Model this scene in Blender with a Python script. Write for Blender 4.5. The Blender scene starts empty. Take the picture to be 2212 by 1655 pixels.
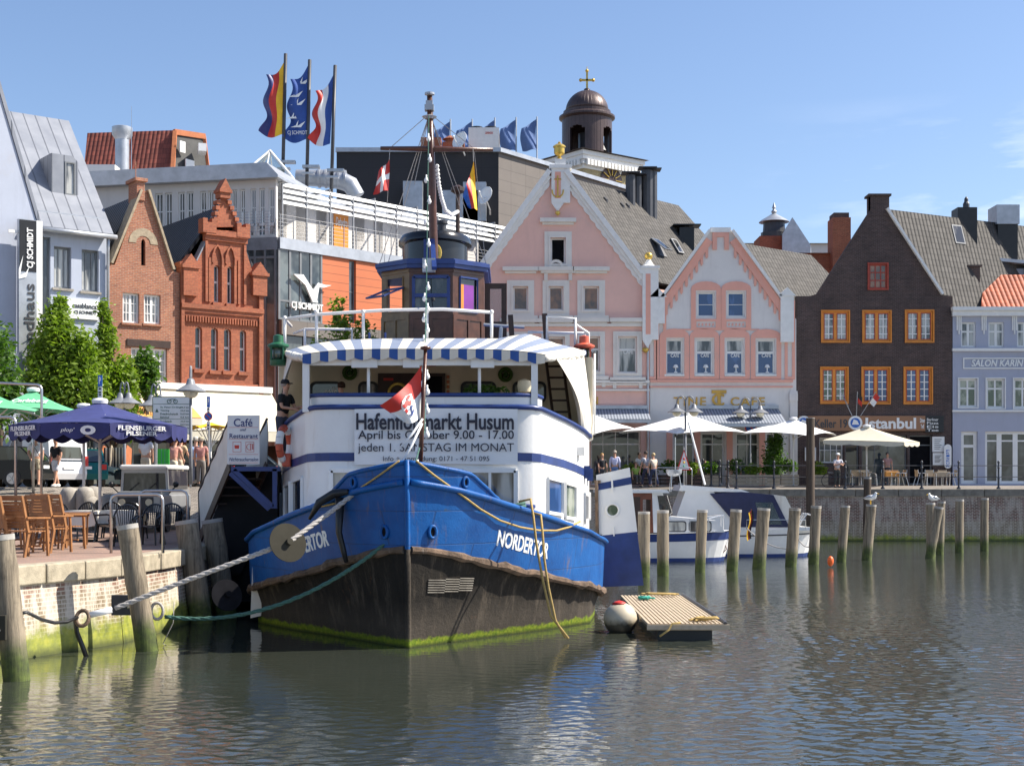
import bpy,bmesh,math,random
from mathutils import Vector,Matrix
from mathutils.geometry import tessellate_polygon
rnd=random.Random(7)
SC=bpy.context.scene
COL=SC.collection
R=math.radians
# ------------------------------------------------------------------ camera, sky, sun, exposure
F,CX,HY,CAMZ=3000.0,1106.0,1042.0,3.0
cd=bpy.data.cameras.new('camera');cam=bpy.data.objects.new('camera',cd);COL.objects.link(cam)
cam.location=(0,0,CAMZ);cam.rotation_euler=(R(90),0,0)
cd.sensor_width=36;cd.lens=36*F/2212;cd.shift_y=(HY-827.5)/2212
cd.clip_start=.5;cd.clip_end=6000
SC.camera=cam
SUN_EL,SUN_AZ=R(46),R(6)
SUND=Vector((math.cos(SUN_EL)*math.cos(SUN_AZ),math.cos(SUN_EL)*math.sin(SUN_AZ),math.sin(SUN_EL)))
w=bpy.data.worlds.new('World');SC.world=w;w.use_nodes=True
nt=w.node_tree;bg=nt.nodes['Background']
sky=nt.nodes.new('ShaderNodeTexSky');sky.sky_type='NISHITA';sky.sun_disc=False
sky.sun_elevation=SUN_EL;sky.sun_rotation=math.atan2(SUND.x,SUND.y)
sky.air_density=1.0;sky.dust_density=.8;sky.ozone_density=2.2;sky.altitude=0
tc=nt.nodes.new('ShaderNodeTexCoord')
mp=nt.nodes.new('ShaderNodeMapping');mp.inputs['Scale'].default_value=(2.2,2.2,11)
nz=nt.nodes.new('ShaderNodeTexNoise');nz.inputs['Scale'].default_value=2.1;nz.inputs['Detail'].default_value=7;nz.inputs['Roughness'].default_value=.58
rp=nt.nodes.new('ShaderNodeValToRGB');rp.color_ramp.elements[0].position=.47;rp.color_ramp.elements[1].position=.74
# thin cirrus only low in the sky on the right
sx=nt.nodes.new('ShaderNodeSeparateXYZ')
r1=nt.nodes.new('ShaderNodeMapRange');r1.inputs['From Min'].default_value=.16;r1.inputs['From Max'].default_value=.33
r2=nt.nodes.new('ShaderNodeMapRange');r2.inputs['From Min'].default_value=.26;r2.inputs['From Max'].default_value=.205
mu=nt.nodes.new('ShaderNodeMath');mu.operation='MULTIPLY'
mu2=nt.nodes.new('ShaderNodeMath');mu2.operation='MULTIPLY'
mx=nt.nodes.new('ShaderNodeMixRGB');mx.inputs[2].default_value=(8.5,8.8,9.4,1)
L=nt.links.new
L(tc.outputs['Generated'],mp.inputs[0]);L(mp.outputs[0],nz.inputs['Vector']);L(nz.outputs['Fac'],rp.inputs[0])
L(tc.outputs['Generated'],sx.inputs[0]);L(sx.outputs[0],r1.inputs[0]);L(sx.outputs[2],r2.inputs[0])
L(r1.outputs[0],mu.inputs[0]);L(r2.outputs[0],mu.inputs[1]);L(mu.outputs[0],mu2.inputs[0]);L(rp.outputs[0],mu2.inputs[1])
tint=nt.nodes.new('ShaderNodeMixRGB');tint.blend_type='MULTIPLY';tint.inputs[0].default_value=1;tint.inputs[2].default_value=(.97,.985,1.06,1)
L(sky.outputs[0],tint.inputs[1])
L(mu2.outputs[0],mx.inputs[0]);L(tint.outputs[0],mx.inputs[1]);L(mx.outputs[0],bg.inputs[0])
bg.inputs[1].default_value=.095
sl=bpy.data.lights.new('sun','SUN');sl.energy=5;sl.angle=R(.5);sl.color=(1,.93,.82)
so=bpy.data.objects.new('sun',sl);COL.objects.link(so);so.location=(60,30,80)
so.rotation_euler=(-SUND).to_track_quat('-Z','Y').to_euler()
SC.view_settings.view_transform='Standard';SC.view_settings.look='None';SC.view_settings.gamma=1
SC.view_settings.exposure=.85
SC.render.engine='CYCLES'
SC.cycles.max_bounces=8;SC.cycles.transparent_max_bounces=12
# ------------------------------------------------------------------ helpers
def P(xd,yd,Y):
 return Vector(((xd-CX)/F*Y,Y,CAMZ+(HY-yd)/F*Y))
class MB:
 def __init__(s,M=None):s.v=[];s.f=[];s.m=[];s.M=M
 def pt(s,p):
  p=Vector(p)
  if s.M is not None:p=s.M@p
  s.v.append(p);return len(s.v)-1
 def face(s,pts,m=0):
  s.f.append([s.pt(p)for p in pts]);s.m.append(m)
 def box(s,a,b,m=0):
  x0,y0,z0=a;x1,y1,z1=b
  if x0>x1:x0,x1=x1,x0
  if y0>y1:y0,y1=y1,y0
  if z0>z1:z0,z1=z1,z0
  i=[s.pt(p)for p in((x0,y0,z0),(x1,y0,z0),(x1,y1,z0),(x0,y1,z0),(x0,y0,z1),(x1,y0,z1),(x1,y1,z1),(x0,y1,z1))]
  for q in((3,2,1,0),(4,5,6,7),(0,1,5,4),(1,2,6,5),(2,3,7,6),(3,0,4,7)):
   s.f.append([i[k]for k in q]);s.m.append(m)
  return s
 def cbox(s,c,sz,m=0):
  return s.box([c[k]-sz[k]/2 for k in range(3)],[c[k]+sz[k]/2 for k in range(3)],m)
 def bar(s,p,q,wd,h,m=0,up=(0,0,1)):
  p=Vector(p);q=Vector(q);d=(q-p).normalized();u=Vector(up)
  if abs(d.dot(u))>.98:u=Vector((1,0,0))
  a=d.cross(u).normalized()*wd/2;b=a.normalized().cross(d).normalized()*h/2
  i=[s.pt(x)for x in(p-a-b,p+a-b,p+a+b,p-a+b,q-a-b,q+a-b,q+a+b,q-a+b)]
  for k in((3,2,1,0),(4,5,6,7),(0,1,5,4),(1,2,6,5),(2,3,7,6),(3,0,4,7)):
   s.f.append([i[j]for j in k]);s.m.append(m)
  return s
 def tube(s,pts,r,n=8,m=0,closed=False,caps=True):
  pts=[Vector(p)for p in pts];k=len(pts)
  rs=list(r)if isinstance(r,(list,tuple))else[r]*k
  rings=[];prev=None
  for i,p in enumerate(pts):
   if closed:d=pts[(i+1)%k]-pts[i-1]
   else:d=pts[min(i+1,k-1)]-pts[max(i-1,0)]
   d.normalize()
   if prev is None:
    a=d.orthogonal().normalized()
   else:
    a=prev-d*prev.dot(d)
    a=a.normalized()if a.length>1e-6 else d.orthogonal().normalized()
   prev=a;b=d.cross(a)
   rings.append([s.pt(p+(a*math.cos(t)+b*math.sin(t))*rs[i])for t in(2*math.pi*j/n for j in range(n))])
  for i in range(k if closed else k-1):
   A=rings[i];B=rings[(i+1)%k]
   for j in range(n):
    s.f.append([A[j],A[(j+1)%n],B[(j+1)%n],B[j]]);s.m.append(m)
  if caps and not closed:
   s.f.append(rings[0][::-1]);s.m.append(m);s.f.append(rings[-1][:]);s.m.append(m)
  return s
 def cyl(s,p,q,r0,r1=None,n=12,m=0):return s.tube([p,q],[r0,r0 if r1 is None else r1],n,m)
 def lathe(s,prof,c=(0,0,0),n=16,m=0,sx=1,sy=1):
  c=Vector(c);rings=[]
  for r,z in prof:
   rings.append([s.pt(c+Vector((r*sx*math.cos(2*math.pi*j/n),r*sy*math.sin(2*math.pi*j/n),z)))for j in range(n)])
  for A,B in zip(rings,rings[1:]):
   for j in range(n):s.f.append([A[j],A[(j+1)%n],B[(j+1)%n],B[j]]);s.m.append(m)
  s.f.append(rings[0][::-1]);s.m.append(m);s.f.append(rings[-1][:]);s.m.append(m)
  return s
 def ball(s,c,r,n=12,m=0,sz=1):
  k=max(4,n//2)
  return s.lathe([(max(.001,r*math.sin(math.pi*i/k)),-r*sz*math.cos(math.pi*i/k))for i in range(k+1)],c,n,m)
 def prism(s,poly,y0,y1,m=0,holes=(),caps=True):
  loops=[[Vector((a,b,0))for a,b in poly]]+[[Vector((a,b,0))for a,b in h]for h in holes]
  area=sum(p.x*q.y-q.x*p.y for p,q in zip(loops[0],loops[0][1:]+loops[0][:1]))
  if area<0:loops[0].reverse()
  flat=[p for l in loops for p in l]
  tris=tessellate_polygon(loops)
  if caps:
   for t in tris:
    a,b,c=(flat[k]for k in t)
    if(b-a).cross(c-a).z<0:b,c=c,b
    if(b-a).cross(c-a).length<1e-9:continue
    s.face([(p.x,y0,p.y)for p in(a,b,c)],m)
    s.face([(p.x,y1,p.y)for p in(a,c,b)],m)
  for li,l in enumerate(loops):
   for p,q in zip(l,l[1:]+l[:1]):
    qd=[(p.x,y0,p.y),(p.x,y1,p.y),(q.x,y1,q.y),(q.x,y0,q.y)]
    s.face(qd if li==0 else qd,m)
  return s
 def frame(s,x0,z0,x1,z1,wd,y0,y1,m=0):
  s.prism([(x0,z0),(x1,z0),(x1,z1),(x0,z1)],y0,y1,m,[[(x0+wd,z0+wd),(x1-wd,z0+wd),(x1-wd,z1-wd),(x0+wd,z1-wd)]])
  return s
 def grid(s,fn,nu,nv,m=0):
  idx=[[s.pt(fn(i/nu,j/nv))for j in range(nv+1)]for i in range(nu+1)]
  for i in range(nu):
   for j in range(nv):
    s.f.append([idx[i][j],idx[i+1][j],idx[i+1][j+1],idx[i][j+1]]);s.m.append(m if not callable(m)else m(i,j))
  return s
 def sheet(s,fn,nu,nv,th=.01,m=0):
  def nrm(u,v):
   e=1e-3;a=Vector(fn(min(u+e,1),v))-Vector(fn(max(u-e,0),v));b=Vector(fn(u,min(v+e,1)))-Vector(fn(u,max(v-e,0)))
   n=a.cross(b);return n.normalized()if n.length>0 else Vector((0,0,1))
  s.grid(fn,nu,nv,m)
  s.grid(lambda u,v:Vector(fn(1-u,v))-nrm(1-u,v)*th,nu,nv,(lambda i,j:m(nu-1-i,j))if callable(m)else m)
  return s
 def add(s,o,M=None):
  k=len(s.v)
  for p in o.v:s.v.append(M@p if M is not None else p.copy())
  for f in o.f:s.f.append([i+k for i in f])
  s.m+=o.m;return s
 def build(s,name,mats,parent=None,smooth=False,world=False,bevel=0,weld=False,auto=None):
  me=bpy.data.meshes.new(name)
  vs=s.v
  if world and parent is not None:
   Mi=PM[parent.name].inverted();vs=[Mi@p for p in vs]
  me.from_pydata([tuple(p)for p in vs],[],s.f)
  if not isinstance(mats,(list,tuple)):mats=[mats]
  for mt in mats:me.materials.append(mt)
  me.polygons.foreach_set('material_index',s.m)
  uvl=me.uv_layers.new(name='UVMap').data
  for p in me.polygons:
   n=p.normal
   if abs(n.z)>.96:t=Vector((1,0,0));b=Vector((0,1,0))
   else:
    t=Vector((0,0,1)).cross(n).normalized();b=n.cross(t)
   for li in p.loop_indices:
    co=me.vertices[me.loops[li].vertex_index].co
    uvl[li].uv=(co.dot(t),co.dot(b))
  if weld:
   bm=bmesh.new();bm.from_mesh(me);bmesh.ops.remove_doubles(bm,verts=bm.verts,dist=.0005);bmesh.ops.recalc_face_normals(bm,faces=bm.faces);bm.to_mesh(me);bm.free()
  if smooth:
   me.polygons.foreach_set('use_smooth',[True]*len(me.polygons))
   if auto:me.set_sharp_from_angle(angle=R(auto))
  o=bpy.data.objects.new(name,me);COL.objects.link(o)
  if parent is not None:o.parent=parent
  if bevel:
   md=o.modifiers.new('bevel','BEVEL');md.width=bevel;md.segments=2;md.limit_method='ANGLE'
  PM[o.name]=Matrix.Identity(4)if parent is None else PM[parent.name]
  return o
PM={}
def tag(o,label=None,cat=None,group=None,kind=None):
 if label:o['label']=label
 if cat:o['category']=cat
 if group:o['group']=group
 if kind:o['kind']=kind
 return o
def thing(name,label,cat,loc=(0,0,0),rz=0,group=None):
 o=bpy.data.objects.new(name,None);COL.objects.link(o)
 o.location=loc;o.rotation_euler=(0,0,rz);o.empty_display_size=.2
 PM[o.name]=Matrix.Translation(Vector(loc))@Matrix.Rotation(rz,4,'Z')
 return tag(o,label,cat,group)
def dup(root,loc,rz=0,label=None,group=None,scale=1):
 def cp(o,par):
  c=o.copy();COL.objects.link(c)
  if par is not None:c.parent=par
  for ch in o.children:cp(ch,c)
  return c
 r=cp(root,None);r.location=loc;r.rotation_euler=(0,0,rz);r.scale=(scale,)*3
 if label:r['label']=label
 if group:r['group']=group
 return r
def text_mb(txt,rect,y=0,depth=.01,bold=0,shear=0,keep=False,font_gap=1.0):
 """letters filling rect (x0,z0,x1,z1) on the plane y, facing -y"""
 cu=bpy.data.curves.new('t','FONT');cu.body=txt;cu.size=1;cu.offset=bold;cu.shear=shear;cu.resolution_u=3;cu.space_character=font_gap
 o=bpy.data.objects.new('t',cu);COL.objects.link(o)
 dg=bpy.context.evaluated_depsgraph_get();dg.update()
 me=bpy.data.meshes.new_from_object(o.evaluated_get(dg))
 xs=[v.co.x for v in me.vertices]or[0,1];ys=[v.co.y for v in me.vertices]or[0,1]
 ax,bx,ay,by=min(xs),max(xs),min(ys),max(ys)
 sx=(rect[2]-rect[0])/max(1e-6,bx-ax);sz=(rect[3]-rect[1])/max(1e-6,by-ay)
 mb=MB()
 vs=[Vector((rect[0]+(v.co.x-ax)*sx,y,rect[1]+(v.co.y-ay)*sz))for v in me.vertices]
 k=len(vs)
 mb.v=vs+[v+Vector((0,depth,0))for v in vs]
 for p in me.polygons:mb.f.append(list(p.vertices));mb.m.append(0)
 cnt={}
 for p in me.polygons:
  for e in p.edge_keys:cnt[e]=cnt.get(e,0)+1
 for(a,b),c in cnt.items():
  if c==1:mb.f.append([a,b,b+k,a+k]);mb.m.append(0)
 bpy.data.objects.remove(o);bpy.data.curves.remove(cu);bpy.data.meshes.remove(me)
 return mb
 # ------------------------------------------------------------------ materials
class NT:
 def __init__(s,name):
  s.mat=bpy.data.materials.new(name);s.mat.use_nodes=True;s.nt=s.mat.node_tree
  s.b=s.nt.nodes['Principled BSDF']
 def n(s,t,**kw):
  nd=s.nt.nodes.new('ShaderNode'+t)
  for k,v in kw.items():
   if k.startswith('_'):setattr(nd,k[1:],v)
   else:
    key=int(k[1:])if k[0]=='i' and k[1:].isdigit()else k.replace('__',' ')
    s.set(nd.inputs[key],v)
  return nd
 def set(s,inp,v):
  if hasattr(v,'node'):s.nt.links.new(v,inp)
  elif hasattr(v,'outputs'):s.nt.links.new(v.outputs[0],inp)
  else:
   if inp.type=='RGBA' and len(v)==3:v=(*v,1)
   inp.default_value=v
 def math(s,op,a,b=0):
  nd=s.n('Math',_operation=op);s.set(nd.inputs[0],a);s.set(nd.inputs[1],b);return nd.outputs[0]
 def noise(s,sc,vec=None,detail=4,rough=.6,scale3=None):
  v=vec or s.co('Object')
  if scale3:v=s.n('Mapping',Vector=v,Scale=scale3).outputs[0]
  return s.n('TexNoise',Vector=v,Scale=sc,Detail=detail,Roughness=rough).outputs['Fac']
 def co(s,k):return s.n('TexCoord').outputs[k]
 def ramp(s,fac,stops):
  nd=s.n('ValToRGB',Fac=fac);cr=nd.color_ramp
  while len(cr.elements)<len(stops):cr.elements.new(.5)
  for e,(p,c)in zip(cr.elements,stops):e.position=p;e.color=(*c,1)if len(c)==3 else c
  return nd.outputs[0]
 def mix(s,fac,a,b,blend='MIX'):
  nd=s.n('MixRGB',_blend_type=blend);s.set(nd.inputs[0],fac);s.set(nd.inputs[1],a);s.set(nd.inputs[2],b);return nd.outputs[0]
 def rng(s,v,a,b,c=0,d=1):return s.n('MapRange',Value=v,From__Min=a,From__Max=b,To__Min=c,To__Max=d).outputs[0]
 def bump(s,h,st=.3,dist=.02):s.set(s.b.inputs['Normal'],s.n('Bump',Height=h,Strength=st,Distance=dist).outputs[0])
 def out(s,col=None,rough=None,metal=None,spec=None,coat=None):
  for k,v in(('Base Color',col),('Roughness',rough),('Metallic',metal),('Specular IOR Level',spec),('Coat Weight',coat)):
   if v is not None:s.set(s.b.inputs[k],v)
  return s.mat
def sc(c,k):return tuple(min(1,x*k)for x in c)
def pm(name,col,rough=.55,var=.18,scale=3.0,bump=.08,metal=0,spec=.5,fine=True,dirt=None):
 t=NT(name);f=t.noise(scale)
 c=t.ramp(f,[(.3,sc(col,1-var)),(.7,sc(col,1+var))])
 if dirt is not None:
  g=t.noise(1.0,detail=6,rough=.7,scale3=(dirt[1],dirt[1],dirt[1]*.18))
  c=t.mix(t.rng(g,.56,.74,0,dirt[2]),c,dirt[0])
 if bump:t.bump(t.noise(scale*9,detail=3),bump,.02)
 return t.out(c,rough,metal,spec)
def brick(name,c1,c2,mortar,bw=.24,bh=.075,rough=.85,patch=.2,seed=0):
 t=NT(name);uv=t.co('UV')
 b=t.n('TexBrick',Vector=uv,Color1=c1,Color2=c2,Mortar=mortar,Scale=1.0,Mortar__Size=.012,Brick__Width=bw,Row__Height=bh,Bias=0.0,Mortar__Smooth=.3)
 f=t.noise(.9,detail=5,rough=.65)
 c=t.mix(1,b.outputs['Color'],t.ramp(f,[(.3,(1-patch,)*3),(.7,(1+patch*.6,)*3)]),'MULTIPLY')
 g=t.noise(9,uv,2)
 c=t.mix(1,c,t.ramp(g,[(.3,(.8,)*3),(.7,(1.15,)*3)]),'MULTIPLY')
 t.bump(b.outputs['Fac'],-.5,.01)
 return t.out(c,rough)
def tiles(name,col,tw=.28,th=.36,rough=.6,depth=.05,vr=.25,spec=.4):
 t=NT(name);uv=t.co('UV');s=t.n('SeparateXYZ',Vector=uv)
 u=t.math('MULTIPLY',s.outputs[0],1/tw);v=t.math('MULTIPLY',s.outputs[1],1/th)
 h=t.math('ABSOLUTE',t.math('SINE',t.math('MULTIPLY',u,math.pi)))
 fr=t.math('FRACT',v)
 hh=t.math('ADD',h,t.math('MULTIPLY',t.math('SUBTRACT',1,fr),1.0))
 cell=t.n('CombineXYZ',X=t.math('FLOOR',u),Y=t.math('FLOOR',v),Z=0)
 wn=t.n('TexWhiteNoise',Vector=cell).outputs['Value']
 big=t.noise(.7,detail=5)
 c=t.ramp(t.math('ADD',t.math('MULTIPLY',wn,.6),t.math('MULTIPLY',big,.4)),[(.2,sc(col,1-vr)),(.8,sc(col,1+vr))])
 c=t.mix(t.rng(fr,.78,.95,0,.45),c,sc(col,.35))
 t.bump(hh,.9,depth)
 return t.out(c,rough,spec=spec)
 # ---- palette
M={}
M['brick_orange']=brick('brick_orange',(.42,.15,.075),(.30,.095,.055),(.34,.25,.18))
M['brick_red']=brick('brick_red',(.43,.13,.06),(.33,.09,.045),(.28,.12,.07),patch=.25)
M['brick_brown']=brick('brick_brown',(.085,.05,.042),(.05,.032,.03),(.13,.10,.09),patch=.35)
M['brick_tower']=brick('brick_tower',(.5,.4,.2),(.4,.31,.16),(.45,.38,.24),bw=.4,bh=.15)
M['brick_chimney']=brick('brick_chimney',(.36,.09,.04),(.26,.06,.03),(.3,.17,.1))
def plaster(name,col,d=.07,streak=.35):
 t=NT(name);f=t.noise(1.3,detail=6,rough=.7)
 c=t.ramp(f,[(.3,sc(col,1-d)),(.7,sc(col,1+d*.6))])
 g=t.noise(1.0,detail=6,rough=.7,scale3=(2.2,2.2,.25))
 c=t.mix(t.rng(g,.54,.74,0,streak),c,sc(col,.66))
 c=t.mix(t.rng(t.noise(.35,detail=7,rough=.75),.55,.72,0,.3),c,(.42,.38,.34))
 t.bump(t.noise(30,detail=3),.12,.01)
 return t.out(c,.8)
M['pink']=plaster('plaster_pink',(.80,.50,.42),.05,.24)
M['salmon']=plaster('plaster_salmon',(.80,.40,.31),.05,.15)
M['cream_trim']=plaster('plaster_trim',(.74,.70,.64),.06)
M['white_wall']=plaster('plaster_white',(.72,.69,.66),.05)
M['blue_wall']=plaster('plaster_pale_blue',(.43,.47,.56),.05)
M['office_wall']=plaster('plaster_office',(.64,.61,.58),.05)
M['grey_wall']=plaster('plaster_grey',(.39,.41,.50),.06)
M['white_trim']=pm('white_trim',(.78,.77,.74),.5,.06)
M['white_paint']=pm('white_paint',(.80,.80,.78),.4,.05)
M['sandstone']=pm('sandstone',(.36,.29,.2),.85,.25,6,.3)
M['concrete']=pm('concrete',(.33,.30,.26),.85,.2,4,.25)
M['tile_dark']=tiles('tile_dark',(.075,.072,.074),rough=.55)
M['tile_black']=tiles('tile_black',(.022,.022,.026),rough=.4,spec=.5)
M['tile_grey']=tiles('tile_grey',(.062,.057,.052),rough=.75)
M['tile_red']=tiles('tile_red',(.36,.085,.035),rough=.6)
M['tile_maroon']=tiles('tile_maroon',(.22,.055,.035),rough=.7)
M['orange_panel']=None
def panel(name,col,pw,ph,gap=.02,dark=.3,rough=.6):
 t=NT(name);b=t.n('TexBrick',Vector=t.co('UV'),Color1=col,Color2=sc(col,.93),Mortar=sc(col,dark),Scale=1.0,Mortar__Size=gap,Brick__Width=pw,Row__Height=ph,Mortar__Smooth=.1)
 b.offset=0
 c=t.mix(1,b.outputs['Color'],t.ramp(t.noise(.8,detail=4),[(.3,(.92,)*3),(.7,(1.05,)*3)]),'MULTIPLY')
 t.bump(b.outputs['Fac'],-.4,.02)
 return t.out(c,rough)
M['orange_panel']=panel('orange_panel',(.54,.15,.055),2.4,.42,.015,.4)
M['grey_panel']=panel('grey_panel',(.16,.138,.12),1.6,.75,.02,.6)
M['dark_panel']=panel('dark_panel',(.018,.016,.018),2.4,1.0,.01,.5)
def zinc_mat():
 t=NT('zinc');s=t.n('SeparateXYZ',Vector=t.co('UV'))
 fr=t.math('FRACT',t.math('MULTIPLY',s.outputs[0],1/.55))
 d=t.rng(t.math('ABSOLUTE',t.math('SUBTRACT',fr,.5)),.43,.47)
 f=t.noise(1.2,detail=5)
 c=t.ramp(f,[(.3,(.20,.215,.25)),(.7,(.27,.285,.32))])
 c=t.mix(t.math('MULTIPLY',d,.75),c,(.10,.11,.13))
 t.bump(d,.6,.03)
 return t.out(c,.5,.15)
M['zinc']=zinc_mat()
M['sheet_metal']=pm('sheet_metal',(.42,.44,.47),.4,.15,2,.05,.5)
M['steel']=pm('steel',(.5,.5,.5),.3,.12,3,.03,.9)
M['steel_dark']=pm('steel_dark',(.045,.047,.055),.45,.2)
M['pole_grey']=pm('pole_grey',(.20,.21,.23),.45,.2)
M['copper']=None
def copper_mat():
 t=NT('copper');a=t.co('Object');s=t.n('SeparateXYZ',Vector=a)
 an=t.math('ARCTAN2',s.outputs[1],s.outputs[0])
 d=t.rng(t.math('ABSOLUTE',t.math('SUBTRACT',t.math('FRACT',t.math('MULTIPLY',an,36/6.2832)),.5)),.42,.48)
 c=t.ramp(t.noise(.8,detail=6),[(.3,(.060,.040,.038)),(.7,(.10,.066,.062))])
 c=t.mix(t.math('MULTIPLY',d,.6),c,(.025,.014,.014));t.bump(d,.5,.05)
 return t.out(c,.42,.3)
M['copper']=copper_mat()
M['gold']=pm('gold',(.62,.42,.09),.35,.2,4,.1,.6)
M['gold_letter']=pm('gold_letter',(.62,.36,.06),.45,.15)
M['black']=pm('black',(.012,.012,.013),.4,.3)
M['void']=pm('void',(.010,.010,.012),1,.3,bump=0,spec=.05)
M['interior']=pm('interior',(.03,.027,.025),.9,.5,.8,0)
M['dark_wood']=pm('dark_wood',(.045,.022,.014),.5,.3,5,.15)
M['orange_frame']=pm('orange_frame',(.72,.25,.03),.45,.1)
M['red_frame']=pm('red_frame',(.36,.05,.025),.5,.15)
M['grey_frame']=pm('grey_frame',(.17,.18,.19),.5,.12)
def glass_mat(name,dark=(.02,.024,.03),light=(.25,.24,.22),amt=.35,sx=1.5,sz=.5,lo=.55,hi=.62):
# opaque window pane: curtains, rooms and some reflections painted behind a glossy face
 t=NT(name);f=t.n('TexNoise',Vector=t.n('Mapping',Vector=t.n('VectorMath',i0=t.co('Object'),i1=t.math('MULTIPLY',t.n('ObjectInfo').outputs['Random'],60)).outputs[0],Scale=(sx,sx,sz)).outputs[0],Scale=1,Detail=3,Roughness=.6).outputs['Fac']
 c=t.mix(t.rng(f,lo,hi,0,amt),dark,light)
 return t.out(c,.03,spec=.9)
M['glass']=glass_mat('window_glass')
M['glass_curtain']=glass_mat('window_glass_curtain',(.05,.052,.055),(.55,.54,.5),.8,2.2,.35,.42,.56)
M['glass_blue']=glass_mat('window_glass_blue',(.02,.06,.17),(.06,.13,.32),.6)  # mirrored sky painted into the pane as blue
M['glass_brown']=glass_mat('window_glass_brown',(.10,.055,.032),(.34,.15,.06),.9,1.2,.9,.42,.6)  # reflection of the brick houses opposite, painted into the pane as brown
M['glass_green']=glass_mat('window_glass_green',(.05,.08,.05),(.4,.42,.34),.8,1.4,1.0,.45,.6)
M['glass_shop']=glass_mat('shop_glass',(.03,.04,.045),(.22,.25,.24),.6,.7,.5,.45,.65)
def tint_glass():
 t=NT('clear_glass');t.b.inputs['Alpha'].default_value=.28
 return t.out((.12,.18,.18),.03,spec=.8)
M['clear_glass']=tint_glass()
def awn(name,a,b,pitch,rough=.8,axis=0):
 t=NT(name);s=t.n('SeparateXYZ',Vector=t.co('Object'))
 f=t.math('FRACT',t.math('MULTIPLY',s.outputs[axis],1/pitch))
 return t.out(t.mix(t.math('GREATER_THAN',f,.5),a,b),rough)
M['stripe_grey']=awn('striped_awning_grey',(.30,.33,.38),(.13,.15,.19),.17)
M['canvas_white']=pm('canvas_white',(.80,.80,.79),.8,.05,2,.1)
M['canvas_cream']=pm('canvas_cream',(.72,.68,.6),.8,.08,2,.15,dirt=((.4,.3,.2),2,.4))
M['canvas_ecru']=pm('canvas_ecru',(.62,.565,.44),.8,.05)
M['canvas_orange']=pm('canvas_orange',(.72,.36,.1),.8,.1)
M['canvas_green']=pm('canvas_green',(.12,.42,.22),.8,.12)
M['canvas_navy']=pm('canvas_navy',(.034,.042,.155),.75,.18,2,.15)
M['red']=pm('red',(.55,.03,.02),.5,.12)
M['yellow']=pm('yellow',(.85,.5,.02),.6,.1)
M['sign_blue']=pm('sign_blue',(.02,.13,.5),.4,.06)
M['sign_white']=pm('sign_white',(.78,.78,.76),.45,.04)
M['letter_dark']=pm('letter_dark',(.02,.02,.035),.5,.1)
M['letter_grey']=pm('letter_grey',(.05,.05,.055),.5,.1)
M['letter_white']=pm('letter_white',(.82,.82,.8),.5,.04)
M['letter_green']=pm('letter_green',(.03,.11,.07),.5,.04)
M['letter_red']=pm('letter_red',(.6,.05,.03),.5,.1)
M['letter_navy']=pm('letter_navy',(.03,.04,.17),.5,.1)
M['lamp_glass']=pm('lamp_glass',(.75,.68,.5),.2,.06,bump=0)
M['terracotta']=pm('terracotta',(.45,.15,.06),.8)
def leaf_mat(name,a,b,tr=.4):
 t=NT(name);oi=t.n('ObjectInfo');
 g=t.n('NewGeometry');f=t.noise(1.6,detail=2);
 wn=g.outputs['Random Per Island']
 c=t.mix(t.math('ADD',t.math('MULTIPLY',wn,.6),t.math('MULTIPLY',f,.4)),a,b)
 t.out(c,.5,spec=.35)
 tl=t.n('BsdfTranslucent',Color=t.mix(1,c,(1.3,1.5,.6),'MULTIPLY'));ms=t.n('MixShader',Fac=tr)
 t.nt.links.new(t.b.outputs[0],ms.inputs[1]);t.nt.links.new(tl.outputs[0],ms.inputs[2])
 t.nt.links.new(ms.outputs[0],t.nt.nodes['Material Output'].inputs[0])
 return t.mat
M['leaf']=leaf_mat('leaf',(.085,.16,.015),(.27,.36,.045))
M['leaf_dark']=leaf_mat('leaf_dark',(.035,.09,.015),(.11,.2,.03))
M['bark']=pm('bark',(.09,.065,.045),.9,.3,6,.5)
# ---- setting
STREET=2.82;TERR=1.58
def ground_mat():
 t=NT('cobble');uv=t.co('UV')
 b=t.n('TexBrick',Vector=uv,Color1=(.30,.26,.22),Color2=(.20,.175,.15),Mortar=(.10,.088,.075),Scale=1.0,Mortar__Size=.014,Brick__Width=.2,Row__Height=.13,Mortar__Smooth=.5)
 c=t.mix(1,b.outputs['Color'],t.ramp(t.noise(.5,detail=6),[(.3,(.75,)*3),(.7,(1.15,)*3)]),'MULTIPLY')
 t.bump(b.outputs['Fac'],-.7,.02);return t.out(c,.8)
def brickpave():
 t=NT('brick_paving');uv=t.co('UV')
 b=t.n('TexBrick',Vector=uv,Color1=(.36,.22,.16),Color2=(.27,.18,.14),Mortar=(.2,.17,.14),Scale=1.0,Mortar__Size=.008,Brick__Width=.2,Row__Height=.1,Mortar__Smooth=.5)
 c=t.mix(1,b.outputs['Color'],t.ramp(t.noise(.7,detail=6),[(.3,(.75,)*3),(.7,(1.15,)*3)]),'MULTIPLY')
 t.bump(b.outputs['Fac'],-.5,.01);return t.out(c,.85)
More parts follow.
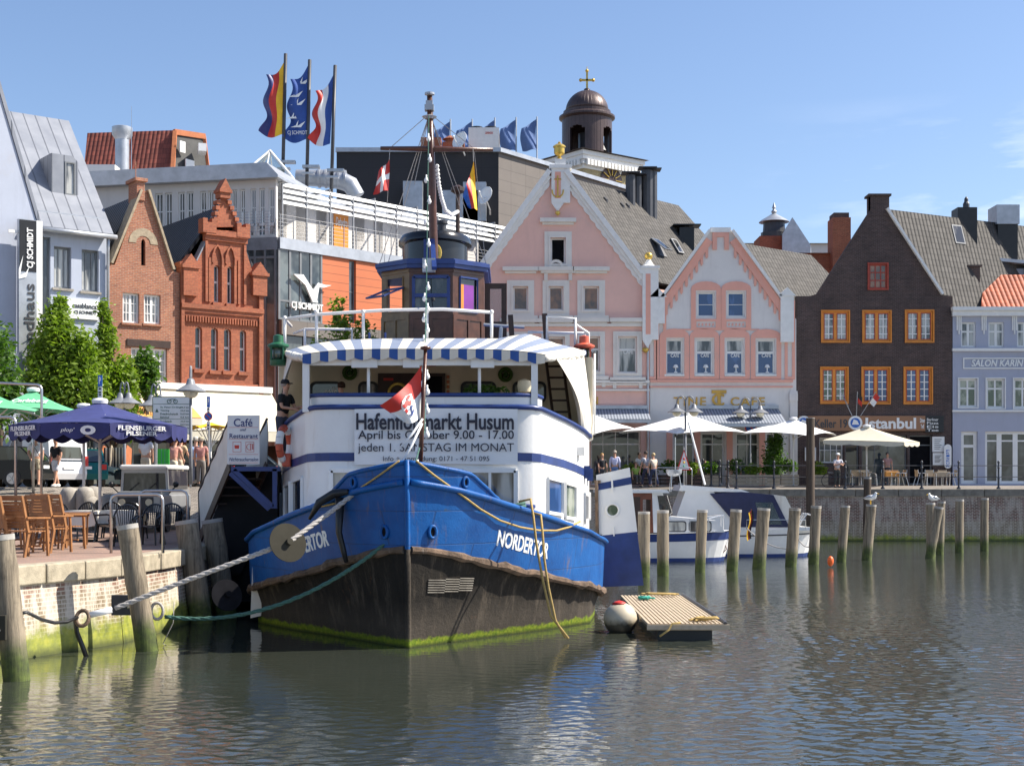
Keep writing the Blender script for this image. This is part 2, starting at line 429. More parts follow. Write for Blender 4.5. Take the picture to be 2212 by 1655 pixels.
def water_mat():
 t=NT('water');o=t.co('Object')
 m1=t.n('Mapping',Vector=o,Scale=(.55,1.0,1));
 a=t.n('TexNoise',Vector=m1.outputs[0],Scale=5.5,Detail=4,Roughness=.55,Distortion=.3).outputs['Fac']
 b=t.n('TexNoise',Vector=m1.outputs[0],Scale=.5,Detail=3,Roughness=.5).outputs['Fac']
 calm=t.n('TexNoise',Vector=t.n('Mapping',Vector=o,Scale=(.05,.12,1)).outputs[0],Scale=1,Detail=3).outputs['Fac']
 # the wind reaches the open water; it is calmer beside the ship and along the walls
 s=t.n('SeparateXYZ',Vector=o)
 dx=t.rng(s.outputs[0],-4,7);dy=t.rng(s.outputs[1],26,15)
 op=t.math('MAXIMUM',t.math('MULTIPLY',dx,.9),dy)
 st=t.math('MULTIPLY',t.rng(t.math('ADD',op,t.math('MULTIPLY',t.math('SUBTRACT',calm,.5),.7)),0,1,.2,1),1)
 h=t.math('ADD',a,t.math('MULTIPLY',b,1.2))
 bp=t.n('Bump',Height=h,Strength=st,Distance=.010)
 t.set(t.b.inputs['Normal'],bp.outputs[0])
 c=t.ramp(t.noise(.12,detail=4),[(.3,(.030,.036,.026)),(.7,(.042,.047,.036))])
 t.b.inputs['IOR'].default_value=2.4
 return t.out(c,.06,spec=.5)
M['water']=water_mat()
# wind ripples as real relief on the near harbour water, flat farther out
import numpy as np
WX=np.arange(-10,14.01,.042);wy_=[10.4]
while wy_[-1]<40:wy_.append(wy_[-1]+.03+.0042*max(0,wy_[-1]-14))
WY=np.array(wy_);gx,gy=np.meshgrid(WX,WY,indexing='ij');rs=np.random.RandomState(3);hh_=np.zeros_like(gx)
for k in range(52):
 lam=.125*(3.6**(rs.rand()**1.3));th_=rs.normal(1.4,.75);kk_=2*np.pi/lam
 hh_+=.0037*lam*(.4+rs.rand())*(1+.6*np.sin(gx*(.5+.9*rs.rand())+gy*(.3+.5*rs.rand())+k))*np.sin(kk_*(gx*np.cos(th_)+gy*np.sin(th_))+rs.rand()*6.28+.5*np.sin(gx*1.7+k)+.5*np.sin(gy*1.3+2*k))
sst=lambda v,a,b:(lambda t:t*t*(3-2*t))(np.clip((v-a)/(b-a),0,1))
amp=np.maximum(sst(gx,-1.5,4.0),sst(gy,21,15.5));patch=.8+.35*np.sin(gx*.55+1.3*np.sin(gy*.31))*np.sin(gy*.42+.5)
amp=(.14+.86*amp)*np.clip(patch,.45,1.1)*sst(gx,-10,-9)*sst(-gx,-14,-12.5)*sst(-gy,-40,-30)*sst(gy,10.4,11)
hh_*=amp
n0,n1=gx.shape;NV=n0*n1;x0,x1,y0,y1=float(WX[0]),float(WX[-1]),float(WY[0]),float(WY[-1]);far=[]
for a,b,c,d in((-400,-60,500,y0),(-400,y1,500,90),(-400,y0,x0,y1),(x1,y0,500,y1)):far+=[(a,b,0),(c,b,0),(c,d,0),(a,d,0)]
co=np.concatenate([np.stack([gx.ravel(),gy.ravel(),hh_.ravel()],1),np.array(far)]);ii,jj=np.meshgrid(np.arange(n0-1),np.arange(n1-1),indexing='ij');q0=(ii*n1+jj).ravel()
fc=np.concatenate([np.stack([q0,q0+n1,q0+n1+1,q0+1],1),NV+np.arange(16).reshape(4,4)]).astype(np.int32);me=bpy.data.meshes.new('water');me.vertices.add(len(co));me.vertices.foreach_set('co',co.astype(np.float32).ravel());me.loops.add(fc.size);me.loops.foreach_set('vertex_index',fc.ravel());me.polygons.add(len(fc));me.polygons.foreach_set('loop_start',np.arange(0,fc.size,4,dtype=np.int32));me.update(calc_edges=True)
me.polygons.foreach_set('use_smooth',np.ones(len(fc),dtype=bool));me.materials.append(M['water']);o=bpy.data.objects.new('water',me);COL.objects.link(o);tag(o,kind='structure')
M['cobble']=ground_mat();M['paving']=brickpave()
FQT=2.66
# quay edge lines (top of the coping), left quay runs along the ship, far quay across
LQ=[(-11.6,15.0),(-8.95,22.4),(-7.35,26.0),(-7.0,29.0),(-6.75,41.0),(-6.7,47.5),(-6.6,60.0),(-6.6,71.0)]
FQ=[(-6.6,71.0),(90.0,71.0)]
m=MB()
m.face([(-1500,48,STREET),(-6.9,48,STREET),(-6.9,75,STREET),(1500,75,STREET),(1500,1800,STREET),(-1500,1800,STREET)])
tag(m.build('street',M['cobble']),kind='structure')
m=MB()
m.face([(-300,42,TERR),(-7.05,42,TERR),(-7.3,29,TERR),(-7.65,26,TERR),(-9.25,22.5,TERR),(-11.9,15.1,TERR),(-14,-60,TERR),(-300,-60,TERR)])
tag(m.build('terrace',M['paving']),kind='structure')
m=MB()
m.face([(-300,42,TERR),(-7.05,42,TERR),(-7.0,48,STREET),(-300,48,STREET)])
tag(m.build('ramp',M['cobble']),kind='structure')
m=MB();m.face([(-6.9,71.3,FQT),(1500,71.3,FQT),(1500,75,STREET),(-6.9,75,STREET)])
tag(m.build('quay_street',M['cobble']),kind='structure')
# low granite kerb band between the tables and the edge (a step in the terrace)
def quay_brick(name,moss=.62,white=.8,c1=(.28,.14,.10),c2=(.19,.125,.085),dark=1.0):
 t=NT(name);uv=t.co('UV');o=t.co('Object');s=t.n('SeparateXYZ',Vector=o)
 b=t.n('TexBrick',Vector=uv,Color1=sc(c1,dark),Color2=sc(c2,dark),Mortar=sc((.36,.31,.24),dark),Scale=1.0,Mortar__Size=.012,Brick__Width=.23,Row__Height=.075,Mortar__Smooth=.4)
 big=t.noise(1.3,detail=5,rough=.7)
 c=t.mix(t.rng(t.math('ADD',t.math('MULTIPLY',big,.5),t.rng(s.outputs[2],.9,1.15,.42,.1)),.42,.6,0,.85),b.outputs['Color'],sc((.23,.18,.11),dark))
 c=t.mix(b.outputs['Fac'],c,sc((.5,.44,.35),dark))
 g=t.noise(1.0,detail=6,rough=.75,scale3=(5,5,.7));g2=t.noise(.8,detail=3)
 wf=t.math('MULTIPLY',t.rng(t.math('ADD',g,t.math('MULTIPLY',t.math('SUBTRACT',g2,.5),.6)),.45,.58),white)
 c=t.mix(wf,c,sc((.62,.56,.47),dark))
 mz=t.math('ADD',s.outputs[2],t.math('MULTIPLY',t.math('SUBTRACT',t.noise(2.2,detail=6,rough=.75),.5),.9))
 gr=t.ramp(t.noise(5,detail=4),[(.3,(.10,.13,.015)),(.55,(.24,.27,.02)),(.75,(.36,.35,.03))])
 c=t.mix(t.rng(mz,moss,moss-.28,0,.92),c,gr)
 c=t.mix(t.rng(s.outputs[2],.16,.02,0,.8),c,(.03,.04,.012))
 t.bump(t.math('ADD',b.outputs['Fac'],t.math('MULTIPLY',big,-1.2)),-.5,.02)
 return t.out(c,.8)
M['quay_brick']=quay_brick('quay_brick')
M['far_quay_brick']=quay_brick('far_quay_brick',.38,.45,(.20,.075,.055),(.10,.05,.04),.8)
M['granite']=pm('granite',(.40,.345,.25),.85,.25,5,.5,dirt=((.16,.13,.08),2.5,.7))
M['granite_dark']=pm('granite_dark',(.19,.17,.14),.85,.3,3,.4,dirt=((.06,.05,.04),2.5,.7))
def quay(name,line,top,cope,batter,mat,cmat,label,blk=1.5,ch=.34,cd=.42):
 t=thing(name,label,'quay wall',(line[0][0],line[0][1],0))
 m=MB();
 for(a,b),(c,d)in zip(line,line[1:]):
  d_=Vector((c-a,d-b,0));L_=d_.length;u=d_/L_;n=Vector((u.y,-u.x,0))
  k=max(1,int(L_/.8))
  for i in range(k):
   p=Vector((a,b,0))+u*(L_*i/k);q=Vector((a,b,0))+u*(L_*(i+1)/k)
   m.face([p+n*batter+Vector((0,0,-1.5)),q+n*batter+Vector((0,0,-1.5)),q-n*.03+Vector((0,0,top-ch)),p-n*.03+Vector((0,0,top-ch))])
 m.build('brick_face',mat,t,world=True)
 m=MB()
 for(a,b),(c,d)in zip(line,line[1:]):
  d_=Vector((c-a,d-b,0));L_=d_.length;u=d_/L_;n=Vector((u.y,-u.x,0))
  k=max(1,round(L_/blk))
  for i in range(k):
   p=Vector((a,b,0))+u*(L_*i/k+.012);q=Vector((a,b,0))+u*(L_*(i+1)/k-.012)
   j=rnd.uniform(-.012,.012)
   m.bar(p-n*(cd/2-.05+j)+Vector((0,0,top-ch/2)),q-n*(cd/2-.05+j)+Vector((0,0,top-ch/2+.004)),cd,ch)
 m.build('coping',cmat,t,world=True,bevel=.025)
 return t
quay('quay_wall',LQ[:6],TERR,0,.22,M['quay_brick'],M['granite'],'low brick quay wall with granite coping and green moss below the cafe terrace',.95)
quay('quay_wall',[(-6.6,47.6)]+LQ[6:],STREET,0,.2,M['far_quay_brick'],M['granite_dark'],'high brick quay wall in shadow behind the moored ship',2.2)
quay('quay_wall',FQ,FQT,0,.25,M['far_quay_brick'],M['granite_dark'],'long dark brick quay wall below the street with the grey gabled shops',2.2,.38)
# ------------------------------------------------------------------ buildings
class Fac:
 def __init__(s,x,y,d,z0=STREET):
  s.O=Vector((x,y));s.d=Vector(d).normalized();s.n=Vector((-s.d.y,s.d.x));s.z0=z0
  s.rz=math.atan2(s.d.y,s.d.x)
 def uv(s,xd,yd,back=0):
  r=Vector(((xd-CX)/F,1));t=(s.O.dot(s.n)+back)/r.dot(s.n)
  p=r*t-s.O
  return(p.dot(s.d),CAMZ+(HY-yd)/F*t-s.z0)
 def rect(s,x0,y0,x1,y1):
  a=s.uv(x0,(y0+y1)/2);b=s.uv(x1,(y0+y1)/2);xm=(x0+x1)/2
  return(a[0],s.uv(xm,y1)[1],b[0],s.uv(xm,y0)[1])
 def poly(s,pts):return[s.uv(*p)for p in pts]
 def thing(s,name,label,cat='building'):return thing(name,label,cat,(s.O.x,s.O.y,s.z0),s.rz)
 def local(s,v):
  v=Vector(v);return Vector((v.xy.dot(s.d),v.xy.dot(s.n),v.z))
def rp(r):return[(r[0],r[1]),(r[2],r[1]),(r[2],r[3]),(r[0],r[3])]
def arch(r,h,k=5):
 x0,z0,x1,z1=r;c=(x0+x1)/2;hw=(x1-x0)/2
 return[(x0,z0),(x1,z0)]+[(c+hw*math.cos(math.pi*i/k/1),z1-h+h*math.sin(math.pi*i/k))for i in range(k+1)]
def window(b,r,y=.14,fw=.07,vs=(),hs=(),frame='white_trim',pane='glass',bar=.035,name='window',open_a=0,surround=None,sill=None,outer=None,rev=.02):
 x0,z0,x1,z1=r
 m=MB();m.frame(x0+rev*0,z0,x1,z1,fw,y,y+.07)
 for v in vs:
  bw=bar
  if isinstance(v,tuple):v,bw=v
  xx=x0+(x1-x0)*v;m.box((xx-bw/2,y+.006,z0+fw),(xx+bw/2,y+.066,z1-fw))
 xs=[x0+fw]+sum(([x0+(x1-x0)*(v[0]if isinstance(v,tuple)else v)]for v in vs),[])+[x1-fw]
 for h in hs:
  bw=bar
  if isinstance(h,tuple):h,bw=h
  zz=z0+(z1-z0)*h;m.box((x0+fw,y+.01,zz-bw/2),(x1-fw,y+.062,zz+bw/2))
 if outer:
  m.frame(x0-outer[0],z0-outer[0],x1+outer[0],z1+outer[0],outer[0],-outer[1],y)
 o=m.build(name,M[frame],b)
 p=MB();p.box((x0+fw*.6,y+.035,z0+fw*.6),(x1-fw*.6,y+.05,z1-fw*.6));p.build('pane',M[pane],o)
 if surround:
  s_=MB();wd,pr=surround[1],surround[2]
  s_.frame(x0-wd,z0-wd,x1+wd,z1+wd,wd,-pr,.01);s_.build('surround',M[surround[0]],o)
 if sill:
  s_=MB();s_.box((x0-.08,-.1,z0-.1),(x1+.08,.1,z0-.003));s_.build('sill',M[sill],o)
 return o
def flat_roof_box(m,x0,x1,y0,y1,z0,z1):m.box((x0,y0,z0),(x1,y1,z1))
def roof_slope(m,a,b,c,d,th=.14):
 a,b,c,d=map(Vector,(a,b,c,d));n=(b-a).cross(d-a).normalized()
 if n.z<0:n=-n
 o=n*th
 m.face([a+o,b+o,c+o,d+o]);m.face([d,c,b,a])
 for p,q in((a,b),(b,c),(c,d),(d,a)):m.face([p,q,q+o,p+o])
def extr(m,poly,v,y=0):
 v=Vector(v)
 for p,q in zip(poly,poly[1:]+poly[:1]):
  a=Vector((p[0],y,p[1]));b=Vector((q[0],y,q[1]));m.face([a,b,b+v,a+v])
 m.face([Vector((p[0],y,p[1]))+v for p in poly])
def lettering(parent,txt,r,y=-.03,mat='letter_dark',bold=.02,shear=0,depth=.02,name='lettering',gap=1.0):
 return text_mb(txt,r,y,depth,bold,shear,font_gap=gap).build(name,M[mat],parent)
 # ---- left row, facing the harbour at an angle
LD=(.792,.61)
def lfac(xd):
 base=Vector((-18.72,60));d=Vector(LD)
 # solve base + t d on the sight line
 k=(xd-CX)/F;t=(k*base.y-base.x)/(d.x-k*d.y);p=base+d*t
 return Fac(p.x,p.y,LD)
G=HY+8
# pale blue shop with the zinc roof
f=lfac(78)
t=f.thing('shop_building','pale blue rendered shop building with steep zinc roof and small dormer, leftmost of the row')
wall_top=f.uv(170,508)[1]
x0=-.35;x1=f.uv(230,700)[0]
wins=[f.rect(116.5,533.5,154,623.4),f.rect(176.4,540.6,213.5,630.5)]
bay=f.rect(64,510,109,826)
bay=(f.uv(84,700)[0],3.4,f.uv(109,700)[0],f.uv(96,512)[1])
gr=(bay[2]+1.2,.05,x1-.5,3.0)
m=MB();m.prism([(x0,0),(x1,0),(x1,wall_top),(x0,wall_top)],0,.3,0,[rp(r)for r in wins+[bay,gr]])
m.box((x1-.3,.3,0),(x1,7,wall_top));m.build('wall',M['blue_wall'],t)
for r in wins:window(t,r,.2,.09,[(.33,.06),(.66,.06)],[],'grey_frame','glass_curtain',sill='concrete')
window(t,bay,.16,.08,[.5],[.5],'grey_frame','glass_shop')
window(t,gr,.25,.08,[.25,.5,.75],[],'grey_frame','glass_shop',name='shop_window')
rz_=5.1;zr=wall_top+6.1
m=MB();roof_slope(m,(x0,-.35,wall_top+.05),(x1+.15,-.35,wall_top+.05),(x1+.15,rz_,zr),(x0,rz_,zr),.12)
roof_slope(m,(x1+.15,10.5,wall_top+.05),(x0,10.5,wall_top+.05),(x0,rz_+.02,zr),(x1+.15,rz_+.02,zr),.12)
m.face([(x1,0,wall_top),(x1,10.4,wall_top),(x1,rz_,zr)])
m.build('roof',M['zinc'],t)
m=MB();m.tube([(x0-.2,-.42,wall_top+.02),(x1+.3,-.42,wall_top)],.11,8);m.tube([(x1-.05,-.38,wall_top),(x1+.02,-.12,wall_top-.6),(x1+.02,-.12,0)],.07,8)
m.build('gutter',M['sheet_metal'],t,smooth=True)
m=MB()
for i in range(14):
 xx=x0+.4+(x1-x0-.4)*i/13;m.bar((xx,.25,wall_top+.85),(xx,.05,wall_top+.5),.03,.03)
m.bar((x0+.4,.22,wall_top+.85),(x1,.22,wall_top+.85),.03,.1);m.build('snow_guard',M['sheet_metal'],t)
# dormer window
zc=wall_top+2.4;yc=1.2;xc=(x0+x1)/2+.3
m=MB();m.prism([(xc-.6,zc-.7),(xc+.6,zc-.7),(xc+.6,zc+1.0),(xc+.35,zc+1.25),(xc-.6,zc+1.25)],yc,yc+2.2,0,[rp((xc+.02,zc-.45,xc+.45,zc+.95))])
o=m.build('dormer',M['zinc'],t)
m=MB();m.frame(xc+.0,zc-.48,xc+.47,zc+.97,.06,yc-.03,yc+.06);m.box((xc+.03,yc+.03,zc-.45),(xc+.44,yc+.045,zc+.94),1)
m.build('dormer_window',[M['grey_frame'],M['glass_curtain']],o)
# white gable volume at the far left, taller and in front
f2=lfac(78)
t2=f2.thing('gabled_building','tall pale gable end with one steep slope, cut by the left edge of the photo')
e=[(80,1060),(79,497),(0,222),(-60,20),(-400,20),(-400,1060)]
pl=[(f2.uv(*p)[0],f2.uv(*p)[1])for p in e];pl[0]=(pl[0][0],0);pl[-1]=(pl[-1][0],0)
bay2=(f2.uv(62,700)[0],f2.uv(62,800)[1],pl[0][0]-.1,f2.uv(62,520)[1])
m=MB();m.prism(pl,-.25,0);extr(m,pl,(0,9,0),0);m.build('wall',M['blue_wall'],t2)
m=MB();a,b=pl[1],pl[3]
m.bar((a[0],4.4,a[1]),(b[0],4.4,b[1]),9.5,.12,up=(0,1,0))if False else None
m.prism([(a[0]+.03,a[1]),(b[0]+.03,b[1]),(b[0]+.17,b[1]+.05),(a[0]+.17,a[1]+.03)],-.3,9)
m.build('roof',M['zinc'],t2)
# vertical blade sign
f3=f2
r=(f2.uv(24,650)[0],f2.uv(40,826)[1],f2.uv(62,650)[0],f2.uv(40,482)[1])
tb=f2.thing('blade_sign','tall vertical grey and black shop sign with upright lettering on the pale gable','sign')
m=MB();m.box((r[0],-1.0,r[1]),(r[2],-.75,r[3]));m.box((r[2],-.98,r[1]),(r[2]+.25,-.77,r[3]),1)
for zz in(r[1]+1,r[3]-.6):m.box((r[0]-.4,-.92,zz),(r[0],-.84,zz+.12),1)
m.build('panel',[M['sheet_metal'],M['white_trim']],tb)
zs=f2.uv(40,593)[1]
m=MB();m.box((r[0]+.02,-1.02,zs),(r[2]-.02,-1.0,r[3]-.03));m.build('black_field',M['black'],tb)
def vtext(parent,txt,r,y,mat,bold=.02):
 h=r[3]-r[1];wd=r[2]-r[0]
 mb=text_mb(txt,(0,0,h,wd),0,.02,bold)
 mb2=MB();mb2.v=[Vector((r[2]-p.z,y+p.y,r[1]+p.x))for p in mb.v];mb2.f=mb.f;mb2.m=mb.m
 return mb2.build('lettering',M[mat],parent)
w_=r[2]-r[0]
vtext(tb,'CJ SCHMIDT',(r[0]+w_*.42,zs+.15,r[2]-w_*.12,r[3]-.35),-1.05,'letter_white',.03)
vtext(tb,'trendhaus',(r[0]+w_*.3,r[1]+.6,r[2]-w_*.12,zs-.5),-1.03,'letter_grey',.01)
m=MB();bx=r[0]+w_*.25;bz=r[3]-2.4
m.prism([(bx-.2,bz-.1),(bx+.1,bz),(bx+.25,bz+.5),(bx+.1,bz+.2),(bx-.15,bz+.05)],-1.04,-1.02)
m.prism([(bx-.2,bz-.1),(bx-.15,bz+.05),(bx-.02,bz+.9),(bx-.2,bz+.3)],-1.04,-1.02)
m.build('bird_emblem',M['letter_white'],tb)
# white sign board on the pale building
r=f.rect(142,648,212,690)
tb=f.thing('sign_board','white sign board with black lettering between the two green trees','sign')
m=MB();m.box((r[0],-.12,r[1]),(r[2],-.02,r[3]));m.build('board',M['sign_white'],tb)
lettering(tb,'casablanca',(r[0]+.25,r[1]+.55*(r[3]-r[1]),r[2]-.12,r[3]-.2*(r[3]-r[1])),-.14,'letter_grey',.01)
lettering(tb,'CJ SCHMIDT',(r[2]-1.1,r[1]+.22*(r[3]-r[1]),r[2]-.12,r[1]+.42*(r[3]-r[1])),-.14,'letter_grey',.01)
# orange-red brick house with the plain gable
f=lfac(232)
t=f.thing('brick_house','orange brick gabled house with chimney on the apex and white windows')
U=lambda*p:f.uv(*p)
xr=U(388,700)[0]
sL=U(240,572);pL=U(304,414);pR=U(319.6,414);sR=U(374,586)
poly=[(0.02,0),(xr,0),(xr,U(388,590)[1]),sR,pR,pL,(U(248,571)[0],sL[1]),(0.02,sL[1])]
wn=[f.rect(265,633.6,301,698),f.rect(311,637,346.8,700)];big=f.rect(283,752,361,826);slit=f.rect(305,517,314,574)
shop=(.4,.1,xr-.4,2.7)
m=MB();m.prism(poly,0,.35,0,[rp(x)for x in wn+[big,shop]]+[arch(slit,.18)]);extr(m,[poly[0],poly[1],poly[2],poly[-1]],(0,8,0),.35)
m.build('wall',M['brick_orange'],t)
for r in wn:window(t,r,.12,.09,[(.5,.11),.27,.74],[.35,.66],'white_trim','glass_curtain',sill='brick_orange')
window(t,big,.12,.1,[(.33,.12),(.66,.12),.16,.5,.83],[.33,.66],'white_trim','glass_curtain',sill='brick_orange')
window(t,shop,.2,.1,[.33,.66],[],'white_trim','glass_shop',name='shop_window')
m=MB();m.box((slit[0],.2,slit[1]),(slit[2],.22,slit[3]));m.build('slit_window',M['void'],t)
m=MB();c=((slit[0]+slit[2])/2,slit[3]-.2)
m.prism([(c[0]+a_*math.cos(q),c[1]+a_*math.sin(q))for a_,qs in((.34,range(0,9)),(.68,range(8,-1,-1)))for q in[math.pi*k/8 for k in qs]],-.02,.02)
m.build('fan_arch',M['sandstone'],t)
m=MB();m.box((U(281,750)[0]-.15,-.05,big[3]+.03),(big[2]+.15,.05,big[3]+.35));m.build('lintel',M['dark_wood'],t)
# verge copings and chimney
m=MB()
for a,b in((sL,pL),(sR,pR)):
 m.bar((a[0],.25,a[1]+.06),(b[0],.25,b[1]+.06),.8,.1,up=(0,0,1))
m.build('verge',M['sandstone'],t)
ch=(U(290,400)[0],pL[1]-.4,U(321,400)[0]-.2,U(305,386)[1])
m=MB();m.box((ch[0]+.1,-.06,ch[1]),(ch[2],.9,ch[3]-.15));m.box((ch[0],-.16,ch[3]-.15),(ch[2]+.1,1.0,ch[3]));m.tube([((ch[0]+ch[2])/2,.4,ch[3]),((ch[0]+ch[2])/2,.4,ch[3]+.8)],.02,4)
m.build('chimney',M['brick_orange'],t)
pk=(pL[0]+pR[0])/2;pz=pL[1]-.15
m=MB()
roof_slope(m,(-.1,.6,sL[1]-.1),(-.1,8.5,sL[1]-.1),(pk,8.5,pz),(pk,.6,pz));roof_slope(m,(xr+.1,.6,sR[1]-.1),(xr+.1,8.5,sR[1]-.1),(pk,8.5,pz),(pk,.6,pz))
m.build('roof',M['tile_black'],t)
# ornate red brick house with pinnacles
f=lfac(389)
t=f.thing('brick_house','narrow ornate red brick house with stepped gable, pinnacles and pointed blind arches')
U=lambda*p:f.uv(*p)
xr=U(566,700)[0]
mid=[U(425,566),U(445,523),U(445,497),U(531,500),U(531,541),U(554,613)]
poly=[(0,0),(xr,0),(xr,U(566,640)[1]),(U(554,613)[0],U(554,613)[1])]+mid[::-1][1:]+[(0,mid[0][1])]
poly=[(0,0),(xr,0),(xr,U(560,613)[1]),U(554,613),U(531,541),U(531,500),U(445,497),U(445,523),U(425,566),(0,U(400,566)[1])]
top=[f.rect(462.3,573.4,475,653),f.rect(491,576,503,656)]
low=[f.rect(421.8,705.8,436.7,797),f.rect(455.8,708.6,471,800),f.rect(484,710.6,499.5,801),f.rect(518,713.5,532,803)]
shop=(.3,.1,xr-.3,2.6)
m=MB();m.prism(poly,0,.35,0,[arch(r,.14)for r in top+low]+[rp(shop)]);extr(m,[poly[0],poly[1],poly[2],poly[-1]],(0,8,0),.35)
# pilaster strips, arches, cornices
B=lambda a,b,pr:m.box((a[0],-pr,a[1]),(b[0],.0,b[1]))
for xa,xb in((389,396),(557,566)):B((max(0,U(xa,700)[0]),0),(U(xb,700)[0],U(xb,575)[1]),.16)
for ya,yb,pr in((662,672,.22),(672,680,.15),(680,688,.08),(828,838,.12),(842,850,.08),(500,512,.2),(512,522,.1)):
 xa,xb=(389,566)if ya>600 else(442,533)
 m.box((U(xa,ya)[0],-pr,U(478,yb)[1]),(U(xb,ya)[0],-.0,U(478,ya)[1]))
for xa in(445,452,480,507,515,528):
 q=U(xa,600)[0];m.box((q-.06,-.09,U(480,655)[1]),(q+.06,0,U(480,560 if 450<xa<520 else 525)[1]))
for r in low:m.box((r[0]-.1,-.12,r[1]-.18),(r[2]+.1,.05,r[1]-.02))
for r in top:m.box((r[0]-.1,-.12,r[1]-.18),(r[2]+.1,.05,r[1]-.02))
for i in range(30):
 q=.1+(xr-.2)*i/29;m.box((q,-.12,U(478,700)[1]),(q+.07,0,U(478,688)[1]));m.box((q,-.1,U(478,845)[1]-.25),(q+.07,0,U(478,850)[1]))
for r in top:
 c=(r[0]+r[2])/2;hw=(r[2]-r[0])/2+.14;zb=r[3]+.12;zt=U(478,530)[1]
 pts=[(c-hw,zb),(c-hw*.95,zb+(zt-zb)*.4),(c-hw*.55,zb+(zt-zb)*.8),(c,zt)]
 inn=[(x+(c-x)*.28,z-.08)for x,z in pts]
 m.prism(pts+[(2*c-x,z)for x,z in pts[::-1][1:]]+[(2*c-x,z)for x,z in inn[:-1]]+inn[::-1],-.1,.0)
 # upper gablet and pinnacle
g=[U(463,491),U(514,491),U(488,430),U(482,425),U(474,430)]
m.prism(g,-.02,.3)
for k in range(5):
 a=Vector((g[0][0],0,g[0][1])).lerp(Vector((g[4][0],0,g[4][1])),k/5);m.box((a.x-.12,-.12,a.z),(a.x+.08,.3,a.z+.18))
 a=Vector((g[1][0],0,g[1][1])).lerp(Vector((g[2][0],0,g[2][1])),k/5);m.box((a.x-.08,-.12,a.z),(a.x+.12,.3,a.z+.18))
m.build('wall',M['brick_red'],t)
def pinn(m,c,wd,zb,zt,hat=.5):
 m.box((c-wd/2,-.25,zb),(c+wd/2,.3,zt-hat));m.box((c-wd*.62,-.32,zt-hat-.15),(c+wd*.62,.36,zt-hat))
 m.prism([(c-wd*.55,zt-hat),(c+wd*.55,zt-hat),(c,zt)],-.28,.33)
for xa,wd,yb,yt in((408,.72,640,550),(557,.72,640,568),(482,.5,430,388)):
 m=MB();pinn(m,U(xa,yt)[0],wd,U(xa,yb)[1],U(xa,yt)[1]);m.build('pinnacle',M['brick_red'],t)
for xa,ya in((449,476),(522,487)):
 m=MB();q=U(xa,ya);m.box((q[0]-.33,-.22,q[1]-.6),(q[0]+.33,.3,q[1]-.12))
 for k in(-1,1):m.box((q[0]+k*.22-.11,-.22,q[1]-.12),(q[0]+k*.22+.11,.3,q[1]+.05))
 m.build('turret',M['brick_red'],t)
for r in top+low:window(t,r,.2,.06,[],[(.55,.1)],'white_trim','glass')
window(t,shop,.2,.1,[.33,.66],[],'white_trim','glass_shop',name='shop_window')
zr=U(463,444)[1];px=U(463,444)[0]
m=MB();ex=-.25
roof_slope(m,(-.1,.4,U(388,590)[1]),(-.1,9.5,U(388,590)[1]),(px+.6,9.5,zr),(px+.6,.4,zr));roof_slope(m,(xr+.1,.4,U(566,613)[1]),(xr+.1,9.5,U(566,613)[1]),(px+.6,9.5,zr),(px+.6,.4,zr))
m.build('roof',M['tile_black'],t)
# grey flashing behind the gable steps
m=MB();m.bar((U(425,566)[0]-.02,.2,U(425,566)[1]+.05),(U(445,523)[0],.2,U(445,523)[1]+.05),.5,.06);m.build('flashing',M['zinc'],t);m=MB();m.bar((U(462,492)[0],.2,U(462,492)[1]+.2),(U(474,432)[0],.2,U(474,432)[1]),.5,.06)
m.build('flashing',M['zinc'],t)
# long ice cream parlour awning in front of the two brick houses (ecru) and an orange one beside it
f=lfac(289)
U=lambda*p:f.uv(*p)
xe=U(584,850)[0]
zt=U(480,846)[1];zb=U(470,912)[1]-.5
t=f.thing('shop_awning','long ecru canvas awning sloping out over the brick shopfronts','awning')
m=MB();m.sheet(lambda u,v:(u*xe,-.05-2.2*v,zt-(zt-zb)*v-.05*math.sin(math.pi*v)),24,6,.03);m.build('canvas',M['canvas_ecru'],t)
m=MB();m.box((0,-.25,zt),(xe,0,zt+.28));m.build('cassette',M['white_trim'],t)
m=MB();m.box((0,-2.28,zb-.42),(xe,-2.2,zb));m.build('valance',M['canvas_ecru'],t)
f_=lfac(428)
tb=f_.thing('shop_sign','white shop sign with red capital letters under the ecru awning','sign')
r=f_.rect(430,897,520,918)
m=MB();m.box((r[0],-1.0,r[1]-.1),(r[2],-.9,r[3]+.1));m.build('board',M['sign_white'],tb)
lettering(tb,'EISCAFE / FERRARI',(r[0]+.1,r[1]+.02,r[2]-.15,r[3]-.02),-1.03,'letter_red',.01)
f=lfac(240)
xe=f.uv(395,900)[0];zt=f.uv(300,858)[1];zb=f.uv(300,905)[1]
t=f.thing('shop_awning','orange canvas awning half hidden behind the green trees','awning')
m=MB();m.sheet(lambda u,v:(u*xe,-.1-1.9*v,zt-(zt-zb)*v),12,4,.03);m.build('canvas',M['canvas_orange'],t)
m=MB();m.box((0,-2.06,zb-.3),(xe,-2.0,zb));m.build('valance',M['canvas_ecru'],t)
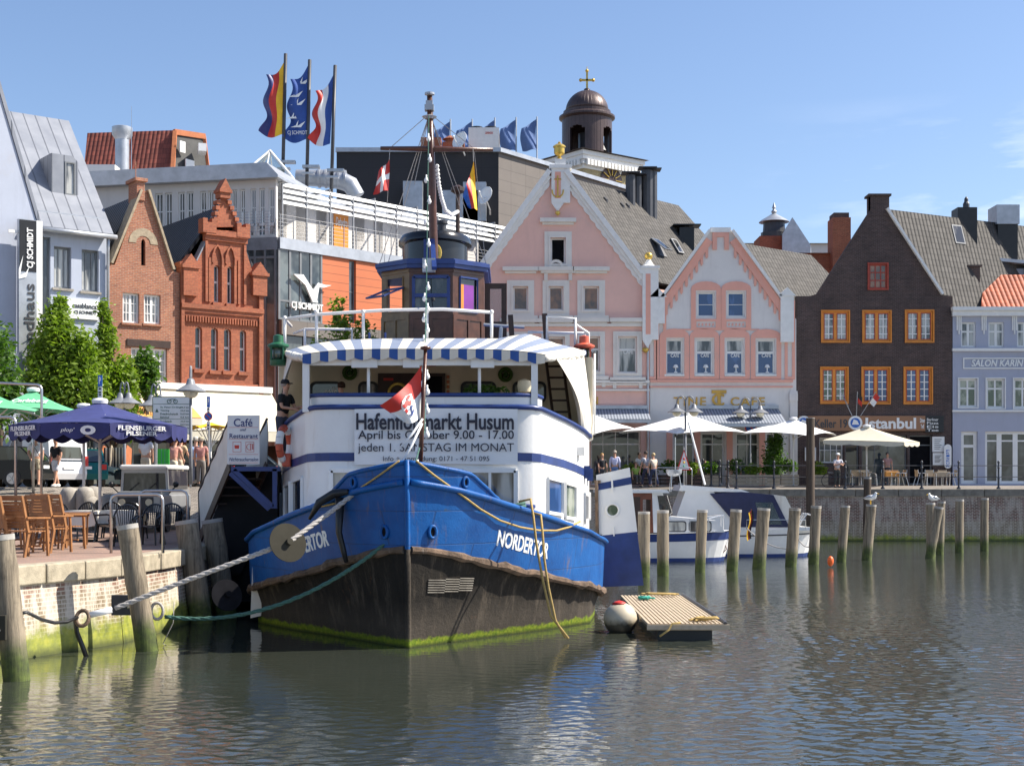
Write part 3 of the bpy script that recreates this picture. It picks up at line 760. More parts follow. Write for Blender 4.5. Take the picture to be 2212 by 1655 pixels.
# ---- department store: white attic storey with terrace, orange panels, glass corner
CJ=Vector(((602-CX)/F*69,69))
f=Fac(CJ.x,CJ.y,(.68,.733))
U=lambda*p:f.uv(*p)
t=f.thing('store_building','large modern department store with orange panels, glass corner and white roof terrace storey')
LEN=17.5
zt1=U(602,513)[1]
zl=U(602,690)[1]
wid=U(693,600)[0]
slot=(U(754,600)[0],U(754,690)[1],U(769,600)[0],zt1-.55)
m=MB()
m.prism([(wid,zl),(LEN,zl),(LEN,zt1-.55),(wid,zt1-.55)],0,.3,0,[rp((slot[0],zl+.2,slot[2],zt1-.6))]);m.build('orange_cladding',M['orange_panel'],t)
window(t,(slot[0],zl+.2,slot[2],zt1-.6),.15,.06,[],[.5],'grey_frame','glass_shop')
m=MB();m.box((0,-.12,zt1-.56),(LEN,9.5,zt1));m.build('terrace_slab',M['sheet_metal'],t)
m=MB();m.box((.2,.35,0),(LEN,16,zt1-.58));m.build('core',M['interior'],t)
# glass corner facade and shop floor
m=MB()
for i in range(5):
 xx=wid*i/4;m.box((xx-.06,-.06,zl),(xx+.06,.06,zt1-.57))
for zz in(zl,zl+.9):m.box((-.06,-.05,zz),(wid,.05,zz+.1))
m.build('glass_wall_frame',M['grey_frame'],t)
m=MB();m.box((.0,-.02,zl),(wid,.0,zt1-.58));m.build('glass_wall',M['glass_shop'],t)
m=MB();m.box((-.0,-.25,zl-.75),(LEN,.3,zl-.03));m.build('fascia',M['grey_panel'],t)
m=MB()
for i in range(12):m.box((LEN*i/11-.07,-.06,0),(LEN*i/11+.07,.06,zl-.76))
m.build('shopfront_frame',M['grey_frame'],t)
m=MB();m.box((0,.0,0),(LEN,.02,zl-.76));m.build('shopfront_glass',M['glass_shop'],t)
# lettering and bird over the glass corner
xa,xb=U(622,660)[0],U(690,660)[0]
lettering(t,'CJ SCHMIDT',(xa,U(650,676)[1]+.05,xb,U(650,655)[1]),-.3,'letter_white',.02,0,.1)
bx,bz=U(668,650)[0],U(668,654)[1];s_=1.35
m=MB();m.prism([(bx-.9*s_,bz+.95*s_),(bx-.45*s_,bz+.98*s_),(bx+.02*s_,bz+.45*s_),(bx+.25*s_,bz+.75*s_),(bx+.6*s_,bz+.7*s_),(bx+.9*s_,bz+.72*s_),(bx+.55*s_,bz+.6*s_),(bx+.3*s_,bz+.58*s_),(bx+.2*s_,bz+.1*s_),(bx+.25*s_,bz),(bx,bz),(bx-.35*s_,bz+.6*s_)],-.3,-.2)
m.build('bird_emblem',M['letter_white'],t)
# attic storey set back behind the terrace
SB=3.2
za=U(630,388)[1]*1.0
za=f.uv(632,392,.2)[1]
n_b=12
holes=[]
for i in range(n_b):
 a=.9+i*(LEN-1.2)/n_b
 holes.append((a,zt1+.1,a+.72,zt1+2.75))
m=MB();m.prism([(.6,zt1),(LEN,zt1),(LEN,za-.3),(.6,za-.3)],SB,SB+.2,0,[rp(h)for h in holes]);m.box((.8,SB+.3,zt1),(LEN,15,za-.35));
m.build('attic_wall',M['office_wall'],t)
for i,h in enumerate(holes):
 if i==4:continue
 window(t,h,SB+.08,.08,[(.5,.09)],[(.33,.05),(.62,.12),(.8,.05)],'white_trim','glass_shop',name='terrace_door')
m=MB();h=holes[4];m.box((h[0]-.15,SB-.05,h[1]),(h[2]+.15,SB+.05,h[3]+.2));o=m.build('orange_door',M['orange_frame'],t)
lettering(o,'Dehydro',(h[0]-.05,h[1]+1.6,h[2]+.05,h[1]+2.2),SB-.08,'letter_white',0,.3)
m=MB();m.box((.0,SB-.6,za-.3),(LEN+.2,15.2,za));m.build('roof',M['sheet_metal'],t)
# four tilted white louvres running along the terrace
m=MB()
for k in range(4):
 zz=za-.1-.29*k;yy=.12+.0*k
 for j in range(6):
  a=.45+(LEN-.5)*j/6;b=.45+(LEN-.5)*(j+1)/6-.03
  m.bar((a,yy+.2,zz-.14),(b,yy+.2,zz-.14),.05,.21,up=(0,.55,1))
m.build('sun_louvre',M['white_paint'],t)
m=MB()
for j in range(12):
 a=.45+(LEN-.5)*j/11;m.box((a-.04,.25,zt1),(a+.04,.33,za-.2))
 if j%2==0:m.bar((a,.3,za-.06),(a,SB,za-.1),.06,.12)
m.build('post',M['pole_grey'],t)
m=MB()
for j in range(22):
 a=.1+(LEN-.2)*j/21;m.box((a-.02,-.02,zt1),(a+.02,.02,zt1+1.15))
for k in range(6):m.tube([(0,0,zt1+.2+.19*k),(LEN,0,zt1+.2+.19*k)],.011,5)
m.build('railing',M['pole_grey'],t)
# left wing, turned the other way
g=Fac(CJ.x,CJ.y,(-.978,.208));
V=lambda*p:g.uv(*p)
gl=Fac(CJ.x-.978*24,CJ.y+.208*24,(.978,-.208))
wl=gl.thing('office_wing','long white attic wing with rows of white windows behind the brick gables')
W_=gl.uv
xe=24-.15
zs=zt1
zw=gl.uv(450,395)[1]
hol=[]
for xa,xb in((335,352),(356,372),(385,399),(403,418),(432,446),(449,462),(500,512),(518,530),(541,553),(560,572),(580,592)):
 hol.append((W_(xa,430)[0],W_(450,476)[1]-.4,W_(xb,430)[0],W_(450,413)[1]))
for xa,xb in((532,548),(556,573),(582,594)):
 hol.append((W_(xa,470)[0],zs+.1,W_(xb,470)[0],W_(550,454)[1]-.65))
m=MB();m.prism([(0,2),(xe,2),(xe,zw),(0,zw)],0,.25,0,[rp(h)for h in hol if h[3]<99]);m.box((0,.3,0),(xe-3,14,zw));m.build('wall',M['office_wall'],wl)
for h in hol:window(wl,h,.1,.07,[(.5,.05)],[(.5,.05)],'white_trim','glass_shop')
m=MB();m.prism([(-.2,zw),(xe+.3,zw),(xe+.3,zw+.12),(xe-.3,zw+.75),(-.2,zw+.75)],-.5,14);m.build('roof',M['sheet_metal'],wl)
m=MB();m.box((W_(530,520)[0],-.06,2),(xe+.1,-.01,zs-.6));m.box((W_(530,520)[0]-.2,-.1,zs-.62),(xe+.1,-.03,zs),1);m.build('glass_wall',[M['glass_shop'],M['pole_grey']],wl)
m=MB()
for i in range(4):
 q=W_(530,520)[0]+(xe-W_(530,520)[0])*i/3;m.box((q-.05,-.12,2),(q+.05,-.06,zs-.62))
m.box((W_(530,520)[0],-.11,W_(560,560)[1]),(xe,-.065,W_(560,560)[1]+.12));m.build('glass_wall_frame',M['grey_frame'],wl)
m=MB()
for j in range(6):q=W_(525,500)[0]+(xe-W_(525,500)[0])*j/5;m.box((q-.02,-.9,zs),(q+.02,-.86,zs+1.15))
for k in range(8):m.tube([(W_(525,500)[0],-.88,zs+.15+.14*k),(xe+.2,-.88,zs+.15+.14*k)],.014,5)
m.build('railing',M['steel'],wl)
# glass pyramid rooflight
px=P(583,375,76)
t=thing('rooflight','small glass pyramid rooflight on the white attic roof','rooflight',px)
m=MB();hh=1.25
cs=[(-1.35,-1.35),(1.35,-1.35),(1.35,1.35),(-1.35,1.35)]
for a,b in zip(cs,cs[1:]+cs[:1]):m.face([(*a,-.4),(*b,-.4),(0,0,hh)])
m.build('glazing',M['clear_glass'],t)
m=MB()
for a,b in zip(cs,cs[1:]+cs[:1]):m.bar((*a,-.4),(0,0,hh),.1,.1);m.bar((*a,-.4),(*b,-.4),.1,.1);m.bar(((a[0]+b[0])/2,(a[1]+b[1])/2,-.4),(0,0,hh),.06,.06)
m.build('frame',M['white_trim'],t)
# silver ventilation duct on the attic roof
t=MB();t.tube([P(640,384,80),P(700,386,80),P(735,390,80),P(757,400,80),P(772,425,80)],[.45,.5,.52,.5,.45],14)
for k in range(5):q=P(690+14*k,386+k*.8,80);t.tube([q-Vector((.06,0,0)),q+Vector((.06,0,0))],.55,14)
tag(t.build('ventilation_duct',M['sheet_metal'],smooth=True,auto=40),'thick silver ventilation duct lying on the attic roof below the flagpoles','duct')
# red tiled plant room with grey end
A=P(252,380,88);Bq=P(373,380,88)
t=thing('plant_room','rooftop plant room with maroon tiled sides and a grey end wall with a small white door','roof structure',(A.x-1,88,12))
pz0=P(0,380,88).z;pz1=P(0,288,88).z
m=MB();q=[P(181,385,88),P(372,385,87.2),P(378,284,88.4),P(190,290,89.2)]
roof_slope(m,*q,.1);m.build('tiled_side',M['tile_maroon'],t,world=True)
m=MB();q=[P(372,385,87.2),P(452,385,90),P(440,295,90),P(378,286,88.4)]
m.face(q);qq=[x+Vector((-1.5,7,0))for x in q];m.face(qq)
for a,b,c,d in zip(q,q[1:]+q[:1],qq[1:]+qq[:1],qq):m.face([a,b,c,d])
bt=[Vector((x.x,x.y,10))for x in q[:2]];m.face([bt[0],bt[1],q[1],q[0]]);m.face([P(181,385,88),P(372,385,87.2),bt[0],Vector((P(181,385,88).x,88,10))])
m.build('end_wall',pm('slate_render',(.06,.06,.058),.8),t,world=True)
m=MB();m.bar(P(372,385,87.1),P(378,285,88.3),.25,.25);m.bar(P(452,385,90),P(441,294,90),.2,.2);m.bar(P(376,286,88.3),P(442,296,90),.25,.35)
m.build('verge',M['terracotta'],t,world=True)
dd=(P(452,385,90)-P(372,385,87.2)).normalized()
m=MB();a=P(410,380,88.3);m.bar(a,a+Vector((0,0,1.0)),.75,.08,up=(dd.y,-dd.x,0));a=P(394,330,88);m.bar(a,a+Vector((0,0,.7)),.45,.08,up=(dd.y,-dd.x,0))
m.build('door',M['white_trim'],t,world=True)
m=MB();a=P(435,328,89);m.bar(a,a+Vector((.3,-1.0,.05)),.5,.5);m.build('vent_hood',M['white_trim'],t,world=True)
a=P(264,384,85);
m=MB();m.tube([(a.x,a.y,12),(a.x,a.y,a.z+.2),(a.x,a.y,P(0,303,85).z)],.42,14);m.lathe([(.42,0),(.62,.3),(.62,.75),(.5,.8)],(a.x,a.y,P(0,303,85).z),14)
tag(m.build('ventilation_stack',M['sheet_metal'],smooth=True,auto=40),'upright silver ventilation stack with a wide hood in front of the maroon tiled plant room','vent')
m=MB();q0=P(165,384,86);q1=P(246,384,84);m.box((q0.x,84,12),(q1.x,92,q0.z-.3));m.box((q0.x-.3,83.5,q0.z-.3),(q1.x+.2,92,P(0,360,84).z))
tag(m.build('roof_block',M['office_wall']),'low white flat roofed block beside the maroon tiled plant room','roof structure')
m=MB();a=P(284,384,84);m.tube([a,a+Vector((0,0,4.3))],[.03,.015],5);tag(m.build('antenna',M['steel']),'thin tall antenna rod beside the ventilation stack','antenna')
# dark panelled store roof block: shade and sun put into two cladding colours
C0=P(727,328,92);C1=P(1077,325,92);rd=Vector((.62,.78,0));C2=Vector((C1.x,92,0))+rd*19
zt_=C1.z
t=thing('rooftop_block','large black panelled block with sunlit side wall painted taupe above the roof terrace','building',(C0.x,92,STREET))
m=MB();m.face([(C0.x,92,STREET),(C1.x,92,STREET),(C1.x,92,zt_),(C0.x,92,zt_)]);m.build('front_cladding',M['dark_panel'],t,world=True)
m=MB();m.face([(C1.x,92,STREET),(C2.x,C2.y,STREET),(C2.x,C2.y,zt_),(C1.x,92,zt_)]);m.face([(C0.x,92,STREET),(C0.x,92,zt_),(C0.x+10,108,zt_),(C0.x+10,108,STREET)])
m.face([(C0.x,92,zt_),(C1.x,92,zt_),(C2.x,C2.y,zt_),(C0.x+10,108,zt_)]);m.build('side_cladding',M['grey_panel'],t,world=True)
m=MB();m.bar((C0.x-.05,91.95,zt_),(C1.x+.1,91.95,zt_),.25,.28);m.bar((C1.x+.05,91.9,zt_+.003),(C2.x,C2.y-.1,zt_+.003),.25,.28);m.build('parapet_cap',M['sheet_metal'],t,world=True)
m=MB();a=P(972,450,91.6);b=P(870,450,91.6)
for xa,xb,ya,yb in((870,912,390,430),(955,1032,410,448),(1000,1050,392,410)):
 p0,p1=P(xa,yb,90.6),P(xb,ya,90.6);m.box((p0.x,90.8,p0.z-2),(p1.x,91.97,p1.z))
m.build('roof_hatch',M['sheet_metal'],t,world=True)
for(xd,yd,Y,rr,lb)in((1048,423,89.5,.62,'white satellite dish mounted on the black roof block wall'),(993,304,91,.62,'white satellite dish standing on the roof edge in front of the blue flags')):
 c=P(xd,yd,Y);t=thing('satellite_dish',lb,'satellite dish',c)
 m=MB();ax=Vector((-.55,-.6,.25)).normalized();Mx=ax.to_track_quat('Z','Y').to_matrix().to_4x4();m.M=Mx
 m.lathe([(.02,-.16),(rr*.5,-.12),(rr*.85,-.03),(rr,.03),(rr*.98,.05),(rr*.8,.0),(.02,-.13)],(0,0,0),18);m.build('dish',M['white_paint'],t,smooth=True)
 m=MB();m.tube([ax*.02+Vector((0,0,-rr*.9)),ax*.75+Vector((.1,0,-.1))],.03,6);m.tube([Vector((0,0,-.1)),Vector((.3,.8,-.75)),Vector((.3,2.2,-.8))],.05,6);m.ball(ax*.75+Vector((.1,0,-.1)),.09,8);m.build('arm',M['white_trim'],t)
p0,p1=P(1012,328,95),P(1078,276,95)
t=thing('air_conditioner','large white rooftop cooling unit with grey coil sides and fans on top','cooling unit',(p0.x,95,p0.z))
m=MB();Wd=p1.x-p0.x;Hh=p1.z-p0.z;D=4.2
m.box((0,0,0),(Wd,D,Hh));m.build('casing',M['white_trim'],t)
m=MB()
for k in range(3):m.box((Wd,.15+k*1.35,.2),(Wd+.02,1.35+k*1.35,Hh-.15))
m.build('coil',M['grey_panel'],t)
m=MB()
for k in range(3):
 for j in range(2):m.lathe([(.42,0),(.42,.18),(.36,.18),(.3,.05)],(.55+j*.95,.7+k*1.3,Hh),12)
m.build('fan_cowl',M['black'],t)
lettering(t,'LENNOX',(Wd*.55,Hh-.45,Wd*.8,Hh-.3),-.02,'letter_red',.01)
m=MB();p0,p1=P(910,326,93.5),P(953,301,93.5);m.box((p0.x,93,p0.z-.3),(p1.x,95,p1.z));tag(m.build('brick_chimney',M['brick_chimney']),'wide low brick chimney stack on the black roof block, left of the dish','chimney')
m=MB();p0,p1=P(956,326,94),P(1003,307,94);m.box((p0.x,94,p0.z-.3),(p1.x,96,p1.z));m.lathe([(.35,0),(.35,.25),(.55,.3),(.1,.55)],(p0.x+.5,94.6,p1.z),12);tag(m.build('brick_chimney',M['brick_chimney']),'brick chimney stack with a round metal cowl on the black roof block','chimney')
# ---- right row: gables facing the harbour squarely, roofs running back to the right
YF=79.0
def rfac(xd):return Fac((xd-CX)/F*YF,YF,(1,0))
f=rfac(1040);U=lambda*p:f.uv(*p)
t=f.thing('gabled_house','tall pink gabled house with white scalloped trim and golden urn on its apex')
poly=[U(1000,1048),U(1403.4,1048),U(1403.4,590),U(1388,590),U(1222,372),U(1187,372),U(1040,575),U(1000,575)]
poly[0]=(poly[0][0],0);poly[1]=(poly[1][0],0)
att=f.rect(1189,514,1222,571)
w2=[f.rect(1108,619,1141,671),f.rect(1185,619,1217,671),f.rect(1260,619,1294,671)]
w1=[f.rect(1100,728,1140,803),f.rect(1180,728,1220,803),f.rect(1258,727,1296,803),f.rect(1335,727,1376,806)]
gf=[f.rect(1276,930,1384,1045),f.rect(1110,930,1255,1045)]
for i,r in enumerate(gf):gf[i]=(r[0],.05,r[2],r[3])
m=MB();m.prism(poly,0,.4,0,[rp(r)for r in[att]+w2+w1+gf]);m.build('wall',M['pink'],t)
RD=Vector((6.4,7.0,0))
def sides(m,xa,xb,ze,xp,zp,v,y=.4):
 pts=[(xa,0),(xa,ze),(xp,zp),(xb,ze),(xb,0)];q=[Vector((a,y,b))for a,b in pts]
 for i in(0,3):m.face([q[i],q[i+1],q[i+1]+v,q[i]+v])
 m.face([p+v for p in q])
pk0=U(1205,378)
m=MB();sides(m,U(1003,600)[0],U(1418,600)[0],U(1010,618)[1]-.1,pk0[0],pk0[1]-.35,RD*1.2);m.build('side_wall',M['pink'],t)
pk=U(1205,378)
m=MB();e0=Vector((U(1398,605)[0]+.4,.25,U(1398,612)[1]));pp=Vector((pk[0],.25,pk[1]-.1));v=RD*1.22
roof_slope(m,e0,e0+v,pp+v,pp,.16);e1=Vector((U(1010,575)[0],.25,U(1010,618)[1]));roof_slope(m,e1+v,e1,pp,pp+v,.16);m.build('roof',M['tile_grey'],t)
# raking white trim with scallops under it
m=MB()
def rake(m,a,b,nsc,wd,up=True):
 a=Vector((a[0],0,a[1]));b=Vector((b[0],0,b[1]));d=(b-a)
 m.bar(a+Vector((0,.05,.12)),b+Vector((0,.05,.12)),.75,.28,up=(0,0,1))
 m.bar(a+Vector((0,-.06,-.18)),b+Vector((0,-.06,-.18)),.3,.24)
 s=1 if d.x*d.z>0 else-1
 for k in range(nsc):
  p=a+d*(k/nsc);q=a+d*((k+1)/nsc)
  lo,hi=(p,q)if p.z<q.z else(q,p)
  # step shaped scallop hanging below the rake
  x0,x1=lo.x,hi.x;zl,zh=lo.z-.25,hi.z-.25
  m.prism([(x0,zl),(x1,zh),(x1,zh-wd*.75),(x1-(x1-x0)*.25,zl-wd*.28),(x0,zl-wd*.62)],-.10,.0)
rake(m,U(1040,578),U(1187,375),13,.62);rake(m,U(1222,375),U(1388,596),13,.62)
m.build('gable_trim',M['white_trim'],t)
m=MB()
a=U(1191,440);b=U(1218,366);m.box((a[0],-.22,a[1]),(b[0]+.35,.5,b[1]));m.box((a[0]-.12,-.3,b[1]),(b[0]+.45,.6,b[1]+.2));m.box((a[0]+.2,-.2,b[1]+.2),(b[0]+.1,.4,b[1]+.55))
m.prism([(a[0],a[1]),((a[0]+b[0])/2,a[1]-.5),(b[0],a[1])],-.2,0)
m.build('apex_pier',M['white_trim'],t)
m=MB();m.box((a[0]+.2,-.235,a[1]+.25),(b[0]-.18,-.2,b[1]-.2));m.build('apex_panel',M['salmon'],t)
def lathe_at(m,x,z,prof,y=.1):m.lathe(prof,(x,y,z),14)
urn=[(.16,0),(.2,.05),(.08,.15),(.1,.2),(.28,.32),(.3,.4),(.3,.68),(.36,.7),(.36,.77),(.2,.88),(.07,.92),(.09,.97),(.02,1.05)]
m=MB();lathe_at(m,(a[0]+b[0])/2+.1,b[1]+.55,urn);m.build('urn',M['gold'],t,smooth=True,auto=50)
ac=((a[0]+b[0])/2,(a[1]+b[1])/2-.1)
m=MB();m.tube([(ac[0],-.25,ac[1]-.55),(ac[0],-.25,ac[1]+.65)],.04,6);m.tube([(ac[0]-.2,-.25,ac[1]+.45),(ac[0]+.2,-.25,ac[1]+.45)],.035,6)
m.tube([(ac[0]-.32,-.25,ac[1]-.15)]+[(ac[0]+.32*math.sin(q),-.25,ac[1]-.22-.34*math.cos(q))for q in[(-1.2+2.4*k/8)for k in range(9)]]+[(ac[0]+.32,-.25,ac[1]-.15)],.04,6)
m.lathe([(.02,0),(.14,.1),(.14,.2),(.02,.3)],(ac[0],-.25,a[1]-.75),8)
m.build('anchor_relief',M['gold'],t)
# corner pier on the right with ball
a=U(1387,735);b=U(1408,582);m=MB();m.box((a[0],-.3,a[1]),(b[0]+.35,.5,b[1]));m.box((a[0]-.1,-.38,b[1]),(b[0]+.42,.6,b[1]+.15))
m.lathe([(.5,0),(.3,.1),(.16,.3),(.12,.45)],((a[0]+b[0])/2+.1,.1,b[1]+.15),12);m.prism([(a[0],a[1]),((a[0]+b[0])/2,a[1]-.5),(b[0],a[1])],-.3,0)
m.build('corner_pier',M['white_trim'],t)
m=MB();m.ball(((a[0]+b[0])/2+.1,.1,b[1]+.75),.24,12);m.lathe([(.02,-.2),(.2,-.05),(.18,.08),(.02,.1)],((a[0]+b[0])/2-.1,-.2,a[1]-.55),8);m.build('gold_ball',M['gold'],t,smooth=True)
m=MB();m.box((a[0]+.18,-.312,a[1]+.3),(b[0]-.1,-.28,b[1]-.3));m.build('pier_panel',M['salmon'],t)
def cased(t,r,pane,head=True,hs=(),sur=.34,rel=.12,vs=(),key=False):
 o=window(t,r,.16,.1,vs,hs,'white_trim',pane)
 m=MB();x0,z0,x1,z1=r;s_=sur
 m.frame(x0-s_,z0-s_*.9,x1+s_,z1+s_,s_-.02,-.07,.02);m.frame(x0-.1,z0-.1,x1+.1,z1+.1,.1,-.11,.02)
 m.box((x0-s_-.2,-.2,z0-s_*.9-.22),(x1+s_+.2,.0,z0-s_*.9-.003))
 for q in(x0-s_-.02,x1+s_-.18):m.box((q,-.14,z0-s_-.6),(q+.2,0,z0-s_-.2))
 if head:
  m.box((x0-s_-.12,-.12,z1+s_+.38),(x1+s_+.12,0,z1+s_+.52));m.box((x0-s_-.25,-.26,z1+s_+.525),(x1+s_+.25,0,z1+s_+.75))
 if key:
  c=(x0+x1)/2;zz=z1+s_+.75
  m.prism([(c+rr*math.cos(q),zz+rr*math.sin(q))for rr,ks in((.42,range(9)),(.27,range(8,-1,-1)))for q in[math.pi*k/8 for k in ks]],-.15,0)
 m.build('surround',M['cream_trim'],o);return o
cased(t,att,'void')
for i,r in enumerate(w2):cased(t,r,'glass_brown',key=(i==1))
for i,r in enumerate(w1):
 o=cased(t,r,'glass_curtain' if i==3 else 'glass_brown',hs=[(.64,.12)],sur=.28)
 if i>1:lettering(o,'CAFE',(r[0]+.32,r[1]+1.1,r[2]-.2,r[1]+1.32),.14,'letter_white',.01)
m=MB()
for ya,yb,pr in((700,706,.16),(822,828,.2),(829,833,.1),(841,845,.18)):
 m.box((U(1000,ya)[0],-pr,U(1200,yb)[1]),(U(1403,ya)[0],0,U(1200,ya)[1]))
m.build('string_course',M['cream_trim'],t)
lettering(t,'SCHIFFCHEN',(U(1150,880)[0],U(1280,874)[1],U(1292,880)[0],U(1280,857)[1]),-.05,'gold_letter',.02,0,.04)
for i,r in enumerate(gf):window(t,r,.25,.09,[.25,.5,.75]if i==0 else[.2,.4,.6,.8],[(.75,.08)],'white_trim','glass_shop',name='shop_window')
def awning(fc,x0,x1,yt,yb,out,name,lb,mat='stripe_grey'):
 tb=fc.thing('striped_awning',lb,'awning');a=fc.uv(x0,yt);b=fc.uv(x1,yt)
 zt=a[1];zb=zt-out*.36
 m=MB();m.sheet(lambda u,v:(a[0]+(b[0]-a[0])*u,-.1-out*v,zt+(zb-zt)*v),6,3,.03);m.build('canvas',M[mat],tb)
 m=MB();m.box((a[0],-.3,zt),(b[0],-.003,zt+.2));m.build('cassette',M['sheet_metal'],tb)
 m=MB();
 for q in(a[0]+.1,b[0]-.1):m.bar((q,-.05,zb-.1),(q,-out,zb),.05,.05)
 m.box((a[0],-.1-out-.05,zb-.18),(b[0],-.1-out,zb));m.build('frame',M['sheet_metal'],tb)
awning(f,1100,1398,884,920,1.9,'','grey striped awning on the pink house front')
m=MB();q=U(1399,700)[0];m.tube([(q,-.12,0),(q,-.12,U(1399,740)[1])],.07,8);m.build('downpipe',M['sheet_metal'],t)
# details on the pink roof
def roof_pt(xd,yd,P0,n):
 r=Vector(((xd-CX)/F,1,(HY-yd)/F));c=Vector((0,0,CAMZ));t_=(P0-c).dot(n)/r.dot(n);return c+r*t_
W0=PM[t.name]
rn=(W0@e0+Vector()-W0@pp).cross(v).normalized();P0=W0@pp
if rn.z<0:rn=-rn
for i,(xd,yd,sz,h,lb)in enumerate(((1408,468,.34,2.7,'tall dark flue pipe with flat cap on the pink house roof, foremost of the cluster'),(1376,444,.3,1.7,'short dark flue pipe with cap on the pink house roof, second of the cluster'),(1362,441,.3,1.7,'short dark flue pipe with cap nearest the ridge on the pink house roof'),(1398,462,.36,2.6,'dark square flue behind the tall pipe on the pink house roof'))):
 p=roof_pt(xd,yd,P0,rn);m=MB();m.cyl((p.x,p.y,p.z-.3),(p.x,p.y,p.z+h),sz,n=10);m.box((p.x-.55,p.y-.5,p.z+h+.1),(p.x+.55,p.y+.5,p.z+h+.16));m.cyl((p.x,p.y,p.z+h),(p.x,p.y,p.z+h+.1),.1,n=6)
 tag(m.build('flue_pipe',M['steel_dark']),lb,'flue','flue pipes on the pink house roof')
p=roof_pt(1388,432,P0,rn);m=MB();m.box((p.x-.75,p.y,p.z-1.2),(p.x+.75,p.y+1.3,p.z+1.1));tag(m.build('chimney',M['black']),'broad black clad chimney at the ridge of the pink house roof','chimney')
p=roof_pt(1482,527,P0,rn);m=MB();m.box((p.x-.45,p.y-.4,p.z-.5),(p.x+.45,p.y+.4,p.z+.95));m.box((p.x-.85,p.y-.6,p.z+1.05),(p.x+.85,p.y+.6,p.z+1.12));m.cyl((p.x,p.y,p.z+.9),(p.x,p.y,p.z+1.06),.2)
tag(m.build('chimney',M['black']),'small black chimney with flat cap low on the pink house roof','chimney')
tt=Vector((0,0,1)).cross(rn).normalized();bb=rn.cross(tt)
for xd,yd,wd,hh,op,lb in((1418,541,.7,1.3,.35,'opened roof window on the pink house roof'),(1457,538,.55,1.1,0,'closed roof window near the small chimney on the pink house roof')):
 p=roof_pt(xd,yd,P0,rn)+rn*.2;th=thing('roof_window',lb,'window',p)
 Mx=Matrix((tt,bb,rn)).transposed().to_4x4()
 m=MB(Mx);m.box((-wd/2,-hh/2,-.1),(wd/2,hh/2,.02));m.build('curb',M['steel_dark'],th)
 m=MB(Mx@Matrix.Translation((0,hh/2,.03))@Matrix.Rotation(-op,4,'X'));m.box((-wd/2,-hh,0),(wd/2,0,.06));m.box((-wd/2+.08,-hh+.08,.06),(wd/2-.08,-.08,.065),1);m.build('sash',[M['grey_frame'],M['glass']],th)
for xd,yd in((1310,445),(1346,457),(1358,458)):
 p=roof_pt(xd,yd,P0,rn);m=MB();m.tube([p,p+Vector((0,0,.35)),p+Vector((-.15,0,.5))],.09,8);tag(m.build('vent_pipe',M['steel_dark']),'small dark vent pipe sticking out of the pink house roof','vent','vent pipes on the pink roof')
 # ---- white cafe house with salmon stepped arcading
f=rfac(1404);U=lambda*p:f.uv(*p)
t=f.thing('gabled_house','white cafe house with salmon stepped gable decoration and golden lettering')
poly=[(0,0),(U(1720,1048)[0],0),(U(1720,690)[0],U(1720,690)[1]),U(1685,645),U(1583,503),U(1578,495),U(1535,495),U(1530,503),U(1423,655),(0,U(1423,655)[1])]
up=[f.rect(1506,631,1544,685),f.rect(1571,631,1609,685)]
lw=[f.rect(1438,733,1475,809),f.rect(1503,733,1540,809),f.rect(1568,733,1606,809),f.rect(1635,734,1674,809)]
gf=[f.rect(1455,935,1500,1045),f.rect(1515,935,1565,1045),f.rect(1590,935,1640,1045),f.rect(1655,935,1690,1045)]
gf=[(r[0],.05,r[2],r[3])for r in gf]
m=MB();m.prism(poly,0,.4,0,[rp(r)for r in up+lw+gf]);m.build('wall',M['white_wall'],t)
RD2=Vector((4.9,4.2,0))
m=MB();sides(m,.05,U(1718,680)[0],U(1712,685)[1]-.2,U(1557,520)[0],U(1557,520)[1]-.4,RD2*1.26);m.build('side_wall',M['white_wall'],t)
pk=U(1557,520)
m=MB();e0=Vector((U(1712,680)[0],.3,U(1712,682)[1]));pp=Vector((pk[0],.3,pk[1]));v2=RD2*1.28;roof_slope(m,e0,e0+v2,pp+v2,pp,.15);e1=Vector((.1,.3,U(1440,672)[1]));roof_slope(m,e1+v2,e1,pp,pp+v2,.15);m.build('roof',M['tile_grey'],t)
# parapet coping
m=MB()
for a,b in((U(1423,655),U(1532,503)),(U(1581,503),U(1687,648))):
 m.bar((a[0],.15,a[1]+.1),(b[0],.15,b[1]+.1),.9,.16)
a=U(1535,530);b=U(1578,497);m.box((a[0],-.1,b[1]-.15),(b[0],.8,b[1]+.12))
m.build('coping',M['white_trim'],t)
# salmon arcading: band under the coping with hanging stepped teeth
m=MB()
for a,b in((U(1423,662),U(1532,508)),(U(1583,508),U(1690,658))):
 a=Vector((a[0],0,a[1]));b=Vector((b[0],0,b[1]));d=b-a
 m.bar(a+Vector((0,-.02,-.3)),b+Vector((0,-.02,-.3)),.22,.42)
 for k in range(10):
  p=a+d*((k+.25)/10);q=a+d*((k+.75)/10);x0,x1=sorted((p.x,q.x));zh=max(p.z,q.z)-.3;zl=min(p.z,q.z)-1.05
  m.prism([(x0,zh-.2),(x0,zl+.1),((x0+x1)/2,zl),(x1,zl+.1),(x1,zh-.2)],-.09,0)
a=U(1535,540);b=U(1578,503);m.box((a[0]+.1,-.1,b[1]-.25),(b[0]-.1,0,b[1]));m.box((a[0]+.1,-.1,a[1]),(a[0]+.35,0,b[1]-.25));m.box((b[0]-.35,-.1,a[1]),(b[0]-.1,0,b[1]-.25))
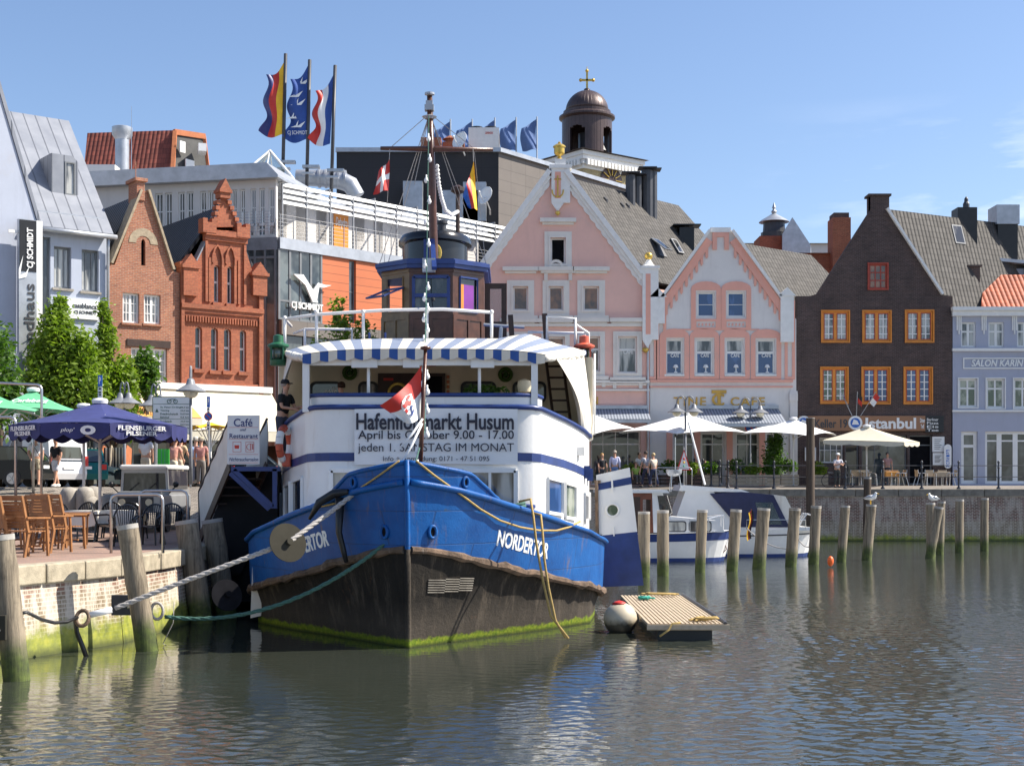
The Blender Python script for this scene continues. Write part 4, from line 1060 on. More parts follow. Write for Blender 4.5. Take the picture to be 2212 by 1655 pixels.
for r in up+lw:
 x0,z0,x1,z1=r;c=(x0+x1)/2;wd=(x1-x0)/2+.35;zz=z1+.18
 top=[(c+wd*math.cos(q),zz+.42*math.sin(q))for q in[math.pi*k/8 for k in range(9)]]
 zb=z0-(.28 if r in lw else.7)
 m.prism([(c-wd,zb),(c+wd,zb)]+top,-.06,0,0,[[(x0-.09,z0-.12),(x1+.09,z0-.12),(x1+.09,z1+.1),(x0-.09,z1+.1)]]+([[(x0-.05,z0-.6),(x1+.05,z0-.6),(x1+.05,z0-.25),(x0-.05,z0-.25)]]if r in up else[]))
for ya,yb,pr in((821,826,.14),(834,837,.1)):m.box((0,-pr,U(1500,yb)[1]),(U(1712,ya)[0],0,U(1500,ya)[1]))
m.box((U(1462,715)[0],-.05,U(1500,714)[1]),(U(1640,700)[0],0,U(1500,711)[1]))
for xa in(1400,1420,1698):
 q=U(xa,700)[0];m.frame(q-.08,U(xa,820)[1],q+.42+.08,U(xa,650)[1],.16,-.07,0)
m.build('salmon_relief',M['salmon'],t)
m=MB()
for r in up:
 for k in range(5):
  c=r[0]+(r[2]-r[0])*(k+.5)/5;z=r[1]-.43;m.prism([(c-.07,z),(c,z-.09),(c+.07,z),(c,z+.09)],-.05,0)
m.build('diamond_relief',M['salmon'],t)
# corner pinnacles
for xa,ya,yb in((1418,624,700),(1696,622,740)):
 m=MB();q=U(xa,ya);z0=U(xa,yb)[1];m.box((q[0]-.3,-.25,z0),(q[0]+.45,.5,q[1]-.5));m.prism([(q[0]-.42,q[1]-.5),(q[0]+.57,q[1]-.5),(q[0]+.08,q[1])],-.3,.55);m.build('pinnacle',M['white_trim'],t)
m=MB();q=U(1706,845);m.box((q[0],-.12,0),(U(1722,845)[0],.3,q[1]));q2=U(1704,845);m.box((q2[0],-.2,U(1700,866)[1]),(U(1722,845)[0],.4,U(1700,850)[1]));m.build('corner_strip',M['white_wall'],t)
for r in up:
 window(t,r,.14,.1,[],[(.5,.03)],'white_trim','glass_blue')
for r in lw:
 o=window(t,r,.14,.1,[],[(.63,.14)],'white_trim','glass_blue',sill='white_trim')
 lettering(o,'CAFE',(r[0]+.3,r[1]+.98,r[2]-.2,r[1]+1.18),.12,'letter_white',.01)
 c=(r[0]+r[2])/2+.1;m=MB();m.lathe([(.1,.1),(.1,.14),(.03,.2),(.03,.38),(.16,.4),(.1,.55),(.02,.58)],(c,.15,r[1]),8);m.build('table_lamp',M['letter_white'],o)
 m=MB();p_=(r[0]+.1,.15,r[3]-(r[3]-r[1])*.37+.04,);m.box((r[0]+.1,.13,r[1]+(r[3]-r[1])*.68),(r[2]-.1,.16,r[3]-.1));m.build('net_curtain',M['glass_curtain'],o)
for r in gf:window(t,r,.25,.09,[.5],[(.78,.08)],'white_trim','glass_shop',name='shop_window')
m=MB()
for a in(1448,1508,1578,1648):q=U(a,1000)[0];m.box((q-.22,-.05,0),(q+.12,0,U(1500,930)[1]))
m.build('salmon_pier',M['salmon'],t)
za,zb=U(1500,893)[1],U(1500,864)[1];
lettering(t,'TINE',(U(1455,880)[0],U(1500,877)[1],U(1525,880)[0],U(1500,858)[1]),-.06,'gold_letter',.015,0,.05,gap=1.15)
lettering(t,'CAFE',(U(1578,880)[0],U(1600,877)[1],U(1652,880)[0],U(1600,858)[1]),-.06,'gold_letter',.015,0,.05,gap=1.15)
m=text_mb('T',(U(1537,880)[0],U(1550,882)[1],U(1569,880)[0],U(1550,843)[1]),-.08,.05,.02);m.add(text_mb('C',(U(1537,880)[0],U(1550,877)[1],U(1564,880)[0],U(1550,850)[1]),-.1,.05,.015));m.build('monogram',M['gold_letter'],t)
awning(f,1488,1680,884,915,2.6,'','grey striped awning on the white cafe front','stripe_grey')
# ---- dark brown brick house
f=rfac(1720);U=lambda*p:f.uv(*p)
t=f.thing('gabled_house','dark brown brick gabled house with orange window frames')
poly=[(0,0),(U(2054,1048)[0],0),(U(2058,640)[0],U(2058,640)[1]),U(2037,638),U(2030,628),U(1921,452),U(1921,424),U(1880,424),U(1880,455),U(1765,635),U(1750,640),(0,U(1720,640)[1])]
at=f.rect(1877,571,1916,624)
r2=[f.rect(1776,673,1833,738),f.rect(1865,673,1923,738),f.rect(1957,672,2015,738)]
r1=[f.rect(1774,795,1830,870),f.rect(1863,795,1921,871),f.rect(1954,795,2012,871)]
gf=[f.rect(1770,945,1822,1000),f.rect(1826,940,1856,1046),f.rect(1862,940,1960,1046),f.rect(1965,940,2015,1046)]
gf=[(r[0],max(.05,r[1])if i==0 else.05,r[2],r[3])for i,r in enumerate(gf)]
m=MB();m.prism(poly,0,.4,0,[rp(r)for r in[at]+r2+r1+gf]);m.build('wall',M['brick_brown'],t)
RD3=Vector((8.6,4.6,0))
m=MB();sides(m,.05,U(2052,690)[0],U(2035,690)[1],U(1900,452)[0],U(1915,452)[1]-.5,RD3*1.1);m.build('side_wall',M['brick_brown'],t)
m=MB();e0=Vector((U(2080,690)[0],.3,U(2035,690)[1]));pp=Vector((U(1915,452)[0],.3,U(1915,452)[1]));e0.z=U(2035,640)[1];e0.x=U(2035,640)[0]
dn=(e0-pp);e2=pp+dn*1.22;v3=RD3*1.5;roof_slope(m,e2,e2+v3,pp+v3,pp,.12);m.build('roof',M['tile_grey'],t)
m=MB();a=pp+Vector((0,-.28,.02));m.bar(a,e0+Vector((0,-.28,.1)),.5,.14);m.build('verge',M['white_trim'],t)
m=MB();a=U(1880,424);b=U(1921,424);m.box((a[0]-.12,-.1,a[1]),(b[0]+.1,.9,a[1]+.12));m.box((a[0],-.02,a[1]-1.1),(b[0]-.05,.8,a[1]-.003));m.build('chimney',M['brick_brown'],t)
OF=dict(frame='orange_frame',outer=None)
window(t,at,.02,.09,[.36,.66],[.34,.66],'red_frame','glass_brown',bar=.06,outer=(.08,.07))
for i,r in enumerate(r2+r1):
 o=window(t,r,.03,.1,[(.5,.16)],[],'orange_frame',['glass_curtain','glass_curtain','glass_curtain','glass_green','glass_blue','glass_blue'][i],outer=(.07,.08))
 m=MB();x0,z0,x1,z1=r;c=(x0+x1)/2;H=z1-z0
 for a,b in((x0+.1,c-.08),(c+.08,x1-.1)):
  m.box(((a+b)/2-.03,.04,z0+.1),((a+b)/2+.03,.075,z1-.1))
  for h in(.25,.5,.75)if i<3 else(.2,.4,.6,.8):m.box((a,.042,z0+H*h-.025),(b,.073,z0+H*h+.025))
 m.build('glazing_bars',M['white_trim'],o)
 m=MB()
 for a,b in((x0+.1,c-.08),(c+.08,x1-.1)):m.frame(a,z0+.1,b,z1-.1,.05,.035,.078)
 m.build('sash',M['red_frame'],o)
for i,r in enumerate(gf):window(t,r,.25,.08,[[.25,.5,.75],[],[.3,.6],[]][i],[(.8,.06)]if i else[.5],'grey_frame' if i else 'white_trim','glass_shop' if i!=3 else 'void',name='shop_window')
# fascia sign of the eating places
r=f.rect(1724,899,1996,931);r_=f.rect(1996,899,2036,934)
tb=f.thing('shop_sign','brown fascia sign with pale lettering on the dark brick house','sign')
m=MB();m.box((r[0],-.25,r[1]),(r[2],-.02,r[3]));m.build('board',pm('sign_brown',(.30,.15,.075),.5,.12,.6),tb)
m=MB();m.box((r_[0],-.22,r_[1]),(r_[2],-.02,r_[3]));m.build('menu_board',M['black'],tb)
lettering(tb,'Istanbul',(U(1867,915)[0],U(1900,927)[1],U(1976,915)[0],U(1900,903)[1]),-.27,'letter_white',.03)
lettering(tb,'Döner',(U(1984,910)[0],U(1984,913)[1],U(1995.5,910)[0]+.42,U(1984,904)[1]),-.27,'letter_white',.03)if False else None
lettering(tb,'Döner',(U(1980,915)[0]+.12,U(1984,913.5)[1],U(1995,915)[0],U(1984,904)[1]),-.27,'letter_white',.02)
lettering(tb,'Treff',(U(1980,915)[0]+.16,U(1984,926)[1],U(1995,915)[0]-.05,U(1984,917)[1]),-.27,'letter_white',.02)
lettering(tb,'Keller 19',(U(1758,915)[0],U(1760,925)[1],U(1828,915)[0],U(1760,906)[1]),-.27,'letter_grey',.02)
for xx in(1734,1845):m=MB();q=U(xx,914);m.M=Matrix.Translation((q[0],-.27,q[1]))@Matrix.Rotation(R(90),4,'X');m.lathe([(.4,0),(.4,.03)],(0,0,0),18);m.build('roundel',M['letter_white'],tb)
for xx in(1734,1845):
 m=MB();q=U(xx,914);m.M=Matrix.Translation((q[0],-.3,q[1]))@Matrix.Rotation(R(90),4,'X');m.lathe([(.28,0),(.28,.02)],(0,0,0),18)
 m.M=None;m.prism([(q[0]-.2,q[1]-.1),(q[0]+.2,q[1]-.1),(q[0]+.1,q[1]+.12),(q[0]-.1,q[1]+.2)],-.33,-.31,1)
 m.build('roundel_field',[M['sign_blue'],M['letter_white']],tb)
for i,s_ in enumerate(('Berliner','Pizza','Eis','Tee')):lettering(tb,s_,(r_[0]+.1,r_[3]-.28-.2*i,r_[0]+.75,r_[3]-.13-.2*i),-.24,'letter_white',.005)
# flags on short poles over the fascia
for i,(dx,mats,lb)in enumerate(((-.45,['sign_blue','letter_white'],'small blue and white flag on a slanting pole over the brown fascia'),(.0,['black','red'],'small black and red flag on an upright pole over the brown fascia'),(.5,['red','letter_white'],'small red flag with white crescent on a slanting pole over the brown fascia'))):
 q=U(1845,899);x0=U(1838+9*i,899)[0];tb=thing('small_flag',lb,'flag',(f.O.x+x0,YF-.3,STREET+q[1]))
 m=MB();tip=Vector((dx*1.6,-.25,1.35));m.tube([(0,0,0),tip],.02,5);m.build('pole',M['sheet_metal'],tb)
 m=MB();a=tip*.95;b=tip*.55;m.sheet(lambda u,w_:a.lerp(b,u)+Vector((.05+.22*w_*(1 if dx>=0 else.5),.04*math.sin(5*w_),-.25*w_)),6,4,.01,lambda i_,j_:0 if i_<3 else 1);m.build('cloth',[M[k]for k in mats],tb)
 # things on the brown roof
W0=PM[t.name];rn3=(dn.cross(v3)).normalized();rn3=rn3 if rn3.z>0 else-rn3;P03=W0@pp
def chim(name,lb,xd,yb,yt,wd,dp,mat,cap=None,Y=None):
 p=roof_pt(xd,yb,P03,rn3)if Y is None else P(xd,yb,Y);zt=CAMZ+(HY-yt)/F*p.y
 m=MB();m.box((p.x-wd/2,p.y,p.z-1.2),(p.x+wd/2,p.y+dp,zt));
 if cap:m.box((p.x-wd/2-.08,p.y-.08,zt-cap),(p.x+wd/2+.08,p.y+dp+.08,zt),1)
 return tag(m.build(name,mat),lb,'chimney')
chim('chimney','stout black brick chimney on the brown house roof',2090,512,448,1.15,1.2,M['black'])
p=roof_pt(2098,512,P03,rn3);m=MB();m.lathe([(.2,0),(.2,.3),(.12,.45),(.12,.6),(.02,.75)],(p.x-.1,p.y+.6,CAMZ+(HY-448)/F*p.y),10);tag(m.build('chimney_pot',M['steel_dark']),'dark round pot on top of the stout black brick chimney','chimney pot')
chim('chimney','tall black chimney with pale metal head at the right edge of the photo',2177,560,443,1.2,1.4,[M['black'],M['sheet_metal']],1.15)
p=roof_pt(2096,505,P03,rn3)
p=roof_pt(2106,610,P03,rn3);m=MB();m.box((p.x-.3,p.y,p.z-.4),(p.x+.3,p.y+.5,p.z+.9));m.box((p.x-.45,p.y-.1,p.z+.9),(p.x+.4,p.y+.6,p.z+1.0));tag(m.build('chimney',M['brick_brown']),'small square vent chimney low on the brown house roof','chimney')
p=roof_pt(2067,509,P03,rn3)+rn3*.12;tt3=Vector((0,0,1)).cross(rn3).normalized();Mx=Matrix((tt3,rn3.cross(tt3),rn3)).transposed().to_4x4();th=thing('roof_window','roof window beside the stout chimney on the brown house roof','window',p)
m=MB(Mx);m.box((-.4,-.6,-.1),(.4,.6,.04));m.box((-.32,-.52,.04),(.32,.52,.045),1);m.build('sash',[M['grey_frame'],M['glass']],th)
# dormer with sheet roof
p=P(2150,625,83.0);th=thing('roof_dormer','dark slate cheeked dormer with pale monopitch roof and white windows','dormer',p)
m=MB();m.box((-.1,0,-2.2),(4.5,4,1.3));m.build('cheek',M['tile_black'],th)
m=MB();m.box((-.05,-.1,-.7),(3.2,.0,1.2));m.build('front',M['zinc'],th)
m=MB();m.prism([(-2.8,1.85),(4.5,1.2),(4.5,1.38),(-2.8,2.05)],-.5,4.2);m.build('roof',M['sheet_metal'],th)
for k in range(3):window(th,(.15+k*.62,-.55,.62+k*.62,.75),-.16,.06,[],[.6],'white_trim','glass')
# ---- grey rendered salon house
f=rfac(2058);U=lambda*p:f.uv(*p)
t=f.thing('grey_house','grey rendered shop house with white glazed doors and white cornice')
x1=U(2380,700)[0];zt=U(2100,672)[1]
r2=[f.rect(2076,696,2108,750),f.rect(2135,696,2169,750),f.rect(2197,696,2231,750),f.rect(2258,696,2292,750)]
r1=[f.rect(2071,818,2111,880),f.rect(2131,818,2170,882),f.rect(2190,818,2230,882),f.rect(2250,818,2290,882)]
dr=f.rect(2076,932,2112,1041);dr=(dr[0],.1,dr[2],dr[3]);dw=f.rect(2128,932,2262,1041);dw=(dw[0],.1,dw[2],dw[3])
m=MB();m.prism([(0,0),(x1,0),(x1,zt),(0,zt)],0,.35,0,[rp(r)for r in r2+r1+[dr,dw]]);m.box((.1,.35,0),(x1,7,zt-.1));m.build('wall',M['grey_wall'],t)
for r in r2:window(t,r,.1,.1,[(.5,.14)],[(.62,.09)],'white_trim','glass_curtain')
for r in r1:window(t,r,.1,.12,[(.5,.1)],[(.66,.1)],'white_trim','glass_green',surround=('white_trim',.06,.05))
window(t,dr,.15,.2,[],[(.72,.16)],'white_trim','glass_shop',name='glazed_door');window(t,dw,.15,.16,[(.24,.28),(.5,.28),(.76,.28)],[(.82,.08)],'white_trim','glass_shop',name='glazed_door')
m=MB();m.box((-.1,-.35,zt),(x1,.4,zt+.2));m.box((-.06,-.22,zt-.3),(x1,0,zt-.003));m.box((-.05,-.15,U(2100,759)[1]),(x1,0,U(2100,753)[1]));m.box((-.05,-.12,U(2100,890)[1]),(x1,0,U(2100,886)[1]))
q=U(2080,794);m.frame(U(2080,800)[0],U(2080,797)[1],x1,U(2080,773)[1],.07,-.05,0)
for xx in(2066,2120,2186,2245):
 for k in range(3):a=U(xx+k*4,700);m.box((a[0],-.05,U(xx,722-abs(k-1)*8)[1]),(a[0]+.07,0,zt-.3))
m.build('cornice',M['white_trim'],t)
lettering(t,'SALON KARIN',(U(2098,785)[0],U(2100,792)[1],U(2210,785)[0],U(2100,777)[1]),-.05,'letter_white',.02,.2,.03)
m=MB();roof_slope(m,(-.2,-.4,zt+.2),(x1,-.4,zt+.2),(x1,5.5,zt+5),(2.6,5.5,zt+5),.1)if False else None
q=[U(2128,663),U(2155,600)]
a=Vector((q[0][0],.8,q[0][1]-.2));m=MB();roof_slope(m,a,(x1+6,.8,a.z),(x1+6,3.2,a.z+2.4),(a.x+1.0,3.2,a.z+2.4),.12);m.build('roof',M['tile_red'],t)
# round oval shop sign, menu boards
for xx,ya,yb,wd,mt,lb,cat,nm in((2026,945,975,.6,'sign_white','white menu board with small print, upper of two beside the salon','menu board','menu_board'),(2026,980,1003,.55,'sign_white','white menu board with small print, lower of two beside the salon','menu board','menu_board'),(2044,960,1012,.42,'sign_white','upright rounded white sign with vertical letters beside the salon door','sign','wall_sign'),(1750,968,994,.55,'sign_white','white menu card on the dark wall behind the tall brown mooring pile','menu board','menu_board')):
 a=U(xx,ya);b=U(xx,yb);m=MB()
 if nm=='wall_sign':
  m.prism([(a[0]+wd/2*math.cos(q),(a[1]-wd/2 if math.sin(q)>=0 else b[1]+wd/2)+wd/2*math.sin(q))for q in[2*math.pi*k/20 for k in range(20)]],-.3,-.24)
 else:m.box((a[0]-wd/2,-.09,b[1]),(a[0]+wd/2,-.03,a[1]));m.frame(a[0]-wd/2-.04,b[1]-.04,a[0]+wd/2+.04,a[1]+.04,.05,-.1,-.02)
 th=f.thing(nm,lb,cat);m.build('board',M[mt],th)
 if nm=='wall_sign':
  for k,c in enumerate('FRISEUR'):lettering(th,c,(a[0]-.09,a[1]-.42-.145*k,a[0]+.09,a[1]-.31-.145*k),-.31,'sign_blue',.01,0,.01)
 else:
  m=MB()
  for k in range(6):zz=a[1]-.1-(a[1]-b[1]-.15)*k/6;m.box((a[0]-wd*.38,-.1,zz-.03),(a[0]+wd*(.3-.1*(k%3)),-.09,zz))
  m.build('print',M['letter_grey'],th)
  # ---- houses behind
def hip(name,lb,x0,x1,yb,ye,yt,Y,dp,wm,rm,k=.35):
 a=P(x0,ye,Y);b=P(x1,ye,Y);zt=P(0,yt,Y).z;th=thing(name,lb,'building',(a.x,Y,STREET))
 W=b.x-a.x;m=MB();m.box((0,0,0),(W,dp,a.z-STREET));m.build('wall',wm,th)
 z=a.z-STREET;zz=zt-STREET;i=W*k;o=.3;m=MB()
 A,B,C,D=(-o,-o,z),(W+o,-o,z),(W+o,dp+o,z),(-o,dp+o,z);E,G_=(i,dp/2,zz),(W-i,dp/2,zz)
 m.face([A,B,G_,E]);m.face([B,C,G_]);m.face([C,D,E,G_]);m.face([D,A,E]);m.face([D,C,B,A]);m.build('roof',rm,th);return th
hip('domed_building','low olive roofed building far behind the white cafe gable',1595,1925,0,527,490,118,30,M['office_wall'],pm('roof_olive',(.16,.16,.13),.7,.15),.4)
hip('tiled_house','house with bright orange tiled roof behind the cafe roof',1608,1735,0,556,529,96,12,M['brick_chimney'],M['tile_red'],.1)
th=hip('brick_building','red brick building with pale flat roof between the cafe and the brown gable',1733,1850,0,548,540,98,12,M['brick_chimney'],M['sheet_metal'],.05)
c0,c1=P(1799,548,97),P(1838,470,97);m=MB();m.box((c0.x,97,c0.z-1),(c1.x,98.6,c1.z));m.box((c0.x+.1,97.1,c1.z),(c1.x-.1,98.5,c1.z+.35),1)
tag(m.build('brick_chimney',[M['brick_chimney'],M['brick_brown']]),'tall red brick chimney with dark top between the cafe and the brown gable','chimney')
c=P(1672,518,105);th=thing('roof_lantern','round dark lantern turret with finial on a brick base among the far roofs','turret',c)
m=MB();m.box((-1.3,-1.3,-6),(1.3,1.3,.05));m.build('base',M['brick_chimney'],th)
m=MB();m.lathe([(1.0,.05),(1.0,.5),(.85,.55),(.8,1.3),(.95,1.35)],(0,0,0),16);m.build('drum',M['steel_dark'],th)
m=MB();m.lathe([(1.15,1.3),(.9,1.5),(.3,1.85),(.15,1.95),(.22,2.1),(.08,2.3),(.15,2.4),(.02,2.8)],(0,0,0),16);m.build('cap',M['sheet_metal'],th,smooth=True,auto=40)
c=P(1690,530,103);th=thing('slate_gable','steep grey slate clad gable among the far roofs','dormer',c)
m=MB();H=P(0,470,103).z-c.z;m.prism([(0,-4),(2.1,-4),(2.1,0),(.75,H),(0,.8)],0,.2);m.face([(2.1,0,0),(2.9,3.5,0),(1.7,3.5,H-.4),(.75,0,H)]);m.face([(2.1,0,-4),(2.9,3.5,-4),(2.9,3.5,0),(2.1,0,0)]);m.face([(0,0,.8),(.75,0,H),(1.7,3.5,H-.4),(.8,3.5,.8)]);m.build('cladding',M['sheet_metal'],th)
# ---- church tower
YC=150.0;c=P(1268,400,YC);th=thing('church_tower','church tower with copper clad belfry, ribbed dome and golden cross','church tower',(c.x,YC,STREET))
zz=lambda y:CAMZ+(HY-y)/F*YC-STREET;s_=YC/F
Rd=54*s_
def opening_lathe():
 m=MB();n=48;z0,z1,zo0,zo1=zz(362),zz(262),zz(350),zz(282)
 # drum wall with round headed openings
 ops=[R(-118),R(-35),R(55),R(145)];hw=R(20)
 def wall(a0,a1,za,zb,r):m.face([(r*math.cos(a0),r*math.sin(a0),za),(r*math.cos(a1),r*math.sin(a1),za),(r*math.cos(a1),r*math.sin(a1),zb),(r*math.cos(a0),r*math.sin(a0),zb)])
 for k in range(n):
  a0,a1=2*math.pi*k/n,2*math.pi*(k+1)/n;am=(a0+a1)/2
  d=min(abs((am-o+math.pi)%(2*math.pi)-math.pi)for o in ops)
  if d<hw:
   hgt=zo1-(zo1-zo0)*.22*(1-math.sqrt(max(0,1-(d/hw)**2)))
   wall(a0,a1,z0,zo0,Rd);wall(a0,a1,hgt,z1,Rd)
   r2=Rd*.9;m.face([(Rd*math.cos(a0),Rd*math.sin(a0),hgt),(Rd*math.cos(a1),Rd*math.sin(a1),hgt),(r2*math.cos(a1),r2*math.sin(a1),hgt),(r2*math.cos(a0),r2*math.sin(a0),hgt)])
  else:
   wall(a0,a1,z0,z1,Rd);wall(a0,a1,z0,z1,Rd*.9)
 for o in ops:
  for sg in(-1,1):
   a=o+sg*R(22.5 if True else 0);a=round((a)/(2*math.pi/n))*(2*math.pi/n);
   m.face([(Rd*math.cos(a),Rd*math.sin(a),zo0),(Rd*.9*math.cos(a),Rd*.9*math.sin(a),zo0),(Rd*.9*math.cos(a),Rd*.9*math.sin(a),zo1),(Rd*math.cos(a),Rd*math.sin(a),zo1)])
 return m
opening_lathe().build('belfry',M['copper'],th)
m=MB();m.lathe([(Rd*.35,zz(362)),(Rd*.35,zz(290))],(0,0,0),10);m.lathe([(.0,zz(300)),(.5,zz(302)),(.6,zz(318)),(.9,zz(330))],(Rd*.45,-Rd*.2,0),12);m.build('bell',M['steel_dark'],th)
m=MB();m.lathe([(Rd*1.0,zz(262)),(Rd*1.12,zz(258)),(Rd*1.12,zz(254)),(Rd*1.0,zz(250)),(Rd*.95,zz(249)),(Rd*.95,zz(243)),(Rd*.87,zz(242))],(0,0,0),40);m.build('cornice',M['copper'],th)
m=MB();rd=Rd*.86;h=zz(197)-zz(242);m.lathe([(rd*math.cos(q),zz(242)+h*math.sin(q))for q in[math.pi/2*k/12 for k in range(12)]]+[(.25,zz(197)),(.35,zz(194)),(.2,zz(192))],(0,0,0),40);m.build('dome',M['copper'],th,smooth=True)
m=MB();a=zz(193);b=zz(155);cz=zz(174);m.bar((0,0,a),(0,0,b),.2,.2);m.bar((-.6,0,cz),(.6,0,cz),.2,.2)
for q in((-.68,cz),(.68,cz),(0,b+.05)):
 m.ball((q[0],0,q[1]),.2,8)
m.tube([(0,0,b),(0,0,zz(145))],.04,5);m.build('cross',M['gold'],th)
ww=Rd*1.0;rt=R(38)
Mr=Matrix.Rotation(rt,4,'Z');W2=Rd*1.42
m=MB(Mr);m.box((-W2,-W2,0),(W2,W2,zz(388)));m.build('shaft',M['brick_tower'],th)
m=MB(Mr);
for k in range(4):
 e=W2*(1.03+.04*k);m.box((-e,-e,zz(388)+.45*k),(e,e,zz(388)+.45*k+.44))
for k in range(16):
 q=-W2+2*W2*(k+.5)/16
 for s1 in(-1,1):m.box((q-.15,s1*W2*1.12-.15,zz(388)+.3),(q+.15,s1*W2*1.12+.15,zz(388)+.9));m.box((s1*W2*1.12-.15,q-.15,zz(388)+.3),(s1*W2*1.12+.15,q+.15,zz(388)+.9))
m.build('stone_cornice',M['white_trim'],th)
e=W2*1.24;z0=zz(388)+1.85;m=MB(Mr);ap=zz(345)
for a,b in(((-e,-e),(e,-e)),((e,-e),(e,e)),((e,e),(-e,e)),((-e,e),(-e,-e))):m.face([(*a,z0),(*b,z0),(b[0]*.3,b[1]*.3,ap),(a[0]*.3,a[1]*.3,ap)])
m.face([(-e,-e,z0),(-e,e,z0),(e,e,z0),(e,-e,z0)]);m.build('skirt_roof',M['copper'],th)
m=MB(Mr@Matrix.Translation((0,-W2-.05,zz(404)))@Matrix.Rotation(R(90),4,'X'));m.lathe([(1.5,0),(1.5,.08)],(0,0,0),24)
m2=MB(Mr);
for k in range(12):
 a=2*math.pi*k/12;m2.bar((math.cos(a)*.5,-W2-.2,zz(404)+math.sin(a)*.5),(math.cos(a)*1.4,-W2-.2,zz(404)+math.sin(a)*1.4),.12,.06)
m.add(MB());o=m.build('clock_face',M['copper'],th);m2.build('clock_marks',M['gold'],o)
# blue house flags on the dark block roof
# ------------------------------------------------------------------ the ship
SX,SY=-1.88,25.2
S=thing('ship','old blue and white restaurant ship moored bow first with brown wheelhouse and black funnel','ship',(SX,SY,0))
def itp(tb,x):
 if x<=tb[0][0]:return tb[0][1]
 for(a,p),(b,q)in zip(tb,tb[1:]):
  if x<=b:return p+(q-p)*(x-a)/(b-a)
 return tb[-1][1]
ZR=[(-.35,3.02),(.3,2.82),(.9,2.63),(1.35,2.5),(2,2.34),(2.75,2.16),(4.6,1.78),(8,1.45),(14,1.3),(22,1.7),(28,2.1)]
ZB=[(-.35,1.84),(.6,1.6),(1.8,1.28),(3.4,.93),(4.8,.67),(8,.45),(14,.4),(28,.9)]
ZT=[(-.35,3.36),(0,3.25),(.4,3.14),(.55,2.98),(.8,2.75),(1.0,2.62)]
BD=[(0,.03),(.25,.5),(.5,.88),(1,1.42),(1.7,2.02),(2.35,2.5),(3.1,2.98),(4,3.48),(5,3.82),(6,3.95),(20,3.95),(25,3.4),(28,2.2)]
BW=[(0,.02),(1,.92),(2,1.78),(3.1,2.72),(4.5,3.7),(6,3.88),(20,3.8),(25,2.6),(28,.4)]
def hz(r):return itp(ZR,r-.3)
def hull(r,z,side,off=0):
 zz=hz(r);k=max(0,min(1,z/zz));b=itp(BW,r)+(itp(BD,r)-itp(BW,r))*k**.8
 if z<0:b*=1+.12*z
 if z>zz:b+=.03*(z-zz)
 return Vector((side*(b+off),r-.35*max(0,z)/3.2,z))
def rlist(a,b,n):return[a+(b-a)*(k/n)for k in range(n+1)]
RS=rlist(0,1,10)[:-1]+rlist(1,6,20)[:-1]+rlist(6,28,16)
def hullpaint():
 t=NT('hull_blue');o=t.co('Object')
 c=t.ramp(t.noise(1.1,o,6,.7),[(.3,(.006,.062,.23)),(.7,(.009,.11,.36))])
 g=t.noise(1.0,o,7,.8,(7,7,.8));c=t.mix(t.rng(g,.6,.72,0,.55),c,(.10,.16,.22))
 g=t.noise(3.5,o,8,.75);c=t.mix(t.rng(g,.66,.7,0,.7),c,(.06,.09,.12))
 g=t.noise(1.0,o,5,.7,(9,9,.5));c=t.mix(t.rng(g,.68,.76,0,.6),c,(.22,.14,.05))
 s=t.n('SeparateXYZ',Vector=o);pl=t.n('TexBrick',Vector=t.n('CombineXYZ',X=s.outputs[1],Y=s.outputs[2],Z=0),Scale=1,Mortar__Size=.012,Brick__Width=1.35,Row__Height=.62,Mortar__Smooth=.3).outputs['Fac']
 c=t.mix(t.math('MULTIPLY',pl,.45),c,(.03,.05,.11));g=t.noise(1.0,o,4,.7,(5,5,.35));c=t.mix(t.math('MULTIPLY',t.rng(g,.58,.7),t.rng(t.noise(1.3,o,2),.45,.6,0,.6)),c,(.20,.12,.05))
 t.bump(t.math('ADD',t.math('ADD',t.noise(2.5,o,3),t.math('MULTIPLY',t.noise(28,o,3),.3)),t.math('MULTIPLY',pl,-.5)),.45,.03);return t.out(c,.45,spec=.22)
M['hull_blue']=hullpaint()
def hullblack():
 t=NT('hull_black');o=t.co('Object');s=t.n('SeparateXYZ',Vector=o)
 c=t.ramp(t.noise(1.0,o,7,.75,(4,4,.45)),[(.3,(.009,.008,.007)),(.52,(.022,.018,.014)),(.76,(.12,.095,.07))])
 c=t.mix(t.rng(t.noise(3,o,6,.8),.62,.7,0,.6),c,(.13,.06,.025))
 c=t.mix(t.rng(s.outputs[2],.85,.35,0,.4),c,(.11,.09,.07))
 mz=t.math('ADD',s.outputs[2],t.math('MULTIPLY',t.math('SUBTRACT',t.noise(4,o,6,.75),.5),.3))
 gr=t.ramp(t.noise(14,o,4),[(.35,(.09,.15,.008)),(.55,(.17,.22,.015)),(.75,(.28,.30,.03))])
 c=t.mix(t.rng(mz,.16,.11),c,gr);c=t.mix(t.rng(s.outputs[2],.07,.01,0,.8),c,(.02,.025,.01))
 t.bump(t.noise(9,o,6,.75),.6,.04);return t.out(c,.85,spec=.25)
M['hull_black']=hullblack()
M['rust']=pm('rust_timber',(.13,.085,.055),.9,.6,5,.9,dirt=((.35,.3,.25),6,.7))
M['ship_white']=pm('ship_white',(.80,.79,.76),.35,.05,1.5,.12,dirt=((.42,.27,.12),3.5,.28))
M['ship_blue']=pm('ship_blue',(.018,.042,.17),.35,.2,3,.1)
M['cream']=pm('ship_cream',(.72,.62,.43),.5,.08,2,.05)
M['wood_brown']=pm('wheelhouse_wood',(.085,.032,.018),.3,.35,4,.12)
M['wood_ochre']=pm('wheelhouse_ochre',(.17,.105,.04),.4,.25,4,.1)
M['funnel']=pm('funnel_black',(.012,.013,.016),.18,.3,2,.02)
